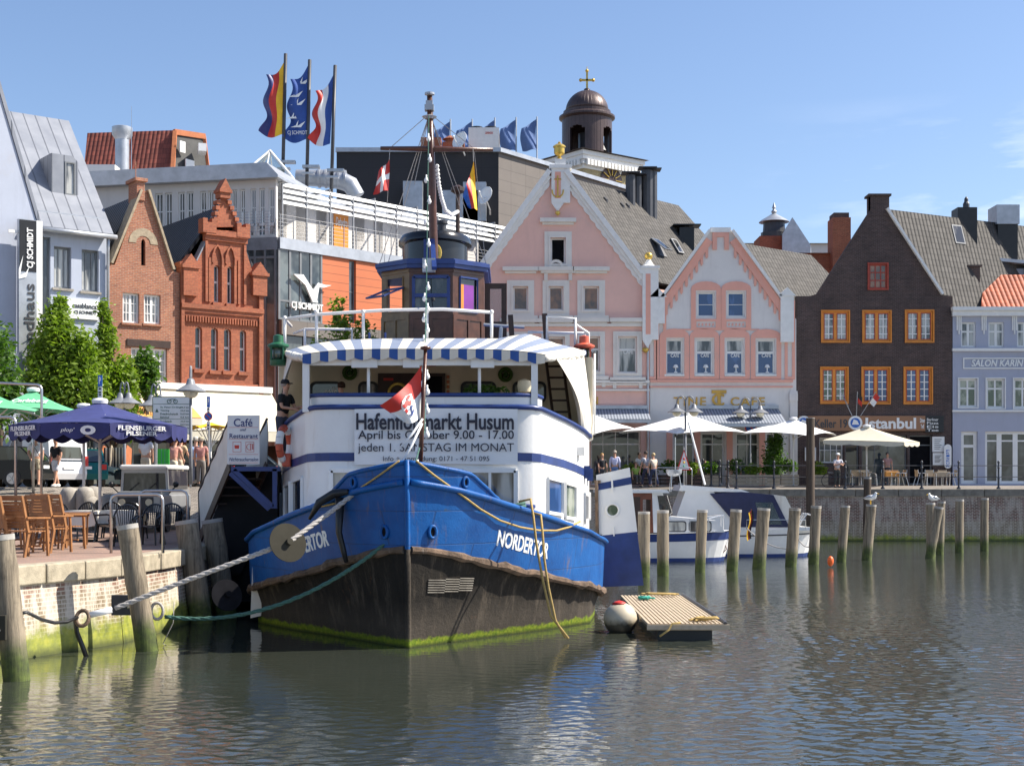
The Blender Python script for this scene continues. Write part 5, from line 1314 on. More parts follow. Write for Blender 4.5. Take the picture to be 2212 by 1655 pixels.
M['rope']=pm('rope_grey',(.42,.39,.36),.9,.3,30,.3)
M['rope_tan']=pm('rope_tan',(.42,.29,.1),.9,.25,25,.3)
M['rope_green']=pm('rope_green',(.06,.14,.11),.9,.3,25,.3)
for sd in(-1,1):
 m=MB()
 def lower(i,j,sd=sd):
  r=RS[i];zb=itp(ZB,r-.3);lv=[-.8,-.2,0,.12,.25,.5,.75,1];z=lv[j]if j<4 else(lv[3]+(zb-.06-lv[3])*(j-3)/6)
  return hull(r,z,sd,-.05*min(1,r)-.1*min(1,r*.5)*max(0,min(1,(zb-z)/.35)))
 idx=[[m.pt(lower(i,j))for j in range(10)]for i in range(len(RS))]
 up_=MB()
 def upper(i,j,sd=sd):
  r=RS[i];zb=itp(ZB,r-.3)+.02;zt=hz(r);return hull(r,zb+(zt-zb)*j/6,sd)
 idu=[[up_.pt(upper(i,j))for j in range(7)]for i in range(len(RS))]
 for i in range(len(RS)-1):
  for(mm,id_,n)in((m,idx,9),(up_,idu,6)):
   for j in range(n):
    q=[id_[i][j],id_[i+1][j],id_[i+1][j+1],id_[i][j+1]];mm.f.append(q if sd>0 else q[::-1]);mm.m.append(0)
 m.build('lower_hull',M['hull_black'],S,smooth=True)
 up_.build('topside',M['hull_blue'],S,smooth=True)
 # bulwark raised at the bow, double skinned
 rb=rlist(0,1.3,18);m=MB()
 def bz(r):return max(hz(r),itp(ZT,r-.35))if r<1.3 else hz(r)
 for a,b in zip(rb,rb[1:]):
  for off in(0,-.05):m.face([hull(a,hz(a),sd,off),hull(b,hz(b),sd,off),hull(b,bz(b),sd,off),hull(a,bz(a),sd,off)])
 m.build('bulwark',M['hull_blue'],S,smooth=True)
 m=MB();m.tube([hull(r,bz(r),sd,-.02)for r in rb],.045,8);m.build('bulwark_cap',M['hull_blue'],S,smooth=True)
 m=MB();m.tube([hull(r,hz(r),sd,.04)for r in RS],[.06 if r<3 else.05 for r in RS],8);m.build('rub_rail',M['hull_blue'],S,smooth=True)
 m=MB();q=rlist(0.02,26,150)
 m.tube([hull(r,itp(ZB,r-.3)-.03+rnd.uniform(-.03,.02),sd,.01)for r in q],[.055+rnd.uniform(0,.045)for r in q],7)
 m.build('rubbing_strake',M['rust'],S)
 if sd>0:
  m=MB();q=rlist(3.0,9,20);m.tube([hull(r,hz(r)+.04,sd,-.03)for r in q],.045,6);m.build('rail_cap',M['ship_white'],S,smooth=True)
  # hawse rings
 for r,z,rr,hole in((.24,2.1,.1,1),(.62,3.0,.085,1)):
  p=hull(r,z,sd,.01);tg=(hull(r+.1,z,sd)-hull(r-.1,z,sd)).normalized();n=tg.cross(Vector((0,0,1)))*sd;n=n if n.x*sd>0 else-n
  m=MB();m.tube([p+n*.01+(tg*.75*math.cos(a)+Vector((0,0,math.sin(a)*1.1)))*rr for a in[2*math.pi*k/16 for k in range(16)]],.032,6,closed=True)
  o=m.build('hawse_ring',M['hull_blue'],S,smooth=True)
  m=MB();m.tube([p-n*.005,p+n*.012],rr*.85,14);m.build('hawse_hole',M['void'],o)
  # ship's name, wrapped on the plating
 mb=text_mb('NORDERTOR',(0,0,1,1),0,.012,.02)
 def wrap(p,sd=sd):
  u=p.x if sd>0 else 1-p.x;r=1.33+1.3*u;zb=1.80-.33*u+(.0 if sd>0 else.0);return hull(r+.0,zb+.31*p.z,sd,.012-p.y)
 mb.v=[wrap(p)for p in mb.v];mb.build('name_lettering',M['letter_white'],S)
m=MB();m.tube([(0,-.355*z/3.2-.01,z)for z in(-.6,.5,1.5,2.5,3.4)],.05,8);m.build('stem',M['hull_blue'],S,smooth=True)
m=MB();m.tube([(0,-.355*z/3.2-.02,z)for z in(-.6,0,.5,1,1.8)],.055,8);m.build('stem_foot',M['hull_black'],S,smooth=True)
m=MB()
for a,b in zip(RS,RS[1:]):m.face([hull(a,hz(a)-.45,-1),hull(a,hz(a)-.45,1),hull(b,hz(b)-.45,1),hull(b,hz(b)-.45,-1)])
m.face([hull(28,z,s_)for z,s_ in((-.8,-1),(-.8,1),(2,1),(2,-1))]);m.build('deck',M['steel_dark'],S)
# small vent slats and drain plate on the starboard side
m=MB();m2=MB()
for k in range(6):
 for a,b in zip(rlist(.25,1.0,3),rlist(.25,1.0,3)[1:]):m.bar(hull(a,1.22-.045*k,1,-.02),hull(b,1.2-.045*k,1,-.02),.03,.02)
m.build('intake_grille',M['granite_dark'],S)
# deckhouse
HO=[(0,4.3),(2.0,4.3),(2.3,4.36),(2.5,4.52),(2.62,4.78),(3.02,5.7),(3.33,6.7),(3.56,7.6),(3.78,9.0),(3.88,12),(3.88,21),(3.0,23)]
def htop(y):return itp([(4.3,4.6),(5.9,4.38),(8.5,4.14),(12,4.1)],y)
LOOP=[(-x,y)for x,y in HO[::-1]][:-1]+HO
def band(m,lo,hi,off=0,pts=LOOP):
 for(a,b),(c,d)in zip(pts,pts[1:]):
  def o(x,y):
   l=math.hypot(x,y-9 if y<9 else 0.0001)or 1;n=Vector((x,(y-9)if y<9 else 0,0)).normalized()if y<9 else Vector((1 if x>0 else-1,0,0));return Vector((x,y,0))+n*off
  p,q=o(a,b),o(c,d);m.face([p+Vector((0,0,lo(b))),q+Vector((0,0,lo(d))),q+Vector((0,0,hi(d))),p+Vector((0,0,hi(b)))])
m=MB();band(m,lambda y:.9,htop);m.build('deckhouse_wall',M['ship_white'],S,smooth=True,weld=True,auto=40)
m=MB();m.face([(x,y,4.02)for x,y in LOOP]);m.build('upper_deck',M['granite_dark'],S)
sc_=lambda y:itp([(4.3,3.54),(8.5,3.17),(12,3.1)],y)
m=MB();band(m,lambda y:sc_(y)-.09,lambda y:sc_(y)+.09,.012);m.build('blue_stripe',M['ship_blue'],S,smooth=True)
m=MB();m.tube([(x*1.005,y-.01,htop(y))for x,y in LOOP],.055,8);m.build('deck_rim',M['ship_blue'],S,smooth=True)
UB=[(x*.965,y+.06)for x,y in LOOP if y<5.2]
m=MB();ub=lambda y:4.86-.12*max(0,y-4.6)
for off in(0,.06):band(m,lambda y:htop(y)-.1,ub,-off,UB)
m.build('upper_bulwark',M['ship_white'],S,smooth=True,weld=True,auto=40)
m=MB();m.tube([(x,y,ub(y))for x,y in UB],.045,8);m.build('upper_bulwark_cap',M['ship_blue'],S,smooth=True)
def onwall(name,pts,fr='white_paint',pane='glass_curtain',wd=.07,d=.05):
 p=[Vector(q)for q in pts];n=(p[1]-p[0]).cross(p[3]-p[0]).normalized();c=sum(p,Vector())/4
 if n.y>.2 or(abs(n.y)<=.2 and n.x*c.x<0):n=-n
 m=MB()
 for a,b in zip(p,p[1:]+p[:1]):m.bar(a+n*d/2,b+n*d/2,d,wd,up=n)if False else m.bar(a+n*.02,b+n*.02,wd,wd)
 o=m.build(name,M[fr],S)
 m=MB();m.face([q+n*.012 for q in p]);m.face([q+n*.002 for q in p[::-1]]);m.build('pane',M[pane],o);return o
for sd in(-1,1):
 a,b=sorted((sd*.86,sd*1.96))
 o=onwall('front_window',[(a,4.29,2.0),(b,4.29,2.0),(b,4.29,3.25),(a,4.29,3.25)],'ship_white','glass_curtain',.09)
 m=MB();m.box(((a+b)/2-.03,4.24,2.0),((a+b)/2+.03,4.27,3.25));m.build('mullion',M['ship_white'],o)
 onwall('side_window',[(sd*2.64,4.82,2.35),(sd*2.98,5.62,2.28),(sd*2.98,5.62,3.02),(sd*2.64,4.82,3.1)],'ship_white','glass_blue' if sd>0 else 'glass')
 onwall('side_window',[(sd*3.05,5.78,2.22),(sd*3.31,6.64,2.16),(sd*3.31,6.64,2.92),(sd*3.05,5.78,2.99)],'ship_white','glass_green' if sd>0 else 'glass')
 for k in range(3):y=7.8+k*1.6;x=itp([(q,p)for p,q in HO[4:]],y);x2=itp([(q,p)for p,q in HO[4:]],y+.55);onwall('side_window',[(sd*x,y,2.1),(sd*x2,y+.55,2.08),(sd*x2,y+.55,2.7),(sd*x,y,2.72)],'ship_white','glass')
 m=MB();m.lathe([(.14,0),(.14,.6),(.17,.62),(.17,.68),(.1,.7)],(sd*2.2,3.75,1.85),12);m.build('bollard',M['ship_white' if sd<0 else 'ship_blue'],S,smooth=True,auto=40)
 # rope coils on the fore deck bollards
for sd,mt in((1,'rope_green'),(-1,'rope')):
 m=MB()
 for k in range(7):m.tube([(sd*(1.95 if sd>0 else 1.9)+(.25-.012*k)*math.cos(a),2.9+(.25-.01*k)*math.sin(a),2.18+.06*k+.04*math.cos(a*sd))for a in[2*math.pi*j/16 for j in range(16)]],.034,6,closed=True)
 tag(m.build('rope_coil',M[mt],smooth=True),'green mooring rope coiled on the starboard fore deck below the large window' if sd>0 else 'grey mooring rope coiled around a post on the shaded fore deck','rope').location=(SX,SY,0)
 # cabin on the upper deck
m=MB();m.prism([(-3.86,4.05),(3.86,4.05),(3.86,6.08),(-3.86,6.08)],9.0,9.08);m.build('cabin_front',M['cream'],S)
m=MB();m.box((-3.88,9.085,4.05),(3.88,21,6.07));m.build('cabin_side',M['ship_white'],S)
m=MB();m.box((-3.7,8.75,6.085),(3.7,21.3,6.24));m.build('cabin_roof',M['ship_blue'],S,bevel=.04)
m=MB();m.box((-3.5,13.8,6.3),(3.4,20.5,6.62));m.box((-3.6,13.7,6.62),(3.5,20.6,6.82),1);m.build('aft_roof_house',[M['ship_white'],M['ship_blue']],S)
kk=34.2/F
cx_=lambda xd:(xd-CX)*kk-SX
def rnd_rect(x0,z0,x1,z1,r=.14):return[(cx+r*math.cos(a),cz+r*math.sin(a))for cx,cz,a0 in((x1-r,z1-r,0),(x0+r,z1-r,90),(x0+r,z0+r,180),(x1-r,z0+r,270))for a in[R(a0+22.5*k)for k in range(5)]]
for xa,xb,tx,pn in((670,739,'café','glass_shop'),(774,817,'Café','glass_curtain'),(995,1072,'','glass_green'),(1107,1180,'','glass_green')):
 a,b=cx_(xa),cx_(xb);m=MB();rr=rnd_rect(a,4.95,b,5.48);m.prism(rr,8.93,9.0,0,[rnd_rect(a+.06,5.01,b-.06,5.42,.1)]);o=m.build('cabin_window',M['black'],S)
 m=MB();m.prism(rnd_rect(a+.05,5.0,b-.05,5.43,.1),8.96,8.985);m.build('pane',M[pn],o)
 if tx:lettering(o,tx,(a+.35,5.1,b-.12,5.36),8.945,'letter_white',.01,.2,.01)
a,b=cx_(817),cx_(962);m=MB();m.box((a,8.94,4.6),(b,8.99,5.68));o=m.build('cabin_door',M['dark_wood'],S)
m=MB();m.box((cx_(912),8.92,4.6),(cx_(955),8.935,5.6));m.build('doorway',M['void'],o)
m=MB();q=((cx_(860),8.93,5.2));m.tube([(q[0]+.22*math.cos(t_),8.92,5.2+.22*math.sin(t_))for t_ in[2*math.pi*k/16 for k in range(16)]],.04,6,closed=True);m.build('wheel_emblem',M['gold'],o)
m=MB();m.box((cx_(829),8.93,5.5),(cx_(850),8.938,5.56));m.box((cx_(918),8.93,5.85),(cx_(942),8.99,5.93));m.build('red_plate',M['red'],S)
m=MB()
for k in range(5):m.box((cx_(965),8.95,5.55-.12*k),(cx_(971),8.99,5.63-.12*k))
m.build('sticker_column',M['terracotta'],S)
for xd,yd in((756,806),(1092,810)):
 m=MB();c=Vector((cx_(xd),8.92,3+(HY-yd)*kk));m.tube([c+Vector((.14*math.cos(a),0,.14*math.sin(a)))for a in[2*math.pi*k/14 for k in range(14)]],.05,7,closed=True);m.ball(c,.08,8)
 m.build('wreath',M['leaf_dark'],S)
 # awning with stripes
M['awn_a']=pm('awning_cream',(.70,.64,.53),.8,.06);M['awn_b']=pm('awning_bluegrey',(.20,.24,.33),.8,.08);M['awn_c']=pm('awning_blue',(.03,.09,.30),.8,.08)
def aw(u,v):
 x=(u*2-1);hw=3.62+(2.58-3.62)*v
 z=6.5-.67*v-.3*abs(x)**4*(1-.6*v)+.07*math.sin(v*math.pi)*math.cos(x*9)*.3+(.16*max(0,1-abs(x-.62)*5)if v<.9 else 0)*(1-v)
 return Vector((x*hw,8.7-4.3*v,z))
NS=28
m=MB();m.sheet(aw,NS*2,10,.015,lambda i,j:(i//2)%2);m.build('awning',[M['awn_b'],M['awn_a']],S,smooth=True)
def val(u,v):p=aw(u,1);return p+Vector((0,-.012*math.sin(u*60)-.02,-v*(.17+.05*abs(math.sin(u*math.pi*NS/2)))))
m=MB();m.sheet(val,NS*4,2,.012,lambda i,j:(i//4)%2);m.build('awning_valance',[M['awn_c'],M['awn_a']],S,smooth=True)
for sd in(-1,1):
 m=MB()
 def cur(u,v,sd=sd):
  A,B=(aw(1,.8),aw(1,.02))if sd>0 else(aw(0,.5),aw(0,.02))
  C_,D_=((3.5,7.5,4.3),(3.84,9.2,4.16))if sd>0 else((-3.6,8.0,4.3),(-3.84,9.0,4.3))
  p=A.lerp(B,u).lerp(Vector(C_).lerp(Vector(D_),u),v**1.0);k=math.sin(u*32+3*v)*.05*(.3+v);return p+Vector((sd*(k+.12*math.sin(v*math.pi)*(1-u)),k*.4,0))
 m.sheet(cur,60,12,.012);m.build('side_curtain',M['canvas_cream'],S,smooth=True)
 m=MB();m.tube([aw((sd+1)/2,1-k/24)+Vector((.02*math.sin(k*2.1),0,-.06-.02*math.cos(k*1.7)))for k in range(25)],[.07+.018*(k%2)for k in range(25)],8);m.build('rolled_flap',M['canvas_cream'],S,smooth=True)
m=MB()
for x in(-2.52,2.36):m.box((x-.07,4.42,4.5),(x+.07,4.56,5.75))
m.box((-2.5,4.5,5.5),(2.4,4.6,5.68));m.build('awning_post',M['ship_white'],S)
m=MB()
for x in(-1.2,1.18):m.tube([(x,4.6,4.5),(x,4.6,5.8)],.035,8)
m.tube([(-2.5,4.75,5.62),(0,4.65,5.66),(2.4,4.75,5.62)],.05,8)
m.build('awning_pole',M['ship_white'],S,smooth=True)
m=MB();[MB().box((a_,4.46,5.45),(b_,4.63,5.72)).build('awning_bracket',M['ship_white'],S)for a_,b_ in((-.45,-.1),(-1.55,-1.0),(1.0,1.5))]
# ladder and deck fittings right
m=MB()
for x in(2.9,3.3):m.bar((x,7.8,4.2),(x-.2,8.4,6.0),.05,.07)
for k in range(6):m.bar((2.88-.03*k,7.85+.1*k,4.4+.28*k),(3.28-.03*k,7.85+.1*k,4.4+.28*k),.03,.05)
m.build('ladder',M['dark_wood'],S)
m=MB();m.lathe([(.03,0),(.03,.35),(.13,.38),(.16,.5),(.14,.62),(.03,.66)],(2.15,5.2,4.6),12);m.build('deck_lamp',M['cream'],S,smooth=True,auto=50)
# roof railing
m=MB();zr_=7.08
rail=[(-3.75,10.2,6.98),(-3.7,8.9,7.0),(-2.9,8.75,7.1),(-1.2,8.7,7.2),(.2,8.7,7.22),(1.4,8.75,7.15)]
m.tube(rail,.04,8)
for x,y in((-3.7,8.9),(-2.9,8.75),(-1.75,8.7),(-.2,8.7),(1.38,8.75)):m.tube([(x,y,6.3),(x,y,7.15 if x>-3 else 7.03)],.038,8);m.ball((x,y,7.16 if x>-3 else 7.03),.06,8)
m.tube([(-3.8,11,6.88),(-3.4,10.2,6.9),(-2.2,10.2,6.9),(-2.2,10.2,6.3)],.035,8);m.tube([(-3.4,10.2,6.3),(-3.4,10.2,6.9)],.035,8)
m.tube([(2.3,10.4,6.3),(2.3,10.4,6.85),(3.75,10.4,6.82),(3.75,10.4,6.3)],.035,8);m.tube([(2.75,9.2,6.3),(2.75,9.2,7.1),(3.45,9.2,7.05),(3.45,9.2,6.3)],.038,8);m.tube([(3.45,9.2,6.9),(3.85,10.6,6.85),(3.85,10.6,5.2)],.038,8);m.tube([(3.93,9.3,6.2),(3.93,9.3,4.2)],.03,6)
m.build('roof_railing',M['ship_white'],S,smooth=True)
m=MB();
for x,y in((1.9,9.6),(2.75,9.35)):m.bar((x,y,6.3),(x-.06,y+.1,7.2),.09,.13)
m.build('davit_post',M['dark_wood'],S)
m=MB();m.tube([(1.55,10.5,6.3),(1.6,10.5,7.0)],.05,8);m.tube([(1.15,10.5,7.05),(2.2,10.5,6.98)],.04,8);m.build('handle_bar',M['sheet_metal'],S)
m=MB();m.box((-1.95,9.3,6.3),(-1.05,10,6.5));m.tube([(-1.7,9.6,6.5),(-1.7,9.6,6.75)],.03);m.tube([(-1.3,9.6,6.5),(-1.3,9.6,6.75)],.03);m.build('roof_locker',M['ship_blue'],S)
# wheelhouse
wx,wy=-.2,10.5;WP=[(-1.34,3.2),(-1.34,.75),(-.56,0),(.56,0),(1.34,.75),(1.34,3.2)]
z0,z1=6.32,8.58
def wq(i,u0,u1,za,zb,off=0):
 a,b=Vector((*WP[i],0)),Vector((*WP[i+1],0));d=b-a;n=Vector((d.y,-d.x,0)).normalized()
 f_=lambda u,z:Vector((wx,wy,0))+a+d*u+n*off+Vector((0,0,z));return[f_(u0,za),f_(u1,za),f_(u1,zb),f_(u0,zb)]
wh=MB()
oc=MB()
for i in range(5):
 lo,hi=(.12,.88);za,zb=(7.42,8.3)
 mm=oc if i==1 else wh
 if i in(1,2,3):
  if i==2:lo,hi=.06,.94
  if i!=2:lo,hi=.22,.78
  for q in((0,1,z0,za),(0,1,zb,z1),(0,lo,za,zb),(hi,1,za,zb)):mm.face(wq(i,*q))
  for q in((0,.1,z0,za-.1),(.9,1,z0,za-.1),(.1,.9,za-.22,za-.1),(.1,.9,z0,z0+.12),(0,1,zb+.1,zb+.16),(.47,.53,z0,za-.22)):
   w_=wq(i,*q,.025);mm.face(w_);b0=wq(i,*q,0)
   for k in range(4):mm.face([w_[k],b0[k],b0[(k+1)%4],w_[(k+1)%4]])
 else:mm.face(wq(i,0,1,z0,z1))
wh.build('wheelhouse_wall',M['wood_brown'],S);oc.build('wheelhouse_panel',M['wood_ochre'],S)
m=MB();m.prism([(wx-1.2,z0),(wx+1.2,z0),(wx+1.2,7.3),(wx-1.2,7.3)],wy+.8,wy+3.1);m.build('wheelhouse_inside',M['interior'],S)
m=MB()
for za,zb,off in((8.5,8.6,.1),(8.6,8.7,.14),(8.7,8.74,.06)):
 pts=[(wx+x*(1+off/1.2),wy+y-off if y<1 else wy+y+off)for x,y in WP]
 for(a,b),(c,d)in zip(pts,pts[1:]+pts[:1]):m.face([(a,b,za),(c,d,za),(c,d,zb),(a,b,zb)])
 m.face([(x,y,zb)for x,y in pts]);m.face([(x,y,za)for x,y in pts[::-1]])
m.build('wheelhouse_roof',M['ship_blue'],S)
def wframe(i,lo,hi,za,zb,mt,wd=.05,mid=None):
 q=wq(i,lo,hi,za,zb,.015);m=MB()
 for a,b in zip(q,q[1:]+q[:1]):m.bar(a,b,wd,wd)
 if mid:a=q[0].lerp(q[3],mid);b=q[1].lerp(q[2],mid);m.bar(a,b,wd*1.2,wd*1.2)
 return m.build('wheelhouse_window',M[mt],S)
o=wframe(2,.1,.9,7.45,8.28,'ship_blue',.08,.42);m=MB();m.face(wq(2,.08,.92,7.44,8.3,-.01));m.build('pane',M['glass'],o)
o=wframe(3,.22,.78,7.42,8.3,'ship_blue',.045);m=MB();m.face(wq(3,.22,.78,7.42,8.3,-.03));m.build('pane',M['glass'],o)
M['purple']=pm('curtain_purple',(.2,.03,.28),.7,.15);m=MB();m.face(wq(3,.36,.68,7.45,8.12,-.015));m.face(wq(3,.27,.36,7.45,8.12,-.014),1);m.build('curtain',[M['purple'],M['orange_frame']],o)
o=wframe(1,.22,.78,7.42,8.3,'wood_ochre',.03)
q=wq(1,.2,.8,8.02,8.02,.02);d=(q[1]-q[0]);n=Vector((d.y,-d.x,0)).normalized()*.68+Vector((0,0,-.28));m=MB()
fr=[q[0],q[1],q[1]+n,q[0]+n]
for a,b in zip(fr,fr[1:]+fr[:1]):m.bar(a,b,.07,.04)
o=m.build('opened_sash',M['ship_blue'],S);m=MB();m.face(fr);m.build('pane',M['clear_glass'],o)
# opened wheelhouse door
m=MB();a=Vector((wx+1.36,wy+1.0,0));dv=Vector((.56,-.05,0))
m.box((a.x,a.y-.03,6.5),(a.x+.58,a.y+.03,7.1));m.frame(a.x,7.1,a.x+.58,8.25,.14,a.y-.03,a.y+.03);o=m.build('wheelhouse_door',M['dark_wood'],S)
m=MB();m.box((a.x+.14,a.y-.01,7.24),(a.x+.44,a.y+.01,8.11));m.build('pane',M['clear_glass'],o)
# funnel
fx,fy=-.32,14.6
m=MB();m.lathe([(.93,6.3),(.93,9.72),(1.05,9.76),(1.05,9.86),(.98,9.98),(.7,10.0),(.68,9.85)],(fx,fy,0),32,sy=1.35);m.build('funnel',M['funnel'],S,smooth=True,auto=40)
m=MB();m.lathe([(.13,9.7),(.13,10.35),(.17,10.36),(.17,10.45),(.1,10.46)],(fx+.2,fy-.2,0),12);m.build('exhaust_pipe',M['steel_dark'],S,smooth=True,auto=40)
m=MB();m.box((fx-.25,fy-1.3,9.0),(fx-.05,fy-1.2,9.75));m.build('funnel_ladder',M['ship_blue'],S)
m=MB();c=Vector((fx+.08,fy-1.35,9.35));m.tube([c+Vector((.13*math.cos(a),0,.2*math.sin(a)))for a in[math.pi*(-.5+k/8)for k in range(9)]],.05,6);m.build('horn',M['gold'],S)
m=MB();m.tube([(.35,14,9.6),(.35,14,11.2)],.06,8);m.lathe([(.04,0),(.2,.1),(.2,.2),(.05,.28)],(.35,14,11.1),10);m.build('small_mast',M['dark_wood'],S)
# main mast
mw=lambda xd,yd,Y=36.4:P(xd,yd,Y)-Vector((SX,SY,0))
mb_,mt_=mw(938,590),mw(928,208)
m=MB();m.tube([(mb_.x,mb_.y,6.4),mb_,mb_.lerp(mt_,.6),mt_],[.13,.12,.1,.07],10);m.build('mast',M['wood_brown'],S,smooth=True)
m=MB();m.lathe([(.03,-.1),(.05,.0),(.13,.03),(.13,.08),(.03,.1)],mt_,14);c=mw(927.5,240);m.box((c.x-.12,c.y-.12,c.z),(c.x+.12,c.y+.12,c.z+.14));m.box((c.x-.09,c.y-.09,c.z+.14),(c.x+.09,c.y+.09,c.z+.25));m.lathe([(.12,-.22),(.2,-.16),(.05,-.1)],c,12);m.build('masthead_light',M['sheet_metal'],S)
m=MB();m.tube([mw(822,321),mw(930,322.5),mw(1065,324)],[.05,.075,.05],8);m.build('yard',M['wood_brown'],S,smooth=True)
m=MB();hd=mw(928,246)
for e in(mw(842,321),mw(1024,322),mw(895,400),mw(1040,592,37),mw(1056,585,37),mw(820,570,37),mw(838,570,37)):m.tube([hd,e],.012,4)
for xd in(842,1024):m.tube([mw(xd,322),mw(xd+(-12 if xd<900 else 26),580)],.01,4)
m.build('rigging',M['rope'],S)
m=MB();m.bar(mw(938,580,35.2),mw(934,520,36.2),.12,.1);m.build('mast_bracket',M['ship_blue'],S)
m=MB();c=mw(926,575,35.4);m.box((c.x-.16,c.y,c.z-.15),(c.x+.16,c.y+.2,c.z+.2));m.build('floodlight',M['sheet_metal'],S)
# navigation lanterns, large and old fashioned
for sd,mt in((-1,'green_lantern'),(1,'red_lantern')):
 M[mt]=pm(mt,(.015,.11,.05)if sd<0 else(.55,.10,.05),.45,.15);c=P(601,790,33.6)-Vector((SX,SY,0))if sd<0 else P(1262,790,34.4)-Vector((SX,SY,0))
 m=MB();m.lathe([(.18,0),(.2,.03),(.2,.13),(.22,.14)],c,12);m.lathe([(.22,.42),(.26,.46),(.26,.5),(.13,.56),(.12,.72),(.03,.75)],c,12)
 for a in(0,90,180,270):m.bar(c+Vector((.2*math.cos(R(a+45)),.2*math.sin(R(a+45)),.12)),c+Vector((.2*math.cos(R(a+45)),.2*math.sin(R(a+45)),.44)),.1,.04)
 o=m.build('navigation_lantern',M[mt],S,smooth=True,auto=40);m=MB();m.lathe([(.14,.12),(.15,.28),(.14,.44)],c,12);m.build('lens',M['glass_green'],o,smooth=True)
 # opened side gate with porthole, swung out
PT=[P(1290,1268,33),P(1390,1264,33),P(1360,1010,33),P(1288,1026,33)]
PT=[p-Vector((SX,SY,0))for p in PT]
def gq(u,v,off=0):p=PT[0].lerp(PT[1],u).lerp(PT[3].lerp(PT[2],u),v);return p+Vector((0,off,0))
def slab(m,u0,u1,v0,v1,a,b,mi=0):
 A=[gq(u0,v0,a),gq(u1,v0,a),gq(u1,v1,a),gq(u0,v1,a)];B=[gq(u0,v0,b),gq(u1,v0,b),gq(u1,v1,b),gq(u0,v1,b)]
 m.face(A,mi);m.face(B[::-1],mi)
 for k in range(4):m.face([A[k],B[k],B[(k+1)%4],A[(k+1)%4]],mi)
m=MB();slab(m,0,1,0,.455,-.03,.03,0);slab(m,0,1,.456,1,-.03,.03,1);slab(m,0,1,.86,.92,-.035,.031,0);o=m.build('side_gate',[M['ship_blue'],M['ship_white']],S)
c=gq(.42,.665,-.04);m=MB();m.tube([c+Vector((.15*math.cos(a),0,.15*math.sin(a)))for a in[2*math.pi*k/18 for k in range(18)]],.025,6,closed=True);q=m.build('porthole',M['ship_white'],o)
m=MB();m.tube([c+Vector((0,-.0,0)),c+Vector((0,.015,0))],.145,18);m.build('pane',M['glass_green'],q)
m=MB();m.tube([gq(.02,.0,-.08),gq(.0,.95,-.08)],.04,8);
for v in(.1,.45,.93):m.box(gq(-.06,v,-.1),gq(.12,v+.015,-.02))
m.build('gate_hinge',M['rust'],o)
m=MB();m.bar(gq(.45,.83,-.05),gq(.45,.96,-.05),.05,.04);m.bar(gq(.42,.44,-.05),gq(.42,.52,-.05),.04,.03);m.build('gate_latch',M['ship_white'],o)
for k,(y,w_)in enumerate(((7.9,.3),(8.6,.25))):m=MB();xx=itp([(q,p)for p,q in HO[4:]],y);m.cbox((xx+.06,y,sc_(y)+.02),(.14,w_,.3));m.build('wall_box',M['ship_blue'],S)
m=MB();m.box((3.35,6.9,3.62),(3.55,7.15,3.82));m.build('wall_light',M['ship_white'],S)
# ---- things carried by the ship
bn=thing('banner','white printed banner with black market dates stretched across the front of the ship','banner',(SX,SY+4.24,0))
x0,x1,zb,zt=-1.46,2.0,3.37,4.55
m=MB();m.sheet(lambda u,v:(x0+(x1-x0)*u,-.012*math.sin(u*17)-.01*math.sin(u*5+v*4),zb+(zt-zb)*v+.02*math.sin(u*3.1)),30,8,.004);m.build('cloth',M['canvas_white'],bn,smooth=True)
for tx,r,b,mt in(('Hafenflohmarkt Husum',(-1.42,4.11,1.92,4.47),.022,'letter_dark'),('April bis Oktober 9.00 - 17.00',(-1.38,3.86,1.92,4.10),.008,'letter_dark'),('jeden 1. SAMSTAG IM MONAT',(-1.38,3.6,1.92,3.83),0,'letter_dark'),('Info + Anmeldung: 0171 - 47 51 095',(-.85,3.42,1.4,3.555),0,'letter_dark')):
 lettering(bn,tx,r,-.045,mt,b,0,.003)
 # flag at the bow
fs=thing('bow_flagstaff','dark wooden flagstaff standing at the bow of the ship','flagstaff',P(906,1003,25.45))
b0=PM[fs.name].translation;tp=P(919,757,25.6)-b0
m=MB();m.tube([(0,0,-.4),tp],[.045,.035],8);m.lathe([(.03,0),(.09,.02),(.1,.06),(.02,.08)],tp,10);m.build('pole',M['wood_brown'],fs,smooth=True)
fl=thing('flag','red and white flag with a heraldic emblem hanging from the bow flagstaff','flag',P(914,790,25.5))
kf=25.4/F
def flag(u,v):
 hx=-2*v-0;p=Vector(((-4-2*v)*kf,0,-112*v*kf));q=Vector(((-92+46*v)*kf,-.15,(-88-30*v)*kf));c=p.lerp(q,u)
 return c+Vector((0,.09*math.sin(u*7+v*2)-.1*u,-.10*math.sin(u*3.1)))
m=MB();m.sheet(flag,24,16,.006,lambda i,j:0 if j<8 else 1);m.build('cloth',[M['red'],M['canvas_white']],fl,smooth=True)
mbe=MB()
def fpoly(pts,mi,off):
 l=[flag(u,v)+Vector((0,-off,0))for u,v in pts];mbe.face(l,mi);mbe.face([p+Vector((0,.006,0))for p in l][::-1],mi)
fpoly([(.28,.3),(.42,.24),(.52,.3),(.6,.46),(.55,.66),(.42,.8),(.3,.72),(.24,.5)],1,.02)
for pts in([(.3,.34),(.36,.27),(.42,.33),(.36,.38)],[(.3,.45),(.5,.4),(.56,.46),(.48,.55),(.4,.5),(.32,.56)],[(.46,.56),(.54,.58),(.5,.7),(.44,.66)],[(.52,.34),(.58,.44),(.54,.42)]):fpoly(pts,0,.03)
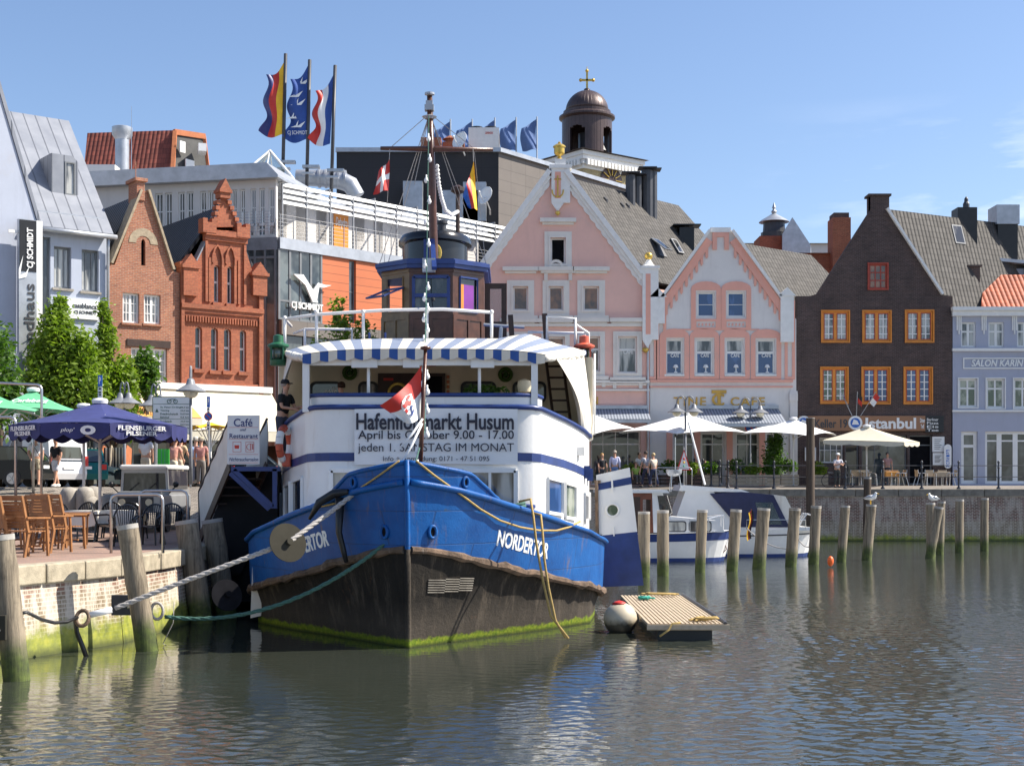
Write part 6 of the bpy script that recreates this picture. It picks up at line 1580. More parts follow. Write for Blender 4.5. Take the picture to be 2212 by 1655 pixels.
for pts in([(.30,.58),(.33,.56),(.35,.76),(.32,.78)],[(.26,.6),(.4,.62),(.4,.65),(.26,.63)],[(.25,.7),(.28,.7),(.34,.8),(.42,.74),(.43,.77),(.34,.84),(.26,.76)]):fpoly(pts,2,.035)
mbe.build('emblem',[M['red'],M['canvas_white'],M['ship_blue']],fl)
for i,(a,b)in enumerate(((P(913,905,25.4),P(866,965,25.2)),(P(912,915,25.4),P(868,1000,25.1)))):
 m=MB();m.tube([a,a.lerp(b,.5)+Vector((.0,0,-.03)),b],[.02,.025,.018],6);tag(m.build('flag_tie',M['canvas_white'],smooth=True),('upper' if i==0 else 'lower')+' of two white ties pulled from the bow flagstaff towards the rail','tie')
 # string of bulbs
ls=thing('light_string','string of white bulbs running from the masthead down to the bow','light string',P(926,250,36))
pts=[P(926,250,36),P(921,620,34.6),P(919,735,32),P(918,860,27.5),P(917,930,26),P(897,1000,25.0)]
o0=PM[ls.name].translation
def along(n):
 ll=[(b-a).length for a,b in zip(pts,pts[1:])];T=sum(ll);out=[]
 for k in range(n):
  d=T*k/(n-1);i=0
  while i<len(ll)-1 and d>ll[i]:d-=ll[i];i+=1
  out.append(pts[i].lerp(pts[i+1],min(1,d/ll[i])))
 return out
m=MB();m.tube([p-o0 for p in pts],.014,5);m.build('cable',M['rope_green'],ls)
m=MB()
B0=None
for k,p in enumerate(along(27)[1:]):
 if B0 is None:
  m=MB();m.lathe([(.02,.06),(.02,.0),(.045,-.04),(.06,-.09),(.04,-.14),(.005,-.155)],(0,0,0),10);B0=m.build('bulb',M['letter_white'],ls,smooth=True);B0.location=p-o0
 else:c=B0.copy();COL.objects.link(c);c.parent=ls;c.location=p-o0+Vector((.04 if k%2 else-.04,0,0))
 # net of white bulbs / floats drooping aft
fpts=[P(944,360,36.6),P(948,400,36.8),P(954,430,37),P(962,455,37.2),P(975,465,38),P(988,458,39)]
m=MB();m.tube(fpts,.02,5)
for i in range(24):
 t_=i/23*(len(fpts)-1);k=min(int(t_),len(fpts)-2);m.ball(fpts[k].lerp(fpts[k+1],t_-k),.06,6)
tag(m.build('light_string',M['letter_white']),'thick white festoon drooping behind the mast to the small aft mast','light string')
# signal flags on the yard
for nm,lb,x0,pts_,cols in(('flag','small red and white flag hanging from the left yardarm',842,((841,345),(839,412),(806,420),(818,372)),('red','canvas_white','red')),('flag','yellow, red and blue striped flag hanging from the right yardarm',1022,((1023,350),(1031,455),(1012,448),(1000,425)),('yellow','red','sign_blue'))):
 q=[P(x,y,36.2)for x,y in pts_];th=thing(nm,lb,'flag',q[0])
 def ff(u,v):a=q[0].lerp(q[1],v);b=q[3].lerp(q[2],v);return a.lerp(b,u)-q[0]+Vector((0,.12*math.sin(u*6+v*3),0))
 m=MB();m.sheet(ff,9,10,.01,(lambda i,j:i//3)if x0>900 else(lambda i,j:1 if(3<j<6 or 2<i<5)else 0));m.build('cloth',[M[c]for c in cols],th,smooth=True)
 m=MB();m.tube([Vector((0,0,0)),P(x0,323,36.3)-q[0]],.012,4);m.build('halyard',M['rope'],th)
 # mooring lines, anchor, rat guards
def sagline(a,b,sag,n=24):return[a.lerp(b,k/n)-Vector((0,0,sag*4*(k/n)*(1-k/n)))for k in range(n+1)]
def rope(name,pts,r,mt,lb,cat='rope',tw=True):
 m=MB()
 if tw:
  for s_ in range(3):
   out=[];L_=0;n=len(pts);dens=[]
   for a,b in zip(pts,pts[1:]):
    k=max(2,int((b-a).length/.07));dens+=[a.lerp(b,j/k)for j in range(k)]
   for i,p in enumerate(dens):
    d=(dens[min(i+1,len(dens)-1)]-dens[max(i-1,0)]).normalized();e=d.orthogonal().normalized();g_=d.cross(e);ph=i*1.1+s_*2.094
    out.append(p+(e*math.cos(ph)+g_*math.sin(ph))*r*.5)
   m.tube(out,r*.62,5)
 else:m.tube(pts,r,6)
 return tag(m.build(name,M[mt],smooth=True),lb,cat)
A1=P(806,1035,25.9);G1=P(622,1172,24.6);B1=P(180,1331,23.9)
rope('mooring_rope',[A1,A1.lerp(G1,.5)-Vector((0,0,.02)),G1,G1.lerp(B1,.5)-Vector((0,0,.02)),P(240,1317,24.0)],.045,'rope','pale twisted mooring rope running from the bow through a round guard to the quay ring')
m=MB();m.tube([P(242,1317,24.0),P(190,1329,23.95)],.055,8);tag(m.build('rope_sleeve',M['canvas_white'],smooth=True),'white sleeve on the pale mooring rope next to the rusty ring','rope sleeve')
m=MB();c=P(178,1335,23.9);m.tube([c+Vector((.11*math.cos(a),.05*math.sin(a),.13*math.sin(a)))for a in[2*math.pi*k/14 for k in range(14)]],.035,6,closed=True);tag(m.build('mooring_ring',M['rust'],smooth=True),'rusty iron ring on the brick quay wall holding the pale rope','mooring ring')
rope('mooring_rope',sagline(P(862,1150,25.3),P(345,1330,25.2),.55),.038,'rope_green','dark green mooring rope sagging from the bow hawse to the quay wall')
m=MB();c=P(338,1320,25.2);m.tube([c+Vector((.11*math.cos(a),.04,.15*math.sin(a)))for a in[2*math.pi*k/14 for k in range(14)]],.03,6,closed=True);tag(m.build('mooring_ring',M['rope'],smooth=True),'pale iron ring at the quay corner holding the green rope','mooring ring')
M['tin']=pm('tin_grey',(.045,.042,.033),1,.12,spec=.05)
for(xd,yd,Y,lb)in((622,1172,24.6,'round grey rat guard disc on the pale mooring rope in front of the name'),(490,1285,25.6,'round dark rat guard disc in the shade left of the hull, near the water')):
 c=P(xd,yd,Y);ax=Vector((.55,-.75,.28)).normalized();m=MB(Matrix.Translation(c)@ax.to_track_quat('Z','Y').to_matrix().to_4x4());rr=.355 if yd<1200 else.3
 m.lathe([(.03,-.02),(rr,-.008),(rr,.008),(.03,.02)],(0,0,0),28);m.cyl((0,0,-.1),(0,0,.1),.06);tag(m.build('rat_guard',M['tin' if yd<1200 else 'void'],smooth=True,auto=30),lb,'rat guard')  # lower disc is near-black instead of tin, its shade painted in
rope('mooring_rope',[hull(r_,z_,1,.07)+Vector((SX,SY,0))for r_,z_ in((.03,3.38),(.2,3.12),(.5,2.78),(.85,2.5),(1.25,2.28),(1.7,2.14),(2.2,2.06),(2.7,2.04),(3.1,2.1),(3.5,2.2))],.022,'rope_tan','thin yellow rope looping along the bow from the stem to the deckhouse',tw=False)
rope('mooring_rope',[hull(r_,z_,-1,.06)+Vector((SX,SY,0))for r_,z_ in((.02,3.38),(.3,3.05),(.6,2.8),(.9,2.62),(1.2,2.56),(1.6,2.5))],.018,'rope_tan','thin yellow rope along the shaded rail left of the stem',tw=False)
for i,(q,lb)in enumerate(((((1120,1084),(1146,1078),(1152,1115),(1158,1170),(1172,1250),(1190,1330),(1228,1379)),'tan rope hanging over the name lettering into the water, left one of the pair'),(((1150,1108),(1168,1112),(1172,1150),(1176,1210),(1185,1270),(1200,1340),(1222,1378)),'tan rope hanging over the name lettering into the water, right one of the pair'))):
 rope('hanging_rope',[P(x,y,26.3+.25*(k<2)-.1*(k>2))for k,(x,y)in enumerate(q)],.025,'rope_tan',lb,tw=False)
an=thing('anchor','black stock anchor hanging over the shaded bow rail','anchor',P(735,1085,25.7))
o0=PM[an.name].translation;w_=lambda x,y,Y=25.7:P(x,y,Y)-o0
m=MB();m.tube([w_(735,1075),w_(732,1150),w_(742,1190),w_(748,1215)],[.09,.06,.055,.04],8);m.build('shank',M['black'],an,smooth=True)
m=MB();m.tube([w_(752,1062,25.5),w_(722,1066),w_(690,1085),w_(668,1122)],[.05,.09,.08,.03],8);m.build('fluke',M['black'],an,smooth=True)
# lifebuoy in its holder at the port rail
lb_=thing('lifebuoy','orange and white lifebuoy hanging at the shaded side of the deckhouse','lifebuoy',P(615,960,30.9))
m=MB();
for k in range(16):
 a0,a1=2*math.pi*k/16,2*math.pi*(k+1)/16
 m.tube([(.1*math.cos(a)*.8,.25*math.cos(a),.36*math.sin(a))for a in(a0,(a0+a1)/2,a1)],.085,8,m=0 if(k//2)%2 else 1,caps=False)
m.build('ring',[M['letter_white'],M['red_lantern']],lb_,smooth=True)
m=MB();m.box((-.05,-.12,-.5),(.15,.1,-.2));m.build('light_float',M['red_lantern'],lb_,bevel=.04)
# planter on the upper deck
pb=thing('deck_planter','green leafy planter behind the white rail of the upper deck','plant',P(1050,858,30.6))
m=MB();m.box((-.55,-.12,-.1),(.55,.12,.05));m.build('box',M['dark_wood'],pb)
def leaves(m,cen,rad,n,sz,sq=(1,1,1),shell=.4):
 for _ in range(n):
  d=Vector((rnd.gauss(0,1),rnd.gauss(0,1),rnd.gauss(0,1))).normalized()*rad*(shell+(1-shell)*rnd.random()**.6)
  p=Vector(cen)+Vector((d.x*sq[0],d.y*sq[1],d.z*sq[2]));leaf(m,p,sz*rnd.uniform(.6,1.3))
def leaf(m,p,s):
 a=Vector((rnd.gauss(0,1),rnd.gauss(0,1),rnd.gauss(0,.6))).normalized();b=a.cross(Vector((rnd.gauss(0,1),rnd.gauss(0,1),rnd.gauss(0,1)))).normalized()
 m.face([p-a*s,p+b*s*.45,p+a*s,p-b*s*.45])
m=MB();leaves(m,(0,0,.12),.5,300,.06,(1.1,.35,.35),.1);m.build('foliage',M['leaf_dark'],pb)
# ------------------------------------------------------------------ piles, boats, raft
def pile_mat(name,lo,hi,moss):
 t=NT(name);o=t.co('Object');s=t.n('SeparateXYZ',Vector=o)
 g=t.noise(1.0,o,7,.75,(14,14,.6));c=t.ramp(g,[(.32,lo),(.5,sc(hi,.65)),(.66,hi)])
 c=t.mix(t.rng(t.noise(3,o,5),.58,.7,0,.4),c,sc(lo,.6))
 mz=t.math('ADD',s.outputs[2],t.math('MULTIPLY',t.math('SUBTRACT',t.noise(3,o,5),.5),.5))
 c=t.mix(t.rng(mz,moss+.15,moss-.25,0,.9),c,t.ramp(t.noise(9,o),[(.3,(.02,.035,.008)),(.7,(.08,.12,.012))]))
 t.bump(g,.7,.03);return t.out(c,.85)
M['pile']=pile_mat('pile_wood',(.055,.042,.03),(.33,.27,.19),.55)
M['pile_dark']=pile_mat('pile_dark',(.04,.028,.02),(.12,.085,.06),.3)
M['pile_top']=pm('pile_cap',(.36,.34,.31),.8,.2,6,.3)
def pile(xt,yt,xb,yb,wd,lb,Y=None,mat='pile',grp='mooring piles standing in the harbour',cap=True,rake=0):
 Yb=3*F/(yb-HY)if Y is None else Y
 b=P(xb,yb,Yb);b.z=0;tp=P(xt,yt,Yb+rake);r=wd/F*Yb/2*rnd.uniform(.94,1.06)
 th=thing('mooring_pile',lb,'mooring pile',b,0,grp);d=tp-b
 m=MB();n=12;k=9
 pts=[d*(i/k)for i in range(k+1)];pts=[d*(-1.2/max(.5,d.z))]+pts
 m.tube(pts,[r*(1.04-.03*i/k+rnd.uniform(-.045,.045))for i in range(k+2)],n);m.build('post',M[mat],th,smooth=True,auto=50)
 if cap:u=d.normalized();m=MB();m.tube([d-u*.06,d+u*.025],r*1.03,n);m.build('cap',M['pile_top'],th,smooth=True,auto=50)
 return th
rows=[(1391,1107,1391,1247,26,'weathered pile closest to the open side gate of the ship'),(1432,1104,1432,1244,26,'weathered pile in front of the wooden cabin door of the nearer motor boat'),(1517,1103,1512,1237,23,'weathered pile between the two cabin windows of the nearer motor boat'),(1590,1102,1581,1234,25,'weathered pile at the bow of the nearer motor boat'),(1650,1099,1639,1229,26,'leaning weathered pile in front of the navy boat canopy'),(1717,1099,1708,1224,24,'weathered pile wrapped with a rope at the stern of the farther boat'),(1763,1094,1757,1219,23,'weathered pile just right of the farther boat with a rope turn'),(1826,1093,1817,1214,20,'weathered pile standing alone beside the orange buoy'),(1882,1091,1872,1210,21,'weathered pile with a standing gull on its top'),(2028,1096,2008,1206,20,'steeply leaning front pile of the cluster of three'),(2034,1084,2030,1198,15,'thin pile at the back of the cluster of three'),(2010,1087,2011,1202,18,'upright left pile of the cluster of three with a resting gull'),(2073,1080,2072,1194,18,'slim pile standing alone between the cluster and the last pile'),(2127,1077,2126,1190,17,'slim pile standing farthest to the right in the water')]
for xt,yt,xb,yb,wd,lb in rows:pile(xt,yt,xb,yb,wd,lb)
pile(1750.5,904,1750.5,1180,18.5,'very tall dark brown pile rising above the quay street',63,'pile_dark')
pile(1874,1032,1872,1168,16,'dark wooden pile standing close against the brick quay wall',69.8,'pile_dark')
pile(2,1159,36,1469,57,'big grey leaning pile at the left edge of the photo',None,grp='timber piles along the low quay')
pile(275,1136,318,1405,46,'big sunlit leaning pile in front of the quay corner',None,grp='timber piles along the low quay')
pile(402,1126,436,1345,45,'shaded leaning pile beside the boarding stairs, nearer the terrace',None,grp='timber piles along the low quay')
pile(458,1124,490,1328,42,'shaded leaning pile directly below the boarding stairs',None,grp='timber piles along the low quay')
for(x0,y0,x1,y1,Y,mt,lb)in((240,1285,310,1329,25.2,'steel_dark','black fender board bolted across the quay behind the sunlit pile'),(-20,1329,12,1383,20.7,'tin','grey metal plate with a bolt on the leftmost pile')):
 a,b=P(x0,y1,Y),P(x1,y0,Y);th=thing('fender_board',lb,'fender',a);m=MB();m.box((0,0,0),(b.x-a.x,.07,b.z-a.z));m.build('board',M[mt],th,bevel=.01)
 m=MB();m.ball(((b.x-a.x)*.55,-.02,(b.z-a.z)*.4),.03,8);m.build('bolt',M['steel'],th)
rope('hose',[P(40,1326,22.8),P(58,1322,22.9),P(90,1338,23.2),P(118,1345,23.4),P(145,1343,23.7),P(168,1333,23.9)],.03,'black','black hose sagging along the brick quay wall',tw=False)
rope('old_rope',[P(163,1340,23.9),P(166,1365,24),P(178,1395,24),P(187,1420,24)],.045,'black','dark weedy rope hanging from the rusty ring into the water',tw=False)
rope('thin_line',[P(376,1300,25.5),P(374,1345,25.5),P(352,1390,25.6),P(372,1400,25.6)],.009,'rope','thin pale line dangling beside the quay corner',tw=False)
def gull(c,rz,sit,lb):
 th=thing('gull',lb,'gull',c,rz);m=MB();h=.12 if sit else.2
 m.tube([(0,.24,h+.03),(0,.12,h+.06),(0,-.02,h+.08),(0,-.14,h+.12),(0,-.18,h+.2),(0,-.2,h+.25),(0,-.25,h+.24)],[.02,.07,.11,.1,.055,.055,.02],10);m.build('body',M['letter_white'],th,smooth=True)
 m=MB();m.tube([(.07,-.1,h+.12),(.08,.05,h+.12),(.03,.3,h+.05)],[.03,.06,.01],8);m.tube([(-.07,-.1,h+.12),(-.08,.05,h+.12),(-.03,.3,h+.05)],[.03,.06,.01],8);m.build('wing',M['sheet_metal'],th,smooth=True)
 m=MB();m.tube([(0,-.25,h+.24),(0,-.33,h+.22)],[.018,.006],6);m.build('beak',M['yellow'],th)
 if not sit:
  m=MB();m.tube([(.03,0,0),(.03,0,h)],.012,5);m.tube([(-.03,0,0),(-.03,0,h)],.012,5);m.build('leg',M['yellow'],th)
gull(P(1881,1090.5,53.6),R(60),False,'white gull standing on a mooring pile near the quay');gull(P(2016,1087,56.2),R(-70),True,'white gull resting on the cluster of three piles')
bo=thing('buoy','small orange buoy floating right of the farther motor boat','buoy',P(1794,1225,49));o0=PM[bo.name].translation
m=MB();m.ball((0,0,.22),.115,14,sz=1.6);m.build('float',pm('buoy_orange',(.85,.14,.02),.4,.05),bo,smooth=True);bo.location.z=0
# big fender ball and raft beside the ship
th=thing('fender_ball','big off-white round fender with red top floating between hull and raft','fender',P(1340,1362,27.9));th.location.z=.26
t=NT('fender_vinyl');o=t.co('Object');s=t.n('SeparateXYZ',Vector=o)
c=t.mix(t.rng(t.math('ADD',s.outputs[2],t.math('MULTIPLY',t.math('SUBTRACT',t.noise(5,o,5),.5),.25)),.02,-.12),(.50,.43,.31),(.08,.068,.045));M['fender']=t.out(c,.5)
m=MB();m.ball((0,0,0),.34,20);m.build('ball',M['fender'],th,smooth=True)
m=MB();m.lathe([(.16,.30),(.1,.345),(.05,.36),(.01,.37)],(-.02,0,0),12);m.build('collar',M['red'],th,smooth=True)
rf=thing('raft','low floating work raft with ribbed pale wooden grating beside the ship','raft',(2.56,26.3,0));W=1.46;LG=6.6
M['grating']=pm('grating',(.46,.37,.26),.8,.15,8,.3)
m=MB()
for k in range(18):x=W*(k+.5)/18;m.box((x-.026,0,.27),(x+.026,LG,.33))
m.build('slats',M['grating'],rf)
for y in(.02,1.6,3.3,5,LG-.1):m=MB();m.box((0,y,.2),(W,y+.09,.269));m.build('crossbeam',M['grating'],rf)
m=MB();m.box((0,-.03,.22),(W+.1,.015,.31));m.build('end_board',M['grating'],rf)
m=MB();m.box((.22,.2,-.2),(W-.2,LG-.1,.199));m.build('float',M['black'],rf)
m=MB();m.tube([(W+.02,.0+LG*k/60,.33+.025*(k%2))for k in range(61)],.035,6);m.build('chain_edge',M['steel_dark'],rf)
def pilerope(lb,c,n,sx,sy,mt):
 m=MB();pts=[Vector(c)+Vector((rnd.uniform(-sx,sx),rnd.uniform(-sy,sy),rnd.uniform(0,.05)))for _ in range(n)];sm=[]
 for i in range(n-3):
  for k in range(5):
   u=k/5;p0,p1,p2,p3=pts[i:i+4];sm.append(.5*((2*p1)+(p2-p0)*u+(2*p0-5*p1+4*p2-p3)*u*u+(3*p1-p0-3*p2+p3)*u**3))
 m.tube(sm,.02,5);tag(m.build('rope_heap',M[mt],smooth=True),lb,'rope')
pilerope('tan rope heaped along the far end of the raft',(3.5,32.5,.36),16,.5,.2,'rope_tan');pilerope('tan rope heaped on the near right corner of the raft',(3.65,26.7,.36),16,.33,.18,'rope_tan')
M['rope_teal']=pm('rope_teal',(.03,.3,.22),.8,.2);pilerope('small teal net bunched on the far part of the raft',(3.05,31.6,.36),20,.2,.2,'rope_teal')
rope('hanging_rope',[P(1470,1345,26.2),P(1452,1347,26.2),P(1445,1360,26.15),P(1425,1374,26.1)],.022,'rope_tan','short tan rope hanging off the front edge of the raft',tw=False)
# motor boats
M['navy_dark']=pm('navy_dark',(.022,.026,.075),.7,.2);M['gel']=pm('gelcoat',(.76,.76,.75),.25,.04);M['mahogany']=pm('mahogany',(.17,.045,.02),.35,.25,4)
def boat(name,lb,x0,x1,Y,fb,bw,bow=1):
 """hull from x0 to x1 (metres), bow at the x1 end"""
 th=thing(name,lb,'motor boat',(x0,Y,0));Lb=x1-x0
 def st(u):return bw*(1 if u<.55 else math.sqrt(max(0.003,1-((u-.55)/.45)**2.2)))
 def side(m,za,zb,off=0,mi=0):
  n=16
  for s_ in(-1,1):
   for i in range(n):
    q=[]
    for u,z in((i/n,za),((i+1)/n,za),((i+1)/n,zb),(i/n,zb)):
     fl=.8+.2*min(1,max(0,z/fb));q.append((u*Lb+.35*u**3*z/fb-.0,s_*(st(u)*fl+off),z+.12*u*u*(z/fb)))
    m.face(q if s_<0 else q[::-1],mi)
  m.face([(0,-bw*.95,za),(0,-bw*.95,zb),(0,bw*.95,zb),(0,bw*.95,za)],mi)
 return th,side,st,Lb
th,side,st,Lb=boat('motor_boat','white motor boat with blue band and mahogany wheelhouse moored beyond the ship',4.0,8.15,53.5,1.05,1.35)
m=MB();side(m,-.3,.14);m.build('antifouling',M['ship_blue'],th,smooth=True);m=MB();side(m,.14,.75);m.build('hull',M['gel'],th,smooth=True,auto=40)
m=MB();side(m,.75,1.02,.012);m.build('blue_band',M['ship_blue'],th,smooth=True)
m=MB();n=12
for i in range(n):
 a,b=i/n,(i+1)/n;m.face([(a*Lb+.35*a**3,-st(a),1.05+.12*a*a),(b*Lb+.35*b**3,-st(b),1.05+.12*b*b),(b*Lb+.35*b**3,st(b),1.05+.12*b*b),(a*Lb+.35*a**3,st(a),1.05+.12*a*a)])
m.build('deck',M['gel'],th)
m=MB();m.prism([(1.6,1.06),(4.05,1.12),(3.75,1.55),(1.6,1.75)],-1.0,1.0);m.build('fore_cabin',M['gel'],th,bevel=.06)
for a,b in((1.75,2.55),(2.72,3.5)):
 m=MB();m.prism(rnd_rect(a,1.17,b,1.5,.09),-1.03,-1.0);o=m.build('cabin_window',M['glass_curtain'],th);m=MB();m.prism(rnd_rect(a-.04,1.13,b+.04,1.54,.1),-1.022,-1.0,0,[rnd_rect(a,1.17,b,1.5,.09)]);m.build('rim',M['steel_dark'],o)
m=MB();m.prism([(-.6,1.05),(1.95,1.1),(1.55,2.6),(-.6,2.6)],-.95,.95,0,[[(-.35,1.5),(.15,1.5),(.15,2.3),(-.35,2.3)],[(.95,1.75),(1.25,1.75),(1.25,2.35),(.95,2.35)]]);m.build('wheelhouse',M['mahogany'],th)
m=MB();m.box((.25,-.97,1.1),(.85,-.94,2.45));m.build('doorway',M['dark_wood'],th)
m=MB();m.prism([(1.35,1.1),(2.1,1.1),(1.7,2.6),(1.3,2.6)],-.97,.97);m.build('white_pillar',M['gel'],th)
m=MB();m.face([(2.11,-.85,1.75),(2.11,.85,1.75),(1.9,.85,2.5),(1.9,-.85,2.5)]);m.face([(1.62,-.985,1.7),(1.98,-.985,1.7),(1.77,-.985,2.5),(1.5,-.985,2.5)]);m.build('windscreen',M['glass'],th)
m=MB();m.prism([(-.8,2.6),(1.95,2.6),(1.85,2.72),(-.8,2.74)],-1.1,1.1);m.build('cabin_roof',M['gel'],th,bevel=.03)
m=MB()
for x in(1.9,2.7,3.4):m.tube([(x,-1.2,1.1),(x,-1.2,1.65)],.015,5)
m.tube([(1.7,-1.2,1.6),(3.4,-1.2,1.65),(4.1,-.3,1.75),(4.1,.3,1.75),(3.4,1.2,1.65)],.018,5)
for y in(-.3,.3):m.tube([(4.1,y,1.1),(4.1,y,1.75)],.015,5)
m.build('pulpit',M['steel'],th)
m=MB();m.tube([(4.05,-.35,1.05),(4.2,-.4,.45),(4.05,-.4,.3),(3.95,-.35,.3)],.02,5);m.tube([(4.25,-.3,1.05),(4.42,-.35,.45)],.02,5);m.build('bow_ladder',M['mahogany'],th)
# kettle barbecue on its roof
kb=thing('kettle_barbecue','silver kettle barbecue with thin legs standing on the nearer boat roof','barbecue',P(1456,1062,53.6));m=MB();m.lathe([(.05,.58),(.22,.62),(.3,.72),(.31,.86),(.28,.86),(.25,.72)],(0,0,0),16);m.build('bowl',M['sheet_metal'],kb,smooth=True,auto=50)
m=MB()
for a in(0,120,240):m.tube([(.3*math.cos(R(a)),.3*math.sin(R(a)),0),(.2*math.cos(R(a)),.2*math.sin(R(a)),.66)],.015,5)
m.tube([(.05,0,.86),(.05,0,2.1)],.02,5);m.build('leg',M['steel'],kb)
th,side,st,Lb=boat('motor_boat','white motor boat with navy canvas canopy and steel stern rails',7.6,12.1,57,1.05,1.4)
m=MB();side(m,-.3,.12);m.build('antifouling',M['ship_blue'],th,smooth=True);m=MB();side(m,.12,1.05);m.build('hull',M['gel'],th,smooth=True,auto=40)
m=MB();side(m,.82,.87,.012);m.build('rubbing_strip',M['steel_dark'],th,smooth=True)
m=MB();m.prism([(-1.2,1.05),(1.5,1.05),(.5,2.65),(-.6,2.72)],-1.15,1.15);m.prism([(-.9,2.66),(1.95,2.6),(1.6,2.72),(-.8,2.9)],-1.2,1.2);m.prism([(1.5,.95),(4.55,1.08),(4.4,1.2),(1.5,1.25)],-1.2,1.2);m.build('superstructure',M['gel'],th,bevel=.04)
m=MB();m.prism([(.35,2.55),(1.6,2.62),(2.9,2.5),(3.55,1.2),(1.5,1.2)],-1.22,1.22);m.build('canopy',M['navy_dark'],th,bevel=.08)
m=MB();m.prism([(2.85,2.52),(3.4,2.44),(4.0,1.2),(3.55,1.2)],-1.15,1.15);m.build('canopy_end',M['canvas_cream'],th,bevel=.06)
m=MB();m.prism([(2.15,2.2),(2.85,2.2),(3.25,1.3),(2.5,1.3)],-1.235,-1.222);m.build('canopy_window',M['clear_glass'],th)
m=MB()
for y in(-1,-.6,-.2):m.tube([(3.9,y,1.15),(4.3,y,1.75),(4.65,y,1.65),(4.75,y,.9)],.03,6)
m.tube([(1.8,-1.35,1.1),(1.8,-1.35,1.5),(4.2,-1.2,1.5),(4.2,-1.2,1.1)],.018,5);m.build('stern_rail',M['steel'],th)
m=MB();m.tube([P(1523,1047,56.5)-Vector((7.6,57,0)),P(1487,912,56.5)-Vector((7.6,57,0))],.04,6);m.build('aerial_mast',M['gel'],th)
th=thing('flag','black, red and gold flag hanging from a short staff between the two motor boats','flag',P(1616,1160,52));m=MB();m.tube([(0,0,-.1),(.12,0,1.05)],.018,5);m.build('staff',M['mahogany'],th)
m=MB();m.sheet(lambda u,v:(.1-.03*v-.16*(u-.4)+.05*math.sin(v*6),.04*math.sin(u*5),1.0-1.05*v-.1*u),6,8,.012,lambda i,j:i//2);m.build('cloth',[M['black'],M['red'],M['yellow']],th,smooth=True)
for a,b,lb in((P(1612,1140,52),P(1716,1185,50.5),'pale slack mooring line from the nearer boat to the roped pile'),(P(1725,1165,56),P(1763,1170,51),'pale mooring line tying the farther boat to its right pile')):rope('mooring_line',sagline(a,b,.25,12),.02,'rope',lb,tw=False)
# ------------------------------------------------------------------ people
def skin(pts,edges,sub=1):
 me=bpy.data.meshes.new('s');me.from_pydata([p[0]for p in pts],edges,[]);o=bpy.data.objects.new('s',me);COL.objects.link(o)
 md=o.modifiers.new('k','SKIN');md.use_smooth_shade=True
 for i,p in enumerate(pts):
  sv=me.skin_vertices[0].data[i];r=p[1];sv.radius=(r,r)if not isinstance(r,tuple)else r;sv.use_root=(i==0)
 s2=o.modifiers.new('b','SUBSURF');s2.levels=sub;s2.render_levels=sub
 dg=bpy.context.evaluated_depsgraph_get();dg.update();ev=bpy.data.meshes.new_from_object(o.evaluated_get(dg))
 m=MB();m.v=[v.co.copy()for v in ev.vertices];m.f=[list(p.vertices)for p in ev.polygons];m.m=[0]*len(m.f)
 bpy.data.objects.remove(o);bpy.data.meshes.remove(me);bpy.data.meshes.remove(ev);return m
CM={}
def cm(c,r=.85):
 if c not in CM:CM[c]=pm('cloth_%02d'%len(CM),c,r,.14,6,.15)
 return CM[c]
SKIN=pm('skin',(.55,.30,.20),.5,.08);M['skin']=SKIN
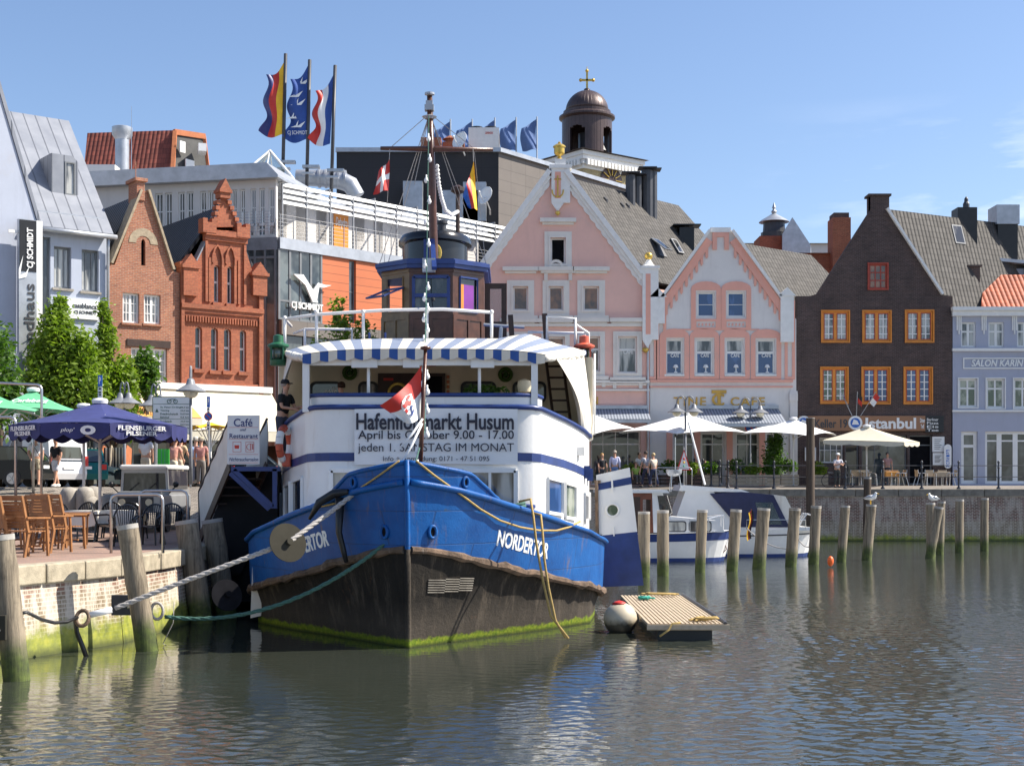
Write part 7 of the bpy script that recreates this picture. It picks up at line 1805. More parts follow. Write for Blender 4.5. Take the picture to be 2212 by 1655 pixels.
def person(lb,loc,face=0,h=1.75,top=(.7,.7,.7),legs=(.1,.12,.2),hair=(.08,.05,.03),pose='stand',shorts=False,arms=((.12,.0),(.12,.0)),hat=None,cut=0,short_sleeve=True,shoe=(.05,.05,.05),lean=0,grp=None,step=.0):
 """origin between the feet, facing -y; pose sit puts the pelvis at .45 m; cut: seated/hidden legs are still built"""
 th=thing('person',lb,'person',loc,face,grp);k=h/1.75;V=lambda x,y,z:(x*k,y*k,z*k)
 zp=.94 if pose!='sit' else.5;dz=zp-.94;s=step
 sh=1.42+dz;ly=-lean
 pel=V(0,0,zp);ch=V(0,ly*.6,1.25+dz);nk=V(0,ly,1.48+dz);hd0=V(0,ly-.01,1.57+dz);hd1=V(0,ly-.025,1.66+dz)
 pts=[(pel,.13*k),(V(0,ly*.3,1.08+dz),.125*k),(ch,(.165*k,.12*k)),(nk,.055*k),(hd0,.075*k),(hd1,(.078*k,.095*k)),(V(0,ly-.02,1.73+dz),.06*k),(V(0,ly-.125,1.63+dz),.012*k)]
 ed=[(0,1),(1,2),(2,3),(3,4),(4,5),(5,6),(5,7)]
 def chain(base,lst):
  i=base
  for p,r in lst:pts.append((p,r*k));ed.append((i,len(pts)-1));i=len(pts)-1
 armp=[]
 for sd,(fw,bend)in((1,arms[0]),(-1,arms[1])):
  a=[(V(sd*.19,ly,sh),.055),(V(sd*(.235),ly-fw*.5+.03,sh-.29),.043),(V(sd*(.24-bend*.25),ly-fw-bend*.22,sh-.54+bend*.35),.032),(V(sd*(.235-bend*.32),ly-fw*1.1-bend*.3,sh-.63+bend*.45),.036),(V(sd*(.23-bend*.36),ly-fw*1.15-bend*.36,sh-.71+bend*.5),.02)]
  armp.append(a);chain(2,a)
  pts.append((V(sd*(.215-bend*.3),ly-fw*1.1-bend*.3-.04,sh-.66+bend*.45),.012*k));ed.append((len(pts)-3,len(pts)-1))
 legp=[]
 for sd in(1,-1):
  st_=s*sd
  if pose=='sit':l=[(V(sd*.1,-.05,zp-.02),.085),(V(sd*.11,-.42,zp),.062),(V(sd*.11,-.44,.1),.042),(V(sd*.11,-.54,.03),.04)]
  else:l=[(V(sd*.09,0,.82),.088),(V(sd*.1,-st_*.5-.02,.5),.06),(V(sd*.1,-st_+(.05 if st_<0 else 0),.1),.042),(V(sd*.11,-st_-.1,.035),.042)]
  legp.append(l);chain(0,l)
 b=skin(pts,ed,1).build('body',SKIN,th,smooth=True)
 # clothes follow the body
 tp=[(V(0,0,zp+.02),.148*k),(V(0,ly*.3,1.08+dz),.15*k),(ch,(.19*k,.145*k)),(V(0,ly,1.44+dz),.085*k)];te=[(0,1),(1,2),(2,3)]
 for a in armp:
  i0=len(tp);n=2 if short_sleeve else 3
  tp.append((a[0][0],.075*k));te.append((2,i0));q=Vector(a[0][0]).lerp(Vector(a[1][0]),.75 if n==2 else 1);tp.append((tuple(q),.066*k));te.append((i0,i0+1))
  if n==3:tp.append((a[2][0],.045*k));te.append((i0+1,i0+2))
 skin(tp,te,1).build('shirt',cm(top),th,smooth=True)
 lp=[(V(0,0,zp+.06),.15*k),(V(0,0,zp-.03),.15*k)];le=[(0,1)]
 for l in legp:
  i0=len(lp);lp.append((l[0][0],.105*k));le.append((1,i0));kn=Vector(l[1][0]);kn=tuple(kn if not shorts else kn+Vector((0,0,.02)));lp.append((kn,(.092 if shorts else.075)*k));le.append((i0,i0+1))
  if not shorts:lp.append((tuple(Vector(l[2][0])+Vector((0,0,.0))),.06*k));le.append((i0+1,i0+2))
 skin(lp,le,1).build('trousers' if not shorts else 'shorts',cm(legs),th,smooth=True)
 for l in legp:
  a=Vector(l[2][0]);f=Vector(l[3][0]);m=MB();m.tube([a+Vector((0,.05,-.06*k)),a.lerp(f,.5)+Vector((0,0,-.03*k)),f+Vector((0,-.05,-.0))],[.05*k,.052*k,.035*k],8);m.build('shoe',cm(shoe),th,smooth=True)
 hc=Vector(V(0,ly-.0,1.675+dz));hm=MB();hm.lathe([(.092*k,-.05*k),(.098*k,.0),(.09*k,.05*k),(.06*k,.085*k),(.01,.1*k)],hc+Vector((0,.018,0)),12,sy=1.05)
 hm.tube([hc+Vector((0,.06*k,.03)),hc+Vector((0,.075*k,-.05*k))],[.06*k,.055*k],8);hm.build('hair',cm(hair),th,smooth=True)
 em=MB()
 for sd in(-1,1):em.ball(V(sd*.03,ly-.112,1.665+dz),.01*k,6)
 em.build('eyes',M['black'],b)
 if hat:
  m=MB();m.lathe([(.104*k,.0),(.104*k,.05*k),(.07*k,.1*k),(.01,.11*k)],hc+Vector((0,.01,.01)),14);m.lathe([(.1*k,.0),(.12*k,-.005),(.1*k,.012)],hc+Vector((0,-.06*k,.015)),14,sy=1.2);m.build('cap',cm(hat),th,smooth=True)
 return th
W_=(.72,.72,.72)
b1=person('teenager in white t-shirt and patterned shorts walking with a dark backpack strap',P(77,1051,47.8),R(15),1.78,(.72,.72,.75),(.4,.34,.24),(.2,.12,.05),shorts=True,arms=((.05,.1),(.05,.3)),step=.16,shoe=(.05,.04,.04))
person('teenager in black t-shirt and pale shorts walking with shoes in pale grey',P(121,1051,47.2),R(-25),1.66,(.015,.015,.018),(.6,.6,.66),(.12,.08,.04),shorts=True,arms=((.05,.1),(.05,.2)),step=.18,shoe=(.7,.7,.7))
person('white haired man seen from behind in white shirt with a black shoulder bag strap',P(315,1050,47),R(165),1.8,W_,(.5,.45,.36),(.7,.68,.62),short_sleeve=True,arms=((.1,.5),(.05,.1)))
person('woman with auburn hair in a beige top leaning forward beside the green panel',P(387,1050,48),R(150),1.7,(.6,.42,.25),(.6,.5,.36),(.2,.06,.02),arms=((.2,.3),(.25,.2)),lean=.08)
person('woman with dark hair in a salmon pink top in front of the auburn haired woman',P(374,1052,46),R(160),1.62,(.68,.32,.24),(.62,.55,.42),(.1,.05,.03),arms=((.25,.25),(.2,.2)),lean=.12)
person('man in light blue shirt and pale cap walking away near the boarding stairs',P(423,1048,52),R(185),1.78,(.32,.46,.68),(.15,.16,.2),(.4,.36,.3),hat=(.6,.56,.48))
person('man in faded red shirt and khaki cap walking away beside the boarding stairs',P(434,1050,49),R(180),1.7,(.48,.22,.19),(.2,.18,.16),(.3,.24,.2),hat=(.42,.38,.26))
person('man in black shirt and black cap leaning on the port rail of the ship',P(611,1046,31.7)-Vector((0,0,.42))+Vector((-.02,0,1.05)),R(62),1.72,(.014,.014,.016),(.06,.06,.08),(.35,.32,.3),hat=(.02,.02,.022),arms=((.25,.75),(.2,.6)),lean=.1)
person('dark haired guest sitting with raised hand on the upper deck of the ship',Vector(P(737,858,32.5))-Vector((0,0,.93)),R(-150),1.7,(.3,.1,.06),(.1,.1,.12),(.05,.02,.01),pose='sit',arms=((.2,1.0),(.1,.4)))
person('blonde person in black with sunglasses sitting by the shaded cafe tables',P(1300,1050,72.6),R(20),1.7,(.02,.02,.025),(.05,.05,.06),(.42,.24,.08),lean=.05)
person('man in pale lilac shirt and blue jeans standing with his back turned',P(1328,1049,72.4),R(170),1.82,(.6,.6,.78),(.12,.2,.38),(.4,.34,.28),short_sleeve=False)
person('man in checked grey shirt and dark jeans walking beside the woman in beige',P(1396,1052,71.9),R(-140),1.84,(.42,.42,.46),(.03,.035,.07),(.07,.05,.04),step=.2,lean=.05)
person('fair haired woman in beige top and dark jeans walking beside the man in checks',P(1412,1052,71.6),R(-150),1.74,(.62,.52,.42),(.03,.04,.09),(.5,.38,.2),step=.22,lean=.04)
person('waiter in white shirt standing deep under the white parasol',P(1381,1047,76),R(30),1.75,W_,(.02,.02,.02),(.04,.03,.02))
person('guest in green top sitting at the cafe behind the walking couple',P(1373,1047,74),R(20),1.6,(.3,.42,.08),(.1,.1,.1),(.15,.08,.04),pose='sit')
person('guest in blue shirt sitting by the white cafe corner pier',P(1523,1047,76),R(10),1.75,(.25,.3,.5),(.1,.1,.1),(.1,.06,.04),pose='sit')
person('guest in pale top sitting near the tall leafy cafe plant',P(1702,1047,76)-Vector((2.8,0,0)),R(-20),1.7,(.5,.5,.55),(.1,.1,.1),(.06,.04,.03),pose='sit')
person('person in a dusty pink shirt standing in the dark shop doorway',P(1917,1046,78.4),R(0),1.78,(.4,.22,.2),(.05,.05,.06),(.05,.04,.03))
bk=person('man in white cap and pale shirt leaning on the quay railing beside his bicycle',P(1808,1053,71.5),R(8),1.74,(.55,.55,.6),(.05,.05,.045),(.3,.25,.2),hat=(.75,.75,.72),arms=((.25,.9),(.25,1.0)),lean=.12)
m=MB();m.tube([(-.14,-.1,1.5),(.0,-.17,1.3),(.16,-.13,1.0)],.012,5);m.build('backpack_strap',M['black'],b1)
# ------------------------------------------------------------------ flags on the roofs
for xt,yt,xb,yb,kind,lb in((617,117,610,376,0,'tall flagpole on the attic roof carrying the black, red and gold banner'),(669,130,662,386,1,'tall flagpole on the attic roof carrying the blue banner with birds'),(724,142,715,394,2,'tall flagpole on the attic roof carrying the white, red and blue banner')):
 Y=78;b=P(xb,yb,Y);tp=P(xt,yt,Y);th=thing('flagpole',lb,'flagpole',b,0,'flagpoles on the attic roof');d=tp-b
 m=MB();m.tube([(0,0,-1),d],.1,8);m.build('pole',M['steel_dark'],th,smooth=True)
 m=MB();m.box((-.2,-.3,.55),(.75,.1,.7));m.box((-.25,-.3,.2),(.45,.1,.3));m.build('bracket',M['sheet_metal'],th)
 (h0,h1)=(((614,134),(610,290)),((666,141),(661,301)),((721,161),(713,311)))[kind];fly0,fly1=(((577,165),(566,284)),((629,175),(617,296)),((683,200),(672,300)))[kind]
 a0,a1,c0,c1=P(*h0,Y),P(*h1,Y),P(*fly0,Y),P(*fly1,Y)
 ft=thing('flag',('black, red and gold banner flag on the leftmost roof flagpole','blue banner flag with flying birds on the middle roof flagpole','blue, white and red banner flag on the right roof flagpole')[kind],'flag',a0,0,'banner flags on the attic roof')
 def fl_(u,v):p=a0.lerp(a1,v).lerp(c0.lerp(c1,v),u)-a0;return p+Vector((.16*math.sin(v*11)*u,.35*math.sin(u*5+v*5)*u,-.25*math.sin(u*3.1)))
 cols=(['yellow','red','letter_navy'],['flag_blue'],['flag_blue','canvas_white','red'])[kind]
 if 'flag_blue' not in M:M['flag_blue']=pm('flag_blue',(.03,.08,.30),.8,.12)
 m=MB();m.sheet(fl_,12,24,.02,(lambda i,j:0)if kind==1 else(lambda i,j:i//4));m.build('cloth',[M[c]for c in cols],ft,smooth=True)
 if kind==1:
  m=MB()
  for u,v in((.3,.14),(.55,.3),(.35,.45),(.65,.62),(.4,.77)):
   q=fl_(u,v)+Vector((0,-.06,0));m.face([q+Vector(p)for p in((-.5,0,-.05),(-.1,0,.02),(.35,0,.3),(.1,0,-.05))]);m.face([q+Vector(p)for p in((-.5,0,-.05),(-.1,0,.02),(-.05,0,.35),(-.2,0,.05))])
  m.add(text_mb('CJ SCHMIDT',(-1.15,-4.0,-.05,-3.72),-.12,.01));m.build('print',M['letter_white'],ft)
for k,(xp,yt)in enumerate(((973,258),(1020,258),(1069,255),(1115,254),(1160,253))):
 Y=103;b=P(xp,340,Y);tp=P(xp,yt,Y);th=thing('roof_flag','faded blue flag on a thin pole behind the black roof block','flag',b,0,'blue flags behind the black roof block');H=tp.z-b.z
 m=MB();m.tube([(0,0,-3),(0,0,H)],.06,6);m.build('pole',M['sheet_metal'],th)
 m=MB();m.sheet(lambda u,v:(-1.15*u-.1*math.sin(v*4),.2*math.sin(u*5+v*3),H-.15-2.35*v-.75*u*(1-v)+.05*math.sin(u*6)),8,10,.02);m.build('cloth',pm('faded_blue',(.10,.17,.36),.8,.12)if k==0 else bpy.data.materials['faded_blue'],th,smooth=True)
 # ------------------------------------------------------------------ trees and shrubs
def tree(lb,base,lobes,n,mt='leaf',trunk=.12,sz=.13,nm='tree'):
 th=thing(nm,lb,'tree' if nm=='tree' else 'plant',base);m=MB()
 top=max(c[2]+r*s[2]*.6 for c,r,s in lobes);m.tube([(0,0,-.1),(.05,0,top*.4),(0,.05,top*.9)],[trunk,trunk*.7,trunk*.15],8)
 for c,r,s in lobes:
  for _ in range(4):z=rnd.uniform(.3,.8)*c[2];m.tube([(0,0,z*.8),(c[0]*.6+rnd.uniform(-.4,.4)*r,c[1]*.6+rnd.uniform(-.4,.4)*r,z+r*.3),(c[0]+rnd.uniform(-.7,.7)*r*s[0],c[1]+rnd.uniform(-.6,.6)*r,c[2]+rnd.uniform(-.3,.6)*r)],[trunk*.4,trunk*.22,.01],5)
 m.build('trunk',M['bark'],th,smooth=True);m=MB();tot=sum(r**2 for _,r,_ in lobes)
 for c,r,s in lobes:
  cl=max(8,int(n*r*r/tot/26))
  for _ in range(cl):
   d=Vector((rnd.gauss(0,1),rnd.gauss(0,1),rnd.gauss(0,1))).normalized()*r*(.35+.65*rnd.random()**.5);q=Vector(c)+Vector((d.x*s[0]*(1-.35*max(0,d.z/r)),d.y*s[1],d.z*s[2]))
   k=rnd.uniform(.14,.3)*min(1.2,r)
   for _ in range(26):p=q+Vector((rnd.gauss(0,k),rnd.gauss(0,k),rnd.gauss(0,k*1.25)));leaf(m,p,sz*rnd.uniform(.6,1.3))
 m.build('crown',M[mt],th);return th
tree('broad upright hornbeam tree with two pointed tops in front of the pale building',P(135,1045,57),[((-.65,0,3.6),1.05,(1,.9,1.35)),((.65,.1,3.9),1.05,(1,.9,1.4)),((-.2,0,6.2),.8,(.75,.8,1.3)),((-.1,0,7.1),.42,(.55,.6,1.6)),((.75,0,5.4),.62,(.8,.8,1.4)),((-.85,0,5.0),.68,(.8,.8,1.3)),((0,0,5.0),.8,(1,.8,1.1))],15000)
tree('slender upright hornbeam tree in front of the orange brick house',P(243,1045,59),[((-.3,0,4.0),.75,(.9,.9,1.5)),((.4,0,4.3),.72,(.9,.9,1.4)),((-.3,0,5.9),.55,(.8,.8,1.8)),((-.35,0,7.1),.36,(.7,.7,1.6)),((.2,0,3.1),.85,(1,.9,1.0))],9500)
tree('small round leafy tree between the slender hornbeam and the ornate house',P(316,1045,60),[((0,0,4.9),.62,(.85,.85,1.25)),((.05,0,4.3),.55,(.8,.8,1.1))],1800,'leaf_dark')
tree('leafy tree at the left edge of the photo beside the green parasols',P(-2,1045,50),[((-.2,0,4.4),1.0,(.75,.9,1.3)),((-.3,0,3.0),.9,(.8,.9,1.2)),((.2,0,3.5),.5,(1,1,1))],3600,'leaf_dark')
tree('green shrub on the ship roof terrace behind the rail',P(742,735,40),[((0,0,.9),.62,(1.5,1,.8)),((-.15,0,1.5),.3,(.9,.9,1.4))],900,'leaf',.04,.08,'potted_shrub').location.z=6.4
tree('tall dark leafy plant in front of the white cafe near the grey parasol',P(1672,1046,76.2),[((0,0,1.3),.62,(1,.9,1.6)),((.1,0,2.4),.45,(1,1,1.2))],2200,'leaf_dark',.05,.09,'potted_tree')
# ------------------------------------------------------------------ parasols
def parasol(lb,apex,cor,zpole,mt,val=0,cap=True,grp=None,pts_n=None,sag=.06,name='parasol'):
 a=Vector(apex);th=thing(name,lb,'parasol',(a.x,a.y,zpole),0,grp);o=Vector((a.x,a.y,zpole));m=MB();cs=[Vector(c)-o for c in cor];A=a-o
 for p,q in zip(cs,cs[1:]+cs[:1]):
  def s(u,v,p=p,q=q):b_=p.lerp(q,v);x=A.lerp(b_,u);x.z-=sag*4*u*(1-u)*.6*A.z/3-.0;x.z+=.12*u*4*v*(1-v)*u*(1 if not val else.2);return x
  m.sheet(s,6,6,.015)
 m.build('canopy',M[mt],th)
 if val:
  m=MB()
  for p,q in zip(cs,cs[1:]+cs[:1]):m.sheet(lambda u,v,p=p,q=q:p.lerp(q,u)+Vector((0,0,-val*v*(.8+.35*abs(math.sin(u*9.4))))),18,2,.015)
  m.build('valance',M[mt if mt!='canvas_navy' else 'navy_valance'],th)
 m=MB();m.tube([(0,0,0),(0,0,A.z)],.045,8);m.build('pole',M['white_trim' if mt!='canvas_green' else 'steel'],th,smooth=True)
 m=MB();mid=A.z-.9 if len(cs)<5 else A.z-.5
 for c in cs:m.bar((0,0,A.z-1.1),c*.55+A*.45-Vector((0,0,.05))-Vector((0,0,.0)),.03,.03);m.bar((0,0,A.z-.35),c-Vector((0,0,.06)),.03,.03)
 m.build('rib',M['white_trim'],th)
 if cap:m=MB();m.lathe([(.2,-.05),(.22,.03),(.18,.08),(.05,.1)],A,12);m.build('cap',M['canvas_white'],th,smooth=True,auto=40)
 return th
M['navy_valance']=pm('navy_valance',(.03,.035,.14),.75,.2)
q=lambda x,y,Y:P(x,y,Y)
def square(ap,lft,rgt,Y,dpt):return[q(*lft,Y),q(ap[0]-dpt[0],dpt[1],Y-2.6),q(*rgt,Y),q(ap[0]+dpt[0]+10,dpt[2],Y+2.6)]
parasol('big white parasol half hidden behind the ship, leftmost of the cafe parasols',q(1268,890,75),[q(1180,930,75),q(1285,937,72.5),q(1372,926,75),q(1290,915,77.5)],STREET,'canvas_white',grp='white parasols on the quay')
parasol('widest white parasol in front of the grey striped cafe awning',q(1482,893,74.5),[q(1338,933,74.5),q(1462,937,72),q(1612,934,74.5),q(1500,915,77)],STREET,'canvas_white',grp='white parasols on the quay')
parasol('white parasol behind the very tall dark pile',q(1714,905,74.5),[q(1603,936,74.5),q(1752,942,72.3),q(1806,938,74.5),q(1690,918,77)],STREET,'canvas_white',grp='white parasols on the quay')
parasol('cream white parasol with a short valance in front of the brown fascia sign',q(1872,921,74),[q(1778,951,73.4),q(1953,955,72.6),q(1986,955,75.2),q(1800,945,76)],STREET,'canvas_ecru',.22,grp='white parasols on the quay')
def octa(ap,R_,zz,n=8,rot=22.5):return[Vector((ap.x+R_*math.cos(R(rot+360*k/n)),ap.y+R_*math.sin(R(rot+360*k/n)),zz))for k in range(n)]
ap=P(216,868,37);nb=parasol('large navy blue octagonal parasol with white lettering over the terrace',ap,octa(ap,2.28,P(0,921,37).z),TERR,'canvas_navy',.36,name='parasol')
o0=PM[nb.name].translation;ml=MB();a=octa(ap,2.3,P(0,921,37).z)
def vtx(tx,i,u0,u1,z0,z1,b=.02,sh=0):
 p,e=a[i]-o0,a[(i+1)%8]-o0;d=e-p;n=Vector((d.y,-d.x,0)).normalized();mb=text_mb(tx,(u0,z0,u1,z1),0,.006,b,sh)
 for v in mb.v:w_=p+d*v.x+n*(.035-v.y);v.xyz=(w_.x,w_.y,p.z+v.z)
 ml.add(mb)
for i in(4,6):vtx('FLENSBURGER',i,.12,.9,-.17,-.05);vtx('PILSENER',i,.25,.75,-.3,-.19)
vtx("plop'",5,.3,.5,-.25,-.12,0,.2);vtx('O',5,.58,.8,-.3,-.06,.08);ml.build('lettering',M['letter_white'],nb)
ap=P(181,878,43.5);parasol('navy blue parasol mostly hidden behind the lettered one',ap,octa(ap,2.1,P(0,918,43.5).z),TERR+.3,'canvas_navy',.3)
for xa,ya,Y,lb in((72,843,47,'green parasol with white lettering behind the navy one, right of the pair'),(-25,845,45,'green parasol with white lettering at the left edge, left of the pair')):
 ap=P(xa,ya,Y);gp=parasol(lb,ap,octa(ap,2.0 if xa>0 else 2.3,P(0,893,Y).z,4,45+12),2.5,'canvas_green',0);o0=PM[gp.name].translation
 mb=text_mb('Carlsberg',(0,0,1.15,.3),0,.01,.01,.3);c4=octa(ap,2.0 if xa>0 else 2.3,P(0,893,Y).z,4,57);p,e=c4[2]-o0,c4[3]-o0;A=ap-o0;d=(e-p).normalized();up_v=(A-(p+e)/2).normalized();n=d.cross(up_v).normalized()
 for v in mb.v:v.xyz=(p+e)/2+d*(v.x-.57)+up_v*(.55+v.z)+n*(.04-v.y)
 mb.build('lettering',M['letter_white'],gp)
yp=parasol('small yellow parasol under the shop sign with red letters',P(455,912,58),octa(P(455,912,58),1.15,P(0,927,58).z,6),STREET,'yellow',cap=False)
# ------------------------------------------------------------------ lamps, signs, railings
def lamp(lb,xd,yt,yb,wd,Y,ang=0,grp='double armed street lamps'):
 b=P(xd,yb,Y);H=P(xd,yt,Y).z-b.z;th=thing('street_lamp',lb,'street lamp',b,ang,grp);w_=wd/F*Y/2
 m=MB();m.tube([(0,0,0),(0,0,1),(0,0,H-.7)],[.075,.06,.05],8)
 for s in(-1,1):m.tube([(0,0,H-.7)]+[(s*(w_/2-w_/2*math.cos(t_)),0,H-.35+.35*math.sin(t_))for t_ in[math.pi*k/8 for k in range(9)]]+[(s*w_,0,H-.45)],.032,6)
 m.build('post',M['pole_grey'],th,smooth=True)
 for s in(-1,1):
  m=MB();m.lathe([(.05,.0),(.1,-.05),(.14,-.2),(.2,-.25),(.48,-.42),(.48,-.45),(.2,-.36)],(s*w_,0,H-.4),16);o=m.build('lamp_shade',M['pole_grey'],th,smooth=True,auto=50)
  m=MB();m.ball((s*w_,0,H-.86),.24,12,sz=.9);m.build('globe',M['lamp_glass'],o,smooth=True)
lamp('double street lamp in front of the golden cafe lettering, in sunlight',1480.5,856,1051,37,72.5);lamp('double street lamp standing in shade before the right half of the cafe front',1621,860,1046,42,77)
lamp('double street lamp beside the slender hornbeam tree',269,826,1046,18,55);lamp('double street lamp above the cycle route board',337,830,1046,20,53);lamp('double street lamp seen edge on above the right post of the cycle board',412,792,1046,6,47,R(80))
def signpost(lb,xd,yb,yt,Y,parts,nm='sign_post',r=.035):
 b=P(xd,yb,Y);th=thing(nm,lb,'sign',b);m=MB();m.tube([(0,0,0),(0,0,P(xd,yt,Y).z-b.z)],r,6);m.build('post',M['steel'],th)
 for kind,y0,y1,wd in parts:
  z1,z0=P(0,y0,Y).z-b.z,P(0,y1,Y).z-b.z;w_=wd/F*Y/2;c=(z0+z1)/2;m=MB()
  if kind in('P','plate'):
   m.box((-w_,-.08,z0),(w_,-.05,z1));o=m.build('plate',M['sign_blue' if kind=='P' else 'sign_white'],th)
   if kind=='P':lettering(o,'P',(-w_*.5,z0+(z1-z0)*.2,w_*.4,z1-(z1-z0)*.15),-.09,'letter_white',.05,0,.01)
   else:m=MB();[m.box((-w_*.6,-.09,c+dz),(w_*.6,-.08,c+dz+.05))for dz in(-.12,0)];m.build('print',M['letter_grey'],o)
  elif kind=='no':
   m.M=Matrix.Translation((0,-.08,c))@Matrix.Rotation(R(90),4,'X');rr=(z1-z0)/2;m.lathe([(rr,0),(rr,.02)],(0,0,0),20);o=m.build('disc',M['red'],th);m=MB(m.M);m.lathe([(rr*.8,.02),(rr*.8,.03)],(0,0,0),20);m.build('field',M['sign_blue'],o);m=MB(m.M);m.bar((-rr*.6,rr*.6,.035),(rr*.6,-rr*.6,.035),rr*.2,.01);m.build('bar',M['red'],o)
  else:
   tr=lambda k:[(-w_*k,z0+(1-k)*.17),(w_*k,z0+(1-k)*.17),(0,z1-(1-k)*.35)];m.prism(tr(1),-.08,-.05);o=m.build('triangle',M['red'],th);m=MB();m.prism(tr(.72),-.09,-.08);o2=m.build('field',M['sign_white'],o)
   m=MB();[m.ball((0,-.1,z0+(z1-z0)*f_),.055,8,i)for i,f_ in enumerate((.55,.38,.2))];m.build('light_symbol',[M['red'],M['yellow'],M['canvas_green']],o)
signpost('blue parking sign with white plates above the navy parasol',217.5,1046,811,46,[('P',811,835,9),('plate',837,847,9),('plate',848,862,9)]);signpost('blue parking sign over a no stopping disc by the ecru awning',451,1046,857,50,[('P',857,880,7),('plate',881,890,6),('no',891,909,9),('plate',911,930,7)])
signpost('warning triangle with traffic light symbol on the quay near the walking couple',1477,1052,966,72.2,[('tri',971,1016,32)]);signpost('round blue and red no stopping sign on the shaded lamp post',1621,1046,908,76.9,[('no',910,936,26)],r=.03)
Y=49;a,b=P(330,938,Y),P(415,857,Y);th=thing('route_board','white cycle route board with green place names and distances','sign',(a.x,Y,STREET));W,z0,z1=b.x-a.x,a.z-STREET,b.z-STREET
m=MB();m.box((0,-.05,z0),(W,0,z1));m.frame(0,z0,W,z1,.02,-.06,-.05,1);m.box((.04,-.055,z0+(z1-z0)*.4),(W-.04,-.05,z0+(z1-z0)*.41),1);m.box((.04,-.055,z1-.27),(W-.04,-.05,z1-.255),1);m.build('board',[M['sign_white'],M['letter_green']],th)
m=MB();m.tube([(.1,.04,0),(.1,.04,z1)],.04,8);m.tube([(W-.06,.04,0),(W-.06,.04,z1)],.04,8);m.build('post',M['steel'],th)
for i,(n_,k_)in enumerate((('St. Peter-Ording','44,3 km'),('Tönning','25,5 km'),('Friedrichstadt','16,0 km'),('Bahnhof','0,6 km'),('Bredstedt','22,0 km'),('Nordstrand','10,5 km'),('Schobüll','6,4 km'))):
 zz_=z1-.42-.115*i-(.03 if i>3 else 0);lettering(th,n_,(.28,zz_,.28+.045*len(n_),zz_+.075),-.056,'letter_green',.01,0,.004);lettering(th,k_,(W-.4,zz_,W-.1,zz_+.07),-.056,'letter_green',.01,0,.004)
m=MB();[m.tube([(x+.07*math.cos(t_),-.06,z1-.17+.07*math.sin(t_))for t_ in[2*math.pi*k/14 for k in range(14)]],.01,4,closed=True)for x in(W/2-.1,W/2+.12)];m.tube([(W/2-.1,-.06,z1-.17),(W/2-.04,-.06,z1-.09),(W/2+.08,-.06,z1-.09),(W/2+.12,-.06,z1-.17)],.01,4);m.prism([(.1,z1-.55),(.16,z1-.42),(.22,z1-.55)],-.058,-.05);m.build('bicycle_symbol',M['letter_green'],th)
a,b=P(340,1055,44),P(365,970,44);th=thing('panel','bright green upright panel with pale stripes beside the silver off-road car','panel',a);w_,h_=b.x-a.x,b.z-a.z;M['bright_green']=pm('bright_green',(.04,.55,.05),.5,.05)
m=MB();m.box((0,0,-.6),(w_,.05,h_));m.build('board',M['bright_green'],th);m=MB();[m.box((w_*f_,-.01,0),(w_*f_+.02,0,h_))for f_ in(.33,.62)];m.build('stripe',M['canvas_green'],th)
# iron railing of the far quay: each stanchion a thing, rails between
def stanchion(x,y):
 m=MB();m.lathe([(.11,0),(.11,.06),(.05,.12),(.05,.5),(.08,.54),(.05,.6),(.045,1.05),(.08,1.1),(.05,1.16),(.04,1.3),(.07,1.35),(.06,1.42),(.01,1.47)],(0,0,0),10);return m
S0=tag(stanchion(0,0).build('railing_post',M['steel_dark'],smooth=True,auto=50),'black cast iron railing post with knobs along the far quay edge','post','iron posts along the far quay')
sp=[P(x,0,71.4).xy for x in(1672,1826,1907,1991,2071,2157,2240)]+[P(1591-18.2*k,0,71.4+1.0*k).xy for k in range(6)]
for k,p in enumerate(sp):
 o=S0 if k==0 else S0.copy();(k and COL.objects.link(o));o.location=(p.x,p.y,FQT+.0+(.04*max(0,p.y-71.4)))
m=MB();
for z in(.62,1.2):m.tube([(sp[0].x-1.95,71.4,FQT+z)]+[(p.x,71.4,FQT+z)for p in sp[:7]],.02,5);m.tube([(p.x,p.y,FQT+z+.04*(p.y-71.4))for p in sp[7:]],.02,5)
tag(m.build('railing',M['steel_dark']),'thin black iron rails strung between the posts of the far quay','railing')
# flower boxes with bushes along the cafe
for k,x in enumerate((1363,1405,1445,1495,1535,1588,1626,1665,1705,1768)):
 b=P(x,1044,75.2);b.z=STREET;th=thing('planter','wooden planter box with bushy greenery along the cafe terrace','planter',b,0,'planters along the cafe terrace');m=MB();[m.box((-.48,-.22,.04+.19*j),(.48,.22,.21+.19*j))for j in range(3)];m.build('box',M['dark_wood' if k<4 else 'grating'],th)
 m=MB();leaves(m,(0,0,.85+.1*(k%3)),.55,330,.1,(1,.6,.7+.2*(k%2)),.1);m.build('foliage',M['leaf_dark' if k%3 else 'leaf'],th)
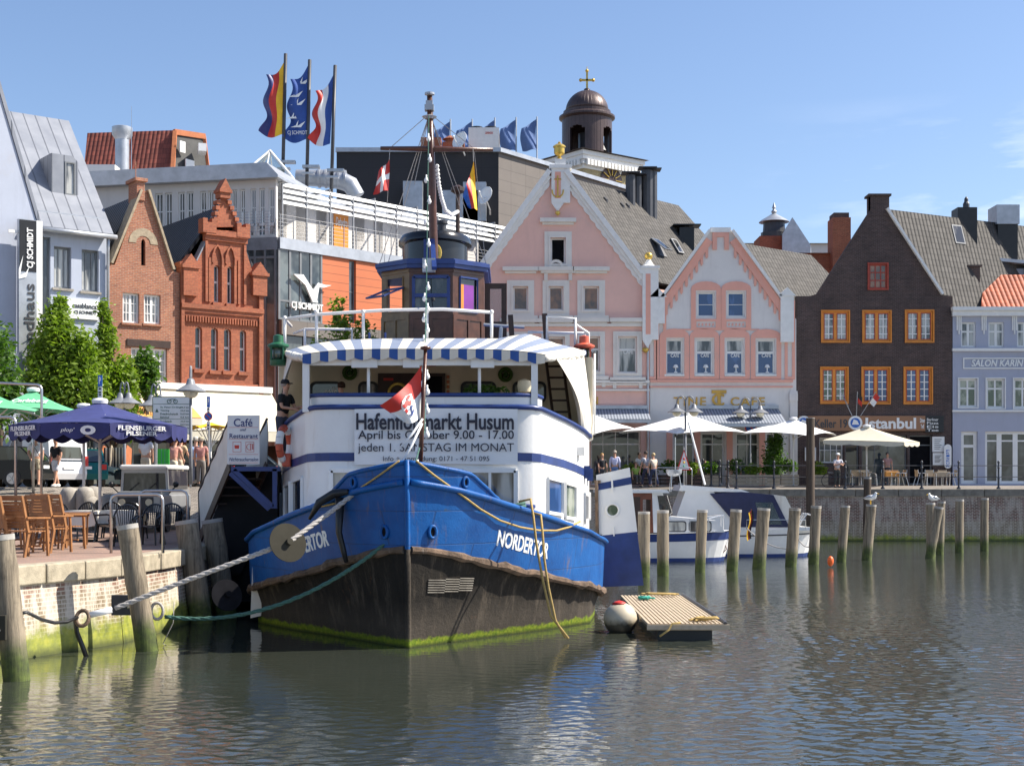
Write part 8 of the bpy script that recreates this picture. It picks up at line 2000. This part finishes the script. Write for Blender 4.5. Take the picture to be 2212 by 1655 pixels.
 # steel pipe frames
for pts,r,lb in(((240,1183,240,1068,352,1068,352,1183,27.9),.03,'steel pipe barrier at the terrace edge, nearer of the two'),((302,1125,302,1060,405,1060,405,1140,30.5),.028,'steel pipe barrier at the terrace edge, behind the nearer one'),((34,1105,34,902,-40,900,-40,1105,36),.04,'tall steel pipe frame at the left of the terrace'),((89,1000,90,832,-30,826,-30,1000,40),.04,'taller steel pipe frame under the green parasols')):
 x0,y0,x1,y1,x2,y2,x3,y3,Y=pts;A,B_,C_,D_=P(x0,y0,Y),P(x1,y1,Y),P(x2,y2,Y),P(x3,y3,Y);A.z=D_.z=TERR
 k=.12;m=MB();e=(C_-B_).normalized();m.tube([A,B_-Vector((0,0,k)),B_+e*k*.3-Vector((0,0,k*.3)),B_+e*k,C_-e*k,C_-e*k*.3-Vector((0,0,k*.3)),C_-Vector((0,0,k)),D_],r,8);tag(m.build('pipe_frame',M['steel'],smooth=True),lb,'barrier')
a,b=P(1422,1052,71.8),P(1502,1010,71.8);m=MB();c0=P(1417,1050,71.5);c1=P(1502,1050,71.5);m.tube([c0,c0+Vector((0,0,.85)),c0+Vector((.1,0,.95)),c0+Vector((1.75,0,.95)),c0+Vector((1.85,0,.85)),c0+Vector((1.85,0,0))],.03,6);tag(m.build('pipe_frame',M['steel'],smooth=True),'low steel pipe barrier in front of the walking couple','barrier')
# rounded stone bollards
for k,(x,y)in enumerate(((150,1062),(167,1066),(184,1061),(201,1060),(193,1080),(215,1082),(232,1078))):
 b=P(x,y+16,41.2+.3*(k%2));b.z=TERR-.02;m=MB();h_=P(x,y-10,41.2).z-b.z;m.lathe([(.27,0),(.28,h_-.3),(.26,h_-.15),(.19,h_-.04),(.05,h_)],b,14);tag(m.build('stone_bollard',M['concrete'],smooth=True),'stout round topped stone bollard between the terrace and the street','bollard','stone bollards beside the terrace')
 # ------------------------------------------------------------------ terrace furniture
M['teak']=pm('teak',(.30,.135,.05),.55,.25,6,.2)
def teak_chair(lb):
 th=thing('garden_chair',lb,'chair',(0,0,0),0,'wooden armchairs on the terrace');w_=.26
 m=MB();[m.bar((-w_,-.2+.42*k/6,.44),(w_,-.2+.42*k/6,.44),.055,.02)for k in range(7)];m.build('seat',M['teak'],th)
 m=MB();[m.bar((-w_+.02,.24+.1*k/9,.52+.052*k),(w_-.02,.24+.1*k/9,.52+.052*k),.02,.045)for k in range(9)];m.bar((-w_,.35,1.02),(w_,.35,1.02),.03,.09)
 for s in(-1,1):m.bar((s*w_,.2,.4),(s*w_,.36,1.05),.035,.045)
 m.build('backrest',M['teak'],th)
 for s in(-1,1):
  m=MB();m.bar((s*w_,-.27,0),(s*w_,-.23,.66),.035,.045);m.build('leg',M['teak'],th);m=MB();m.bar((s*w_,.3,0),(s*w_,.2,.42),.035,.05);m.build('leg',M['teak'],th)
  m=MB();m.bar((s*(w_+.02),-.28,.67),(s*(w_+.02),.27,.68),.055,.03);m.build('armrest',M['teak'],th)
 m=MB();m.bar((-w_,-.1,.18),(w_,-.1,.18),.03,.03);m.bar((-w_,.12,.18),(w_,.12,.18),.03,.03);m.build('stretcher',M['teak'],th);return th
def teak_table(lb):
 th=thing('garden_table',lb,'table',(0,0,0),0,'wooden tables on the terrace');m=MB();[m.box((-.42,-.4+.082*k,.71),(.42,-.325+.082*k,.74))for k in range(10)];m.box((-.4,-.36,.65),(.4,-.33,.709));m.box((-.4,.33,.65),(.4,.36,.709));m.build('tabletop',M['teak'],th)
 for s in(-1,1):
  for e in(-1,1):m=MB();m.bar((s*.34,e*.33,0),(s*.36,-e*.0+e*.3,.66),.04,.04);m.build('leg',M['teak'],th)
 return th
tt_=[(47,28.3,'wooden table at the left edge of the terrace'),(94,29.9,'wooden table in the middle of the wooden terrace set'),(150,31.2,'wooden table nearest the black plastic chairs')]
T0=None
for x,Y,lb in tt_:
 c=((x-CX)/F*Y,Y,TERR)
 if T0 is None:T0=teak_table(lb);T0.location=c
 else:dup(T0,c,.2,lb)
T0=None
for x,Y,rz,lb in((12,26.6,152,'wooden armchair cut by the left edge of the photo'),(55,26.7,156,'front wooden armchair turned right before the left table'),(108,28.2,158,'tall backed wooden armchair right of the front one'),(140,29.6,150,'wooden armchair closest to the black plastic chairs'),(62,29.9,250,'wooden armchair facing left behind the front chair'),(20,29.5,100,'wooden armchair behind the left table'),(112,31.2,120,'wooden armchair behind the middle table')):
 c=((x-CX)/F*Y,Y,TERR)
 if T0 is None:T0=teak_chair(lb);T0.location=c;T0.rotation_euler.z=R(rz);T0.scale=(1.1,)*3
 else:dup(T0,c,R(rz),lb,scale=1.1)
M['plastic']=pm('black_plastic',(.012,.012,.014),.3,.2,bump=0)
def plastic_chair(lb):
 th=thing('plastic_chair',lb,'chair',(0,0,0),0,'black plastic chairs on the terrace');m=MB();m.sheet(lambda u,v:(-.23+.46*u,-.23+.46*v,.44-.02*math.sin(u*3.14)),6,4,.02);m.build('seat',M['plastic'],th,smooth=True)
 m=MB();arc=[(.27*math.cos(t_),.24+.1*max(0,math.sin(t_)),.62+.3*math.sin(t_))for t_ in[math.pi*k/12 for k in range(13)]];m.tube([(.25,.2,.44)]+arc+[(-.25,.2,.44)],.022,6)
 for k in range(-4,5):m.bar((k*.035,.23,.45),(k*.055,.3+.03*(1-abs(k)/5),.62+.3*math.sqrt(1-(k*.055/.28)**2)),.022,.012)
 m.build('backrest',M['plastic'],th)
 for s in(-1,1):
  m=MB();m.tube([(s*.27,.24,.64),(s*.3,-.05,.66),(s*.28,-.22,.6),(s*.25,-.22,.44)],.025,6);m.build('armrest',M['plastic'],th)
  for y in(-.21,.22):m=MB();m.tube([(s*.23,y*.95,.44),(s*.27,y*1.15,0)],[.028,.02],6);m.build('leg',M['plastic'],th)
 return th
T0=None
for k,(x,Y,rz)in enumerate(((268,30.5,5),(322,31.5,-10),(372,32.5,15),(148,34,60),(108,36,180),(175,35.2,230),(70,37,170),(245,35.5,190),(230,33.2,100),(290,35,180))):
 c=((x-CX)/F*Y,Y,TERR);lb='black plastic terrace chair with a fan shaped slatted back'
 if T0 is None:T0=plastic_chair(lb);T0.location=c;T0.rotation_euler.z=R(rz)
 else:dup(T0,c,R(rz))
for x,Y,lb in((184,33.4,'small dark table under a hanging beige cloth by the parasol pole'),(255,33.6,'dark table with beige cloth behind the slatted black chair')):
 b=Vector(((x-CX)/F*Y,Y,TERR));th=thing('cafe_table',lb,'table',b);m=MB();m.lathe([(.03,.05),(.03,.7),(.4,.71),(.4,.73)],(0,0,0),14);m.lathe([(.3,0),(.28,.04),(.03,.06)],(0,0,0),12);m.build('table',M['plastic'],th)
 ct=thing('tablecloth',lb.replace('table under a hanging','wood under a').replace('dark table with','cloth draped as')if False else 'beige tablecloth hanging in folds over the '+('small table by the parasol pole' if x<200 else 'table behind the slatted chair'),'tablecloth',b);m=MB();m.box((-.42,-.42,.735),(.42,.42,.745))
 for s,ax in((-1,0),(1,0),(-1,1),(1,1)):m.sheet(lambda u,v:((s*(.42+.02*math.sin(u*14)*v),-.42+.84*u,.74-.32*v-.08*v*math.sin(u*3.1))if ax==0 else(-.42+.84*u,s*(.42+.02*math.sin(u*14)*v),.74-.32*v-.08*v*math.sin(u*3.1))),12,4,.006)
 m.build('cloth',M['canvas_cream'],ct,smooth=True)
 # ------------------------------------------------------------------ boarding stairs with sign
bs=thing('boarding_stairs','canvas sided boarding stairs with blue steel frame between the terrace and the ship','stairs',(-6.4,31.6,TERR))
pn=[P(497,903,31.2),P(430,1062,33.6),P(432,1165,33.6),P(497,1006,31.2)]
def cv(u,v):p=pn[0].lerp(pn[1],u).lerp(pn[3].lerp(pn[2],u),v);k=.025*math.sin(u*30+4*v);return p+Vector((k,-k,-.04*math.sin(u*6.3)*v))
m=MB();m.sheet(cv,40,6,.012);m.build('side_canvas',M['canvas_cream'],bs,smooth=True,world=True)
off=Vector((.75,.45,0));m=MB();m.sheet(lambda u,v:cv(u,v)+off,30,5,.012);m.build('side_canvas',M['canvas_cream'],bs,smooth=True,world=True)
m=MB();m.tube([pn[0],pn[1],pn[2]],.03,6);m.tube([pn[0]+off,pn[1]+off],.03,6);m.tube([pn[0],P(497,1010,31.2)],.03,6);m.build('handrail',M['steel_dark'],bs,world=True)
m=MB()
for k in range(9):a=pn[3].lerp(pn[2],(k+.5)/9);m.bar(a,a+off,.3,.04)
m.bar(pn[3],pn[2],.05,.24);m.bar(pn[3]+off,pn[2]+off,.05,.24);m.build('tread',M['dark_wood'],bs,world=True)
z=P(0,1008,31.2).z;m=MB();m.box((P(497,0,31.2).x,31.2,z-.1),(-5.75,33.2,z));m.build('platform',M['steel_dark'],bs,world=True)
m=MB();
for a,b in(((500,1013),(606,1013)),((506,1015),(590,1095)),((594,1013),(594,1098)),((498,1022),(582,1100))):m.bar(P(*a,31.1),P(*b,31.1),.1,.1)
m.build('steel_frame',M['ship_blue'],bs,world=True)
m=MB();M['shade_fill']=pm('shade_fill',(.008,.008,.009),.9,.3);pl=[P(x,y,32.4)for x,y in((500,1016),(606,1016),(598,1120),(560,1150),(520,1240),(455,1250),(440,1168))];m.face(pl);m.face([p+Vector((0,.12,0))for p in pl[::-1]])  # added black slab and box paint in the deep shade under the stairs
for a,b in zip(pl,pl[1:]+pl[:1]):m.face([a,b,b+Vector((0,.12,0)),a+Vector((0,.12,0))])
m.box((-6.9,32.6,.2),(-5.85,45,3.2));m.build('shade_fill',M['shade_fill'],bs,world=True)
m=MB();m.prism([(0,0),(.22,.05),(.3,.5),(.2,1.5),(.05,1.4)],0,.08);o=m.build('fender_plank',M['canvas_cream']);o.location=P(541,1335,29.5);tag(o,'torn pale plank hanging as a fender left of the shaded hull','fender')
a,b=P(491,1003,31.0),P(560,897,31.0);sg=thing('cafe_sign','white sign with navy serif lettering standing at the head of the boarding stairs','sign',a,R(3));W,H=b.x-a.x,b.z-a.z
m=MB();m.box((0,0,0),(W,.04,H));m.build('board',M['sign_white'],sg)
for tx,x0,x1,z0,z1,sh,bo in(('Café',.2,.78,.77,.93,0,.01),('und',.4,.58,.68,.735,.3,0),('Restaurant',.07,.95,.53,.625,0,.01),('Nichtrauchersalon',.06,.96,.065,.14,.25,0)):lettering(sg,tx,(W*x0,H*z0,W*x1,H*z1),-.008,'letter_navy',bo,sh,.007)
m=MB();[m.box((W*.05,-.006,H*z),(W*.96,0,H*z+.006))for z in(.75,.51,.2,.03)]
for c in(.3,.7):m.frame(W*(c-.13),H*.25,W*(c+.13),H*.46,.007,-.006,0)
m.prism([(W*.23,H*.32),(W*.36,H*.32),(W*.37,H*.39),(W*.22,H*.39)],-.006,0);m.tube([(W*.7+.07*math.cos(t_),-.004,H*.355+.07*math.sin(t_))for t_ in[R(60+240*k/10)for k in range(11)]],.006,4);[m.box((W*x_,-.006,H*.3),(W*x_+.012,0,H*.42))for x_ in(.71,.76,.79)];m.build('symbols',M['letter_red'],sg)
# ------------------------------------------------------------------ vehicles
M['car_glass']=glass_mat('car_glass',(.012,.018,.02),(.1,.13,.13),.5)
def car(lb,loc,rz,col,kind,L_=4.3,H=1.45,W=1.72,name='parked_car',met=.3):
 th=thing(name,lb,'van' if kind=='van' else 'car',loc,rz,None);h=W/2;pt=pm('paint_%s'%lb[:9].replace(' ','_'),col,.25,.06,1,0,met)
 B=[(0,.28),(-.04,.5),(.05,.66),(1.05 if kind!='van' else.9,.9),(L_-.6,.97),(L_-.02,.92),(L_+.03,.5),(L_-.04,.28)]
 C={'sedan':[(.95,.88),(1.75,H-.06),(2.2,H),(3.0,H-.03),(L_-.55,.95)],'estate':[(.95,.88),(1.7,H-.06),(2.2,H),(L_-.55,H-.05),(L_-.08,.95)],'hatch':[(.85,.88),(1.55,H-.06),(2.0,H),(L_-.7,H-.05),(L_-.1,.95)],'van':[(.75,.88),(1.5,H-.1),(2.0,H),(L_-.15,H-.04),(L_-.03,.95)]}[kind]
 m=MB();m.prism(B,-h,h)
 if kind=='van':m.prism([(2.3,.9),(2.3,H-.05),(L_-.1,H-.06),(L_-.03,.9)],-h+.06,h-.06)
 m.build('body',pt,th,bevel=.07)
 m=MB();m.prism(C,-h+.1,h-.1);m.build('windows',M['car_glass'],th,bevel=.04)
 m=MB();r_=C[1:-1];m.prism(r_+[(x,z+.035)for x,z in r_[::-1]],-h+.13,h-.13)
 for s in(-1,1):
  for p,q in((C[0],C[1]),(C[-2],C[-1])):m.bar((p[0],s*(h-.1),p[1]),(q[0],s*(h-.14),q[1]),.07,.05)
  xm=(C[1][0]+C[-2][0])/2;m.bar((xm,s*(h-.09),.9),(xm,s*(h-.12),H-.04),.07,.03)
 m.build('roof',pt,th,bevel=.02)
 for x in(.78,L_-.82):
  for s in(-1,1):
   m=MB();m.cyl((x,s*(h-.2),.31),(x,s*(h+.015),.31),.32,n=20);o=m.build('wheel',M['black'],th);m=MB();m.cyl((x,s*(h-.1),.31),(x,s*(h+.025),.31),.2,n=16)
   for k in range(5):m.bar((x,s*(h+.03),.31),(x+.19*math.cos(R(72*k)),s*(h+.03),.31+.19*math.sin(R(72*k))),.05,.03)
   m.build('rim',M['steel'],o)
 for s in(-1,1):
  m=MB();m.cbox((L_,s*(h-.16),.75 if kind!='van' else.95),(.07,.2,.2 if kind!='van' else.4));m.build('tail_light',M['red'],th);m=MB();m.cbox((.0,s*(h-.25),.62),(.1,.32,.12));m.build('headlight',M['lamp_glass'],th)
 m=MB();m.cbox((L_+.05,0,.72),(.02,.5,.11));m.build('number_plate',M['letter_white'],th)
 if kind=='van':m=MB();m.prism([(0,0),(1.2,0),(1.1,.42),(.1,.42)],L_,L_+.012);m.v=[Vector((p.y-.03,p.x-.6,p.z+1.08))for p in m.v];m.build('rear_window',M['car_glass'],th)
 return th
Yc=lambda xd,Y:((xd-CX)/F*Y,Y,STREET+.01)
car('black estate car parked behind the two walking teenagers',Yc(-167,49.8),R(-4),(.01,.013,.014),'estate',4.5)
c=car('white delivery van seen from behind at the left, rear window dark',Yc(20,54.7),R(-40),(.72,.72,.72),'van',4.2,1.85,met=0)
car('teal hatchback seen from behind between van and silver car',Yc(143,55.9),R(-62),(.0,.11,.12),'hatch',3.8,1.45)
car('silver saloon car with its bonnet turned right',Yc(291,57.5),R(176),(.42,.41,.38),'sedan',4.3,1.4)
car('black saloon car behind the white haired man',Yc(256,56),R(6),(.01,.012,.018),'sedan',4.5,1.5)
car('dark blue car half hidden by the boarding stairs',Yc(385,59),R(4),(.012,.03,.05),'hatch',4.2,1.5)
m=MB();a=P(35,948,55);m.box((a.x,54,a.z-.25),(a.x+1.6,54.1,a.z))if False else None
# silver off-road car facing the water
b=P(293,1080,39);oc_=thing('off_road_car','silver off-road car facing the water with a flat windscreen and white roof','car',(b.x,39,TERR+.01))
M['silver']=pm('silver_paint',(.40,.41,.42),.35,.08,2,0,.5)
m=MB();m.box((-.72,0,.55),(.72,3.6,1.05));m.box((-.5,-.0,1.05),(.5,.95,1.16));m.build('body',M['silver'],oc_,bevel=.04)
m=MB();m.box((-.5,-.03,.6),(.5,.0,1.0));m.build('grille',M['steel_dark'],oc_)
m=MB();m.prism([(-.7,1.05),(.7,1.05),(.66,1.78),(-.66,1.78)],.95,1.02,0,[[(-.62,1.16),(.62,1.16),(.59,1.68),(-.59,1.68)]]);m.box((-.68,1.02,1.05),(.68,3.5,1.2));m.build('windscreen_frame',M['silver'],oc_)
m=MB();m.box((-.63,.985,1.14),(.63,1.0,1.7));m.box((-.66,1.05,1.2),(.66,3.45,1.76));m.build('windscreen',M['glass'],oc_)
m=MB();m.box((-.7,.85,1.78),(.7,3.5,1.92));m.build('roof',M['white_paint'],oc_,bevel=.06)
[MB().bar((a_,.94,1.16),(a_+.28,.94,1.4),.02,.02).build('wiper',M['black'],oc_)for a_ in(-.45,.05)]
for s in(-1,1):
 m=MB();m.cyl((s*.38,-.05,.85),(s*.38,.02,.85),.1);m.build('headlight',M['lamp_glass'],oc_);m=MB();m.bar((s*.72,.9,1.1),(s*.92,.85,1.3),.03,.03);m.ball((s*.92,.85,1.35),.09,10);m.build('mirror',M['black'],oc_)
 for y in(.55,2.9):m=MB();m.cyl((s*.5,y,.36),(s*.78,y,.36),.36,n=18);m.build('wheel',M['black'],oc_)
 # hooded beach chairs
for x,Y,rz,lb in((212,57,10,'hooded beach chair with dark stripes behind the teal car'),(246,57,-12,'orange wicker hooded beach chair beside the striped one')):
 th=thing('beach_chair',lb,'beach chair',Yc(x,Y),R(rz));m=MB()
 for s in(-.55,.5):m.prism([(-.4,0),(.35,0),(.5,1.55),(.1,1.7),(-.2,1.2),(-.4,.6)],s,s+.05)
 mm=Matrix.Rotation(R(90),4,'Z');m.v=[mm@p for p in m.v];m.build('wicker_side',M['terracotta' if 'orange' in lb else 'grating'],th)
 m=MB();[m.box((-.5+.14*k,.15,.45),(-.5+.14*k+.07,.3,1.6),0)for k in range(7)];[m.box((-.43+.14*k,.15,.45),(-.43+.14*k+.07,.3,1.6),1)for k in range(7)];m.box((-.5,-.4,.1),(.5,.3,.45),1);m.build('cushion',[M['black'],M['canvas_ecru']],th)
 # ------------------------------------------------------------------ cafe chairs and the bicycle on the far quay
def alu(lb):
 th=thing('cafe_chair',lb,'chair',(0,0,0),0,'metal cafe chairs before the dark brick house');m=MB();m.box((-.22,-.22,.44),(.22,.22,.46));m.build('seat',M['grating'],th);m=MB();m.box((-.21,.2,.5),(.21,.23,.84));m.build('backrest',M['grating'],th)
 for s in(-1,1):m=MB();m.tube([(s*.24,-.25,0),(s*.24,-.2,.62),(s*.25,-.1,.68),(s*.24,.2,.68),(s*.22,.22,.86)],.02,5);m.tube([(s*.26,.3,0),(s*.24,.1,.66)],.02,5);m.build('leg',M['steel'],th)
 return th
T0=None
for k,(x,Y,rz)in enumerate(((1849,75.5,10),(1884,75.2,80),(1915,75.6,-5),(1947,75.3,-80),(1988,75.4,95),(2010,75.2,0),(2057,75.3,-85),(1866,76.4,180),(1930,76.5,170),(2032,76.6,185))):
 c=Vector(Yc(x,Y));
 if T0 is None:T0=alu('metal framed cafe chair with woven tan back');T0.location=c
 else:dup(T0,c,R(rz))
for x,mt,lb in((1925,'canvas_orange','cafe table with an orange cloth under the cream parasol'),(2034,'grating','cafe table with a tan cloth near the salon'),(1866,'steel','bare metal cafe table beside the bicycle')):
 th=thing('cafe_table',lb,'table',Yc(x,75.9));m=MB();m.lathe([(.25,0),(.03,.03),(.03,.7),(.05,.72)],(0,0,0),10);m.build('pedestal',M['steel'],th);m=MB();m.box((-.36,-.36,.72 if mt=='steel' else.45),(.36,.36,.75));m.build('tabletop',M[mt],th,bevel=.02)
def bike(lb,c,rz):
 th=thing('bicycle',lb,'bicycle',c,rz)
 for x in(-.55,.55):
  m=MB();m.tube([(x+.34*math.cos(t_),0,.35+.34*math.sin(t_))for t_ in[2*math.pi*k/24 for k in range(24)]],.02,5,closed=True);[m.tube([(x,0,.35),(x+.33*math.cos(t_),0,.35+.33*math.sin(t_))],.004,3)for t_ in[2*math.pi*k/10 for k in range(10)]];m.build('wheel',M['black'],th)
 m=MB();[m.tube([(p[0],0,p[1]),(q_[0],0,q_[1])],.018,6)for p,q_ in(((-.55,.35),(-.1,.32)),((-.1,.32),(.4,.75)),((-.2,.8),(-.1,.32)),((-.55,.35),(-.18,.72)),((.55,.35),(.38,.95)),((-.18,.62),(.4,.8)))];m.tube([(.38,-.28,1.0),(.42,0,1.02),(.38,.28,1.0)],.015,5);m.build('frame',M['steel_dark'],th)
 m=MB();m.lathe([(.02,0),(.1,.03),(.08,.07),(.02,.08)],(-.22,0,.82),10);m.build('saddle',M['black'],th)
 m=MB();m.tube([(-.55,-.1,.78),(-.25,-.1,.76),(-.25,.1,.76),(-.55,.1,.78)],.012,4,closed=True);m.build('rack',M['steel'],th)
bike('dark bicycle leaning at the quay railing beside the man in the white cap',P(1812,1053,71.65),0)
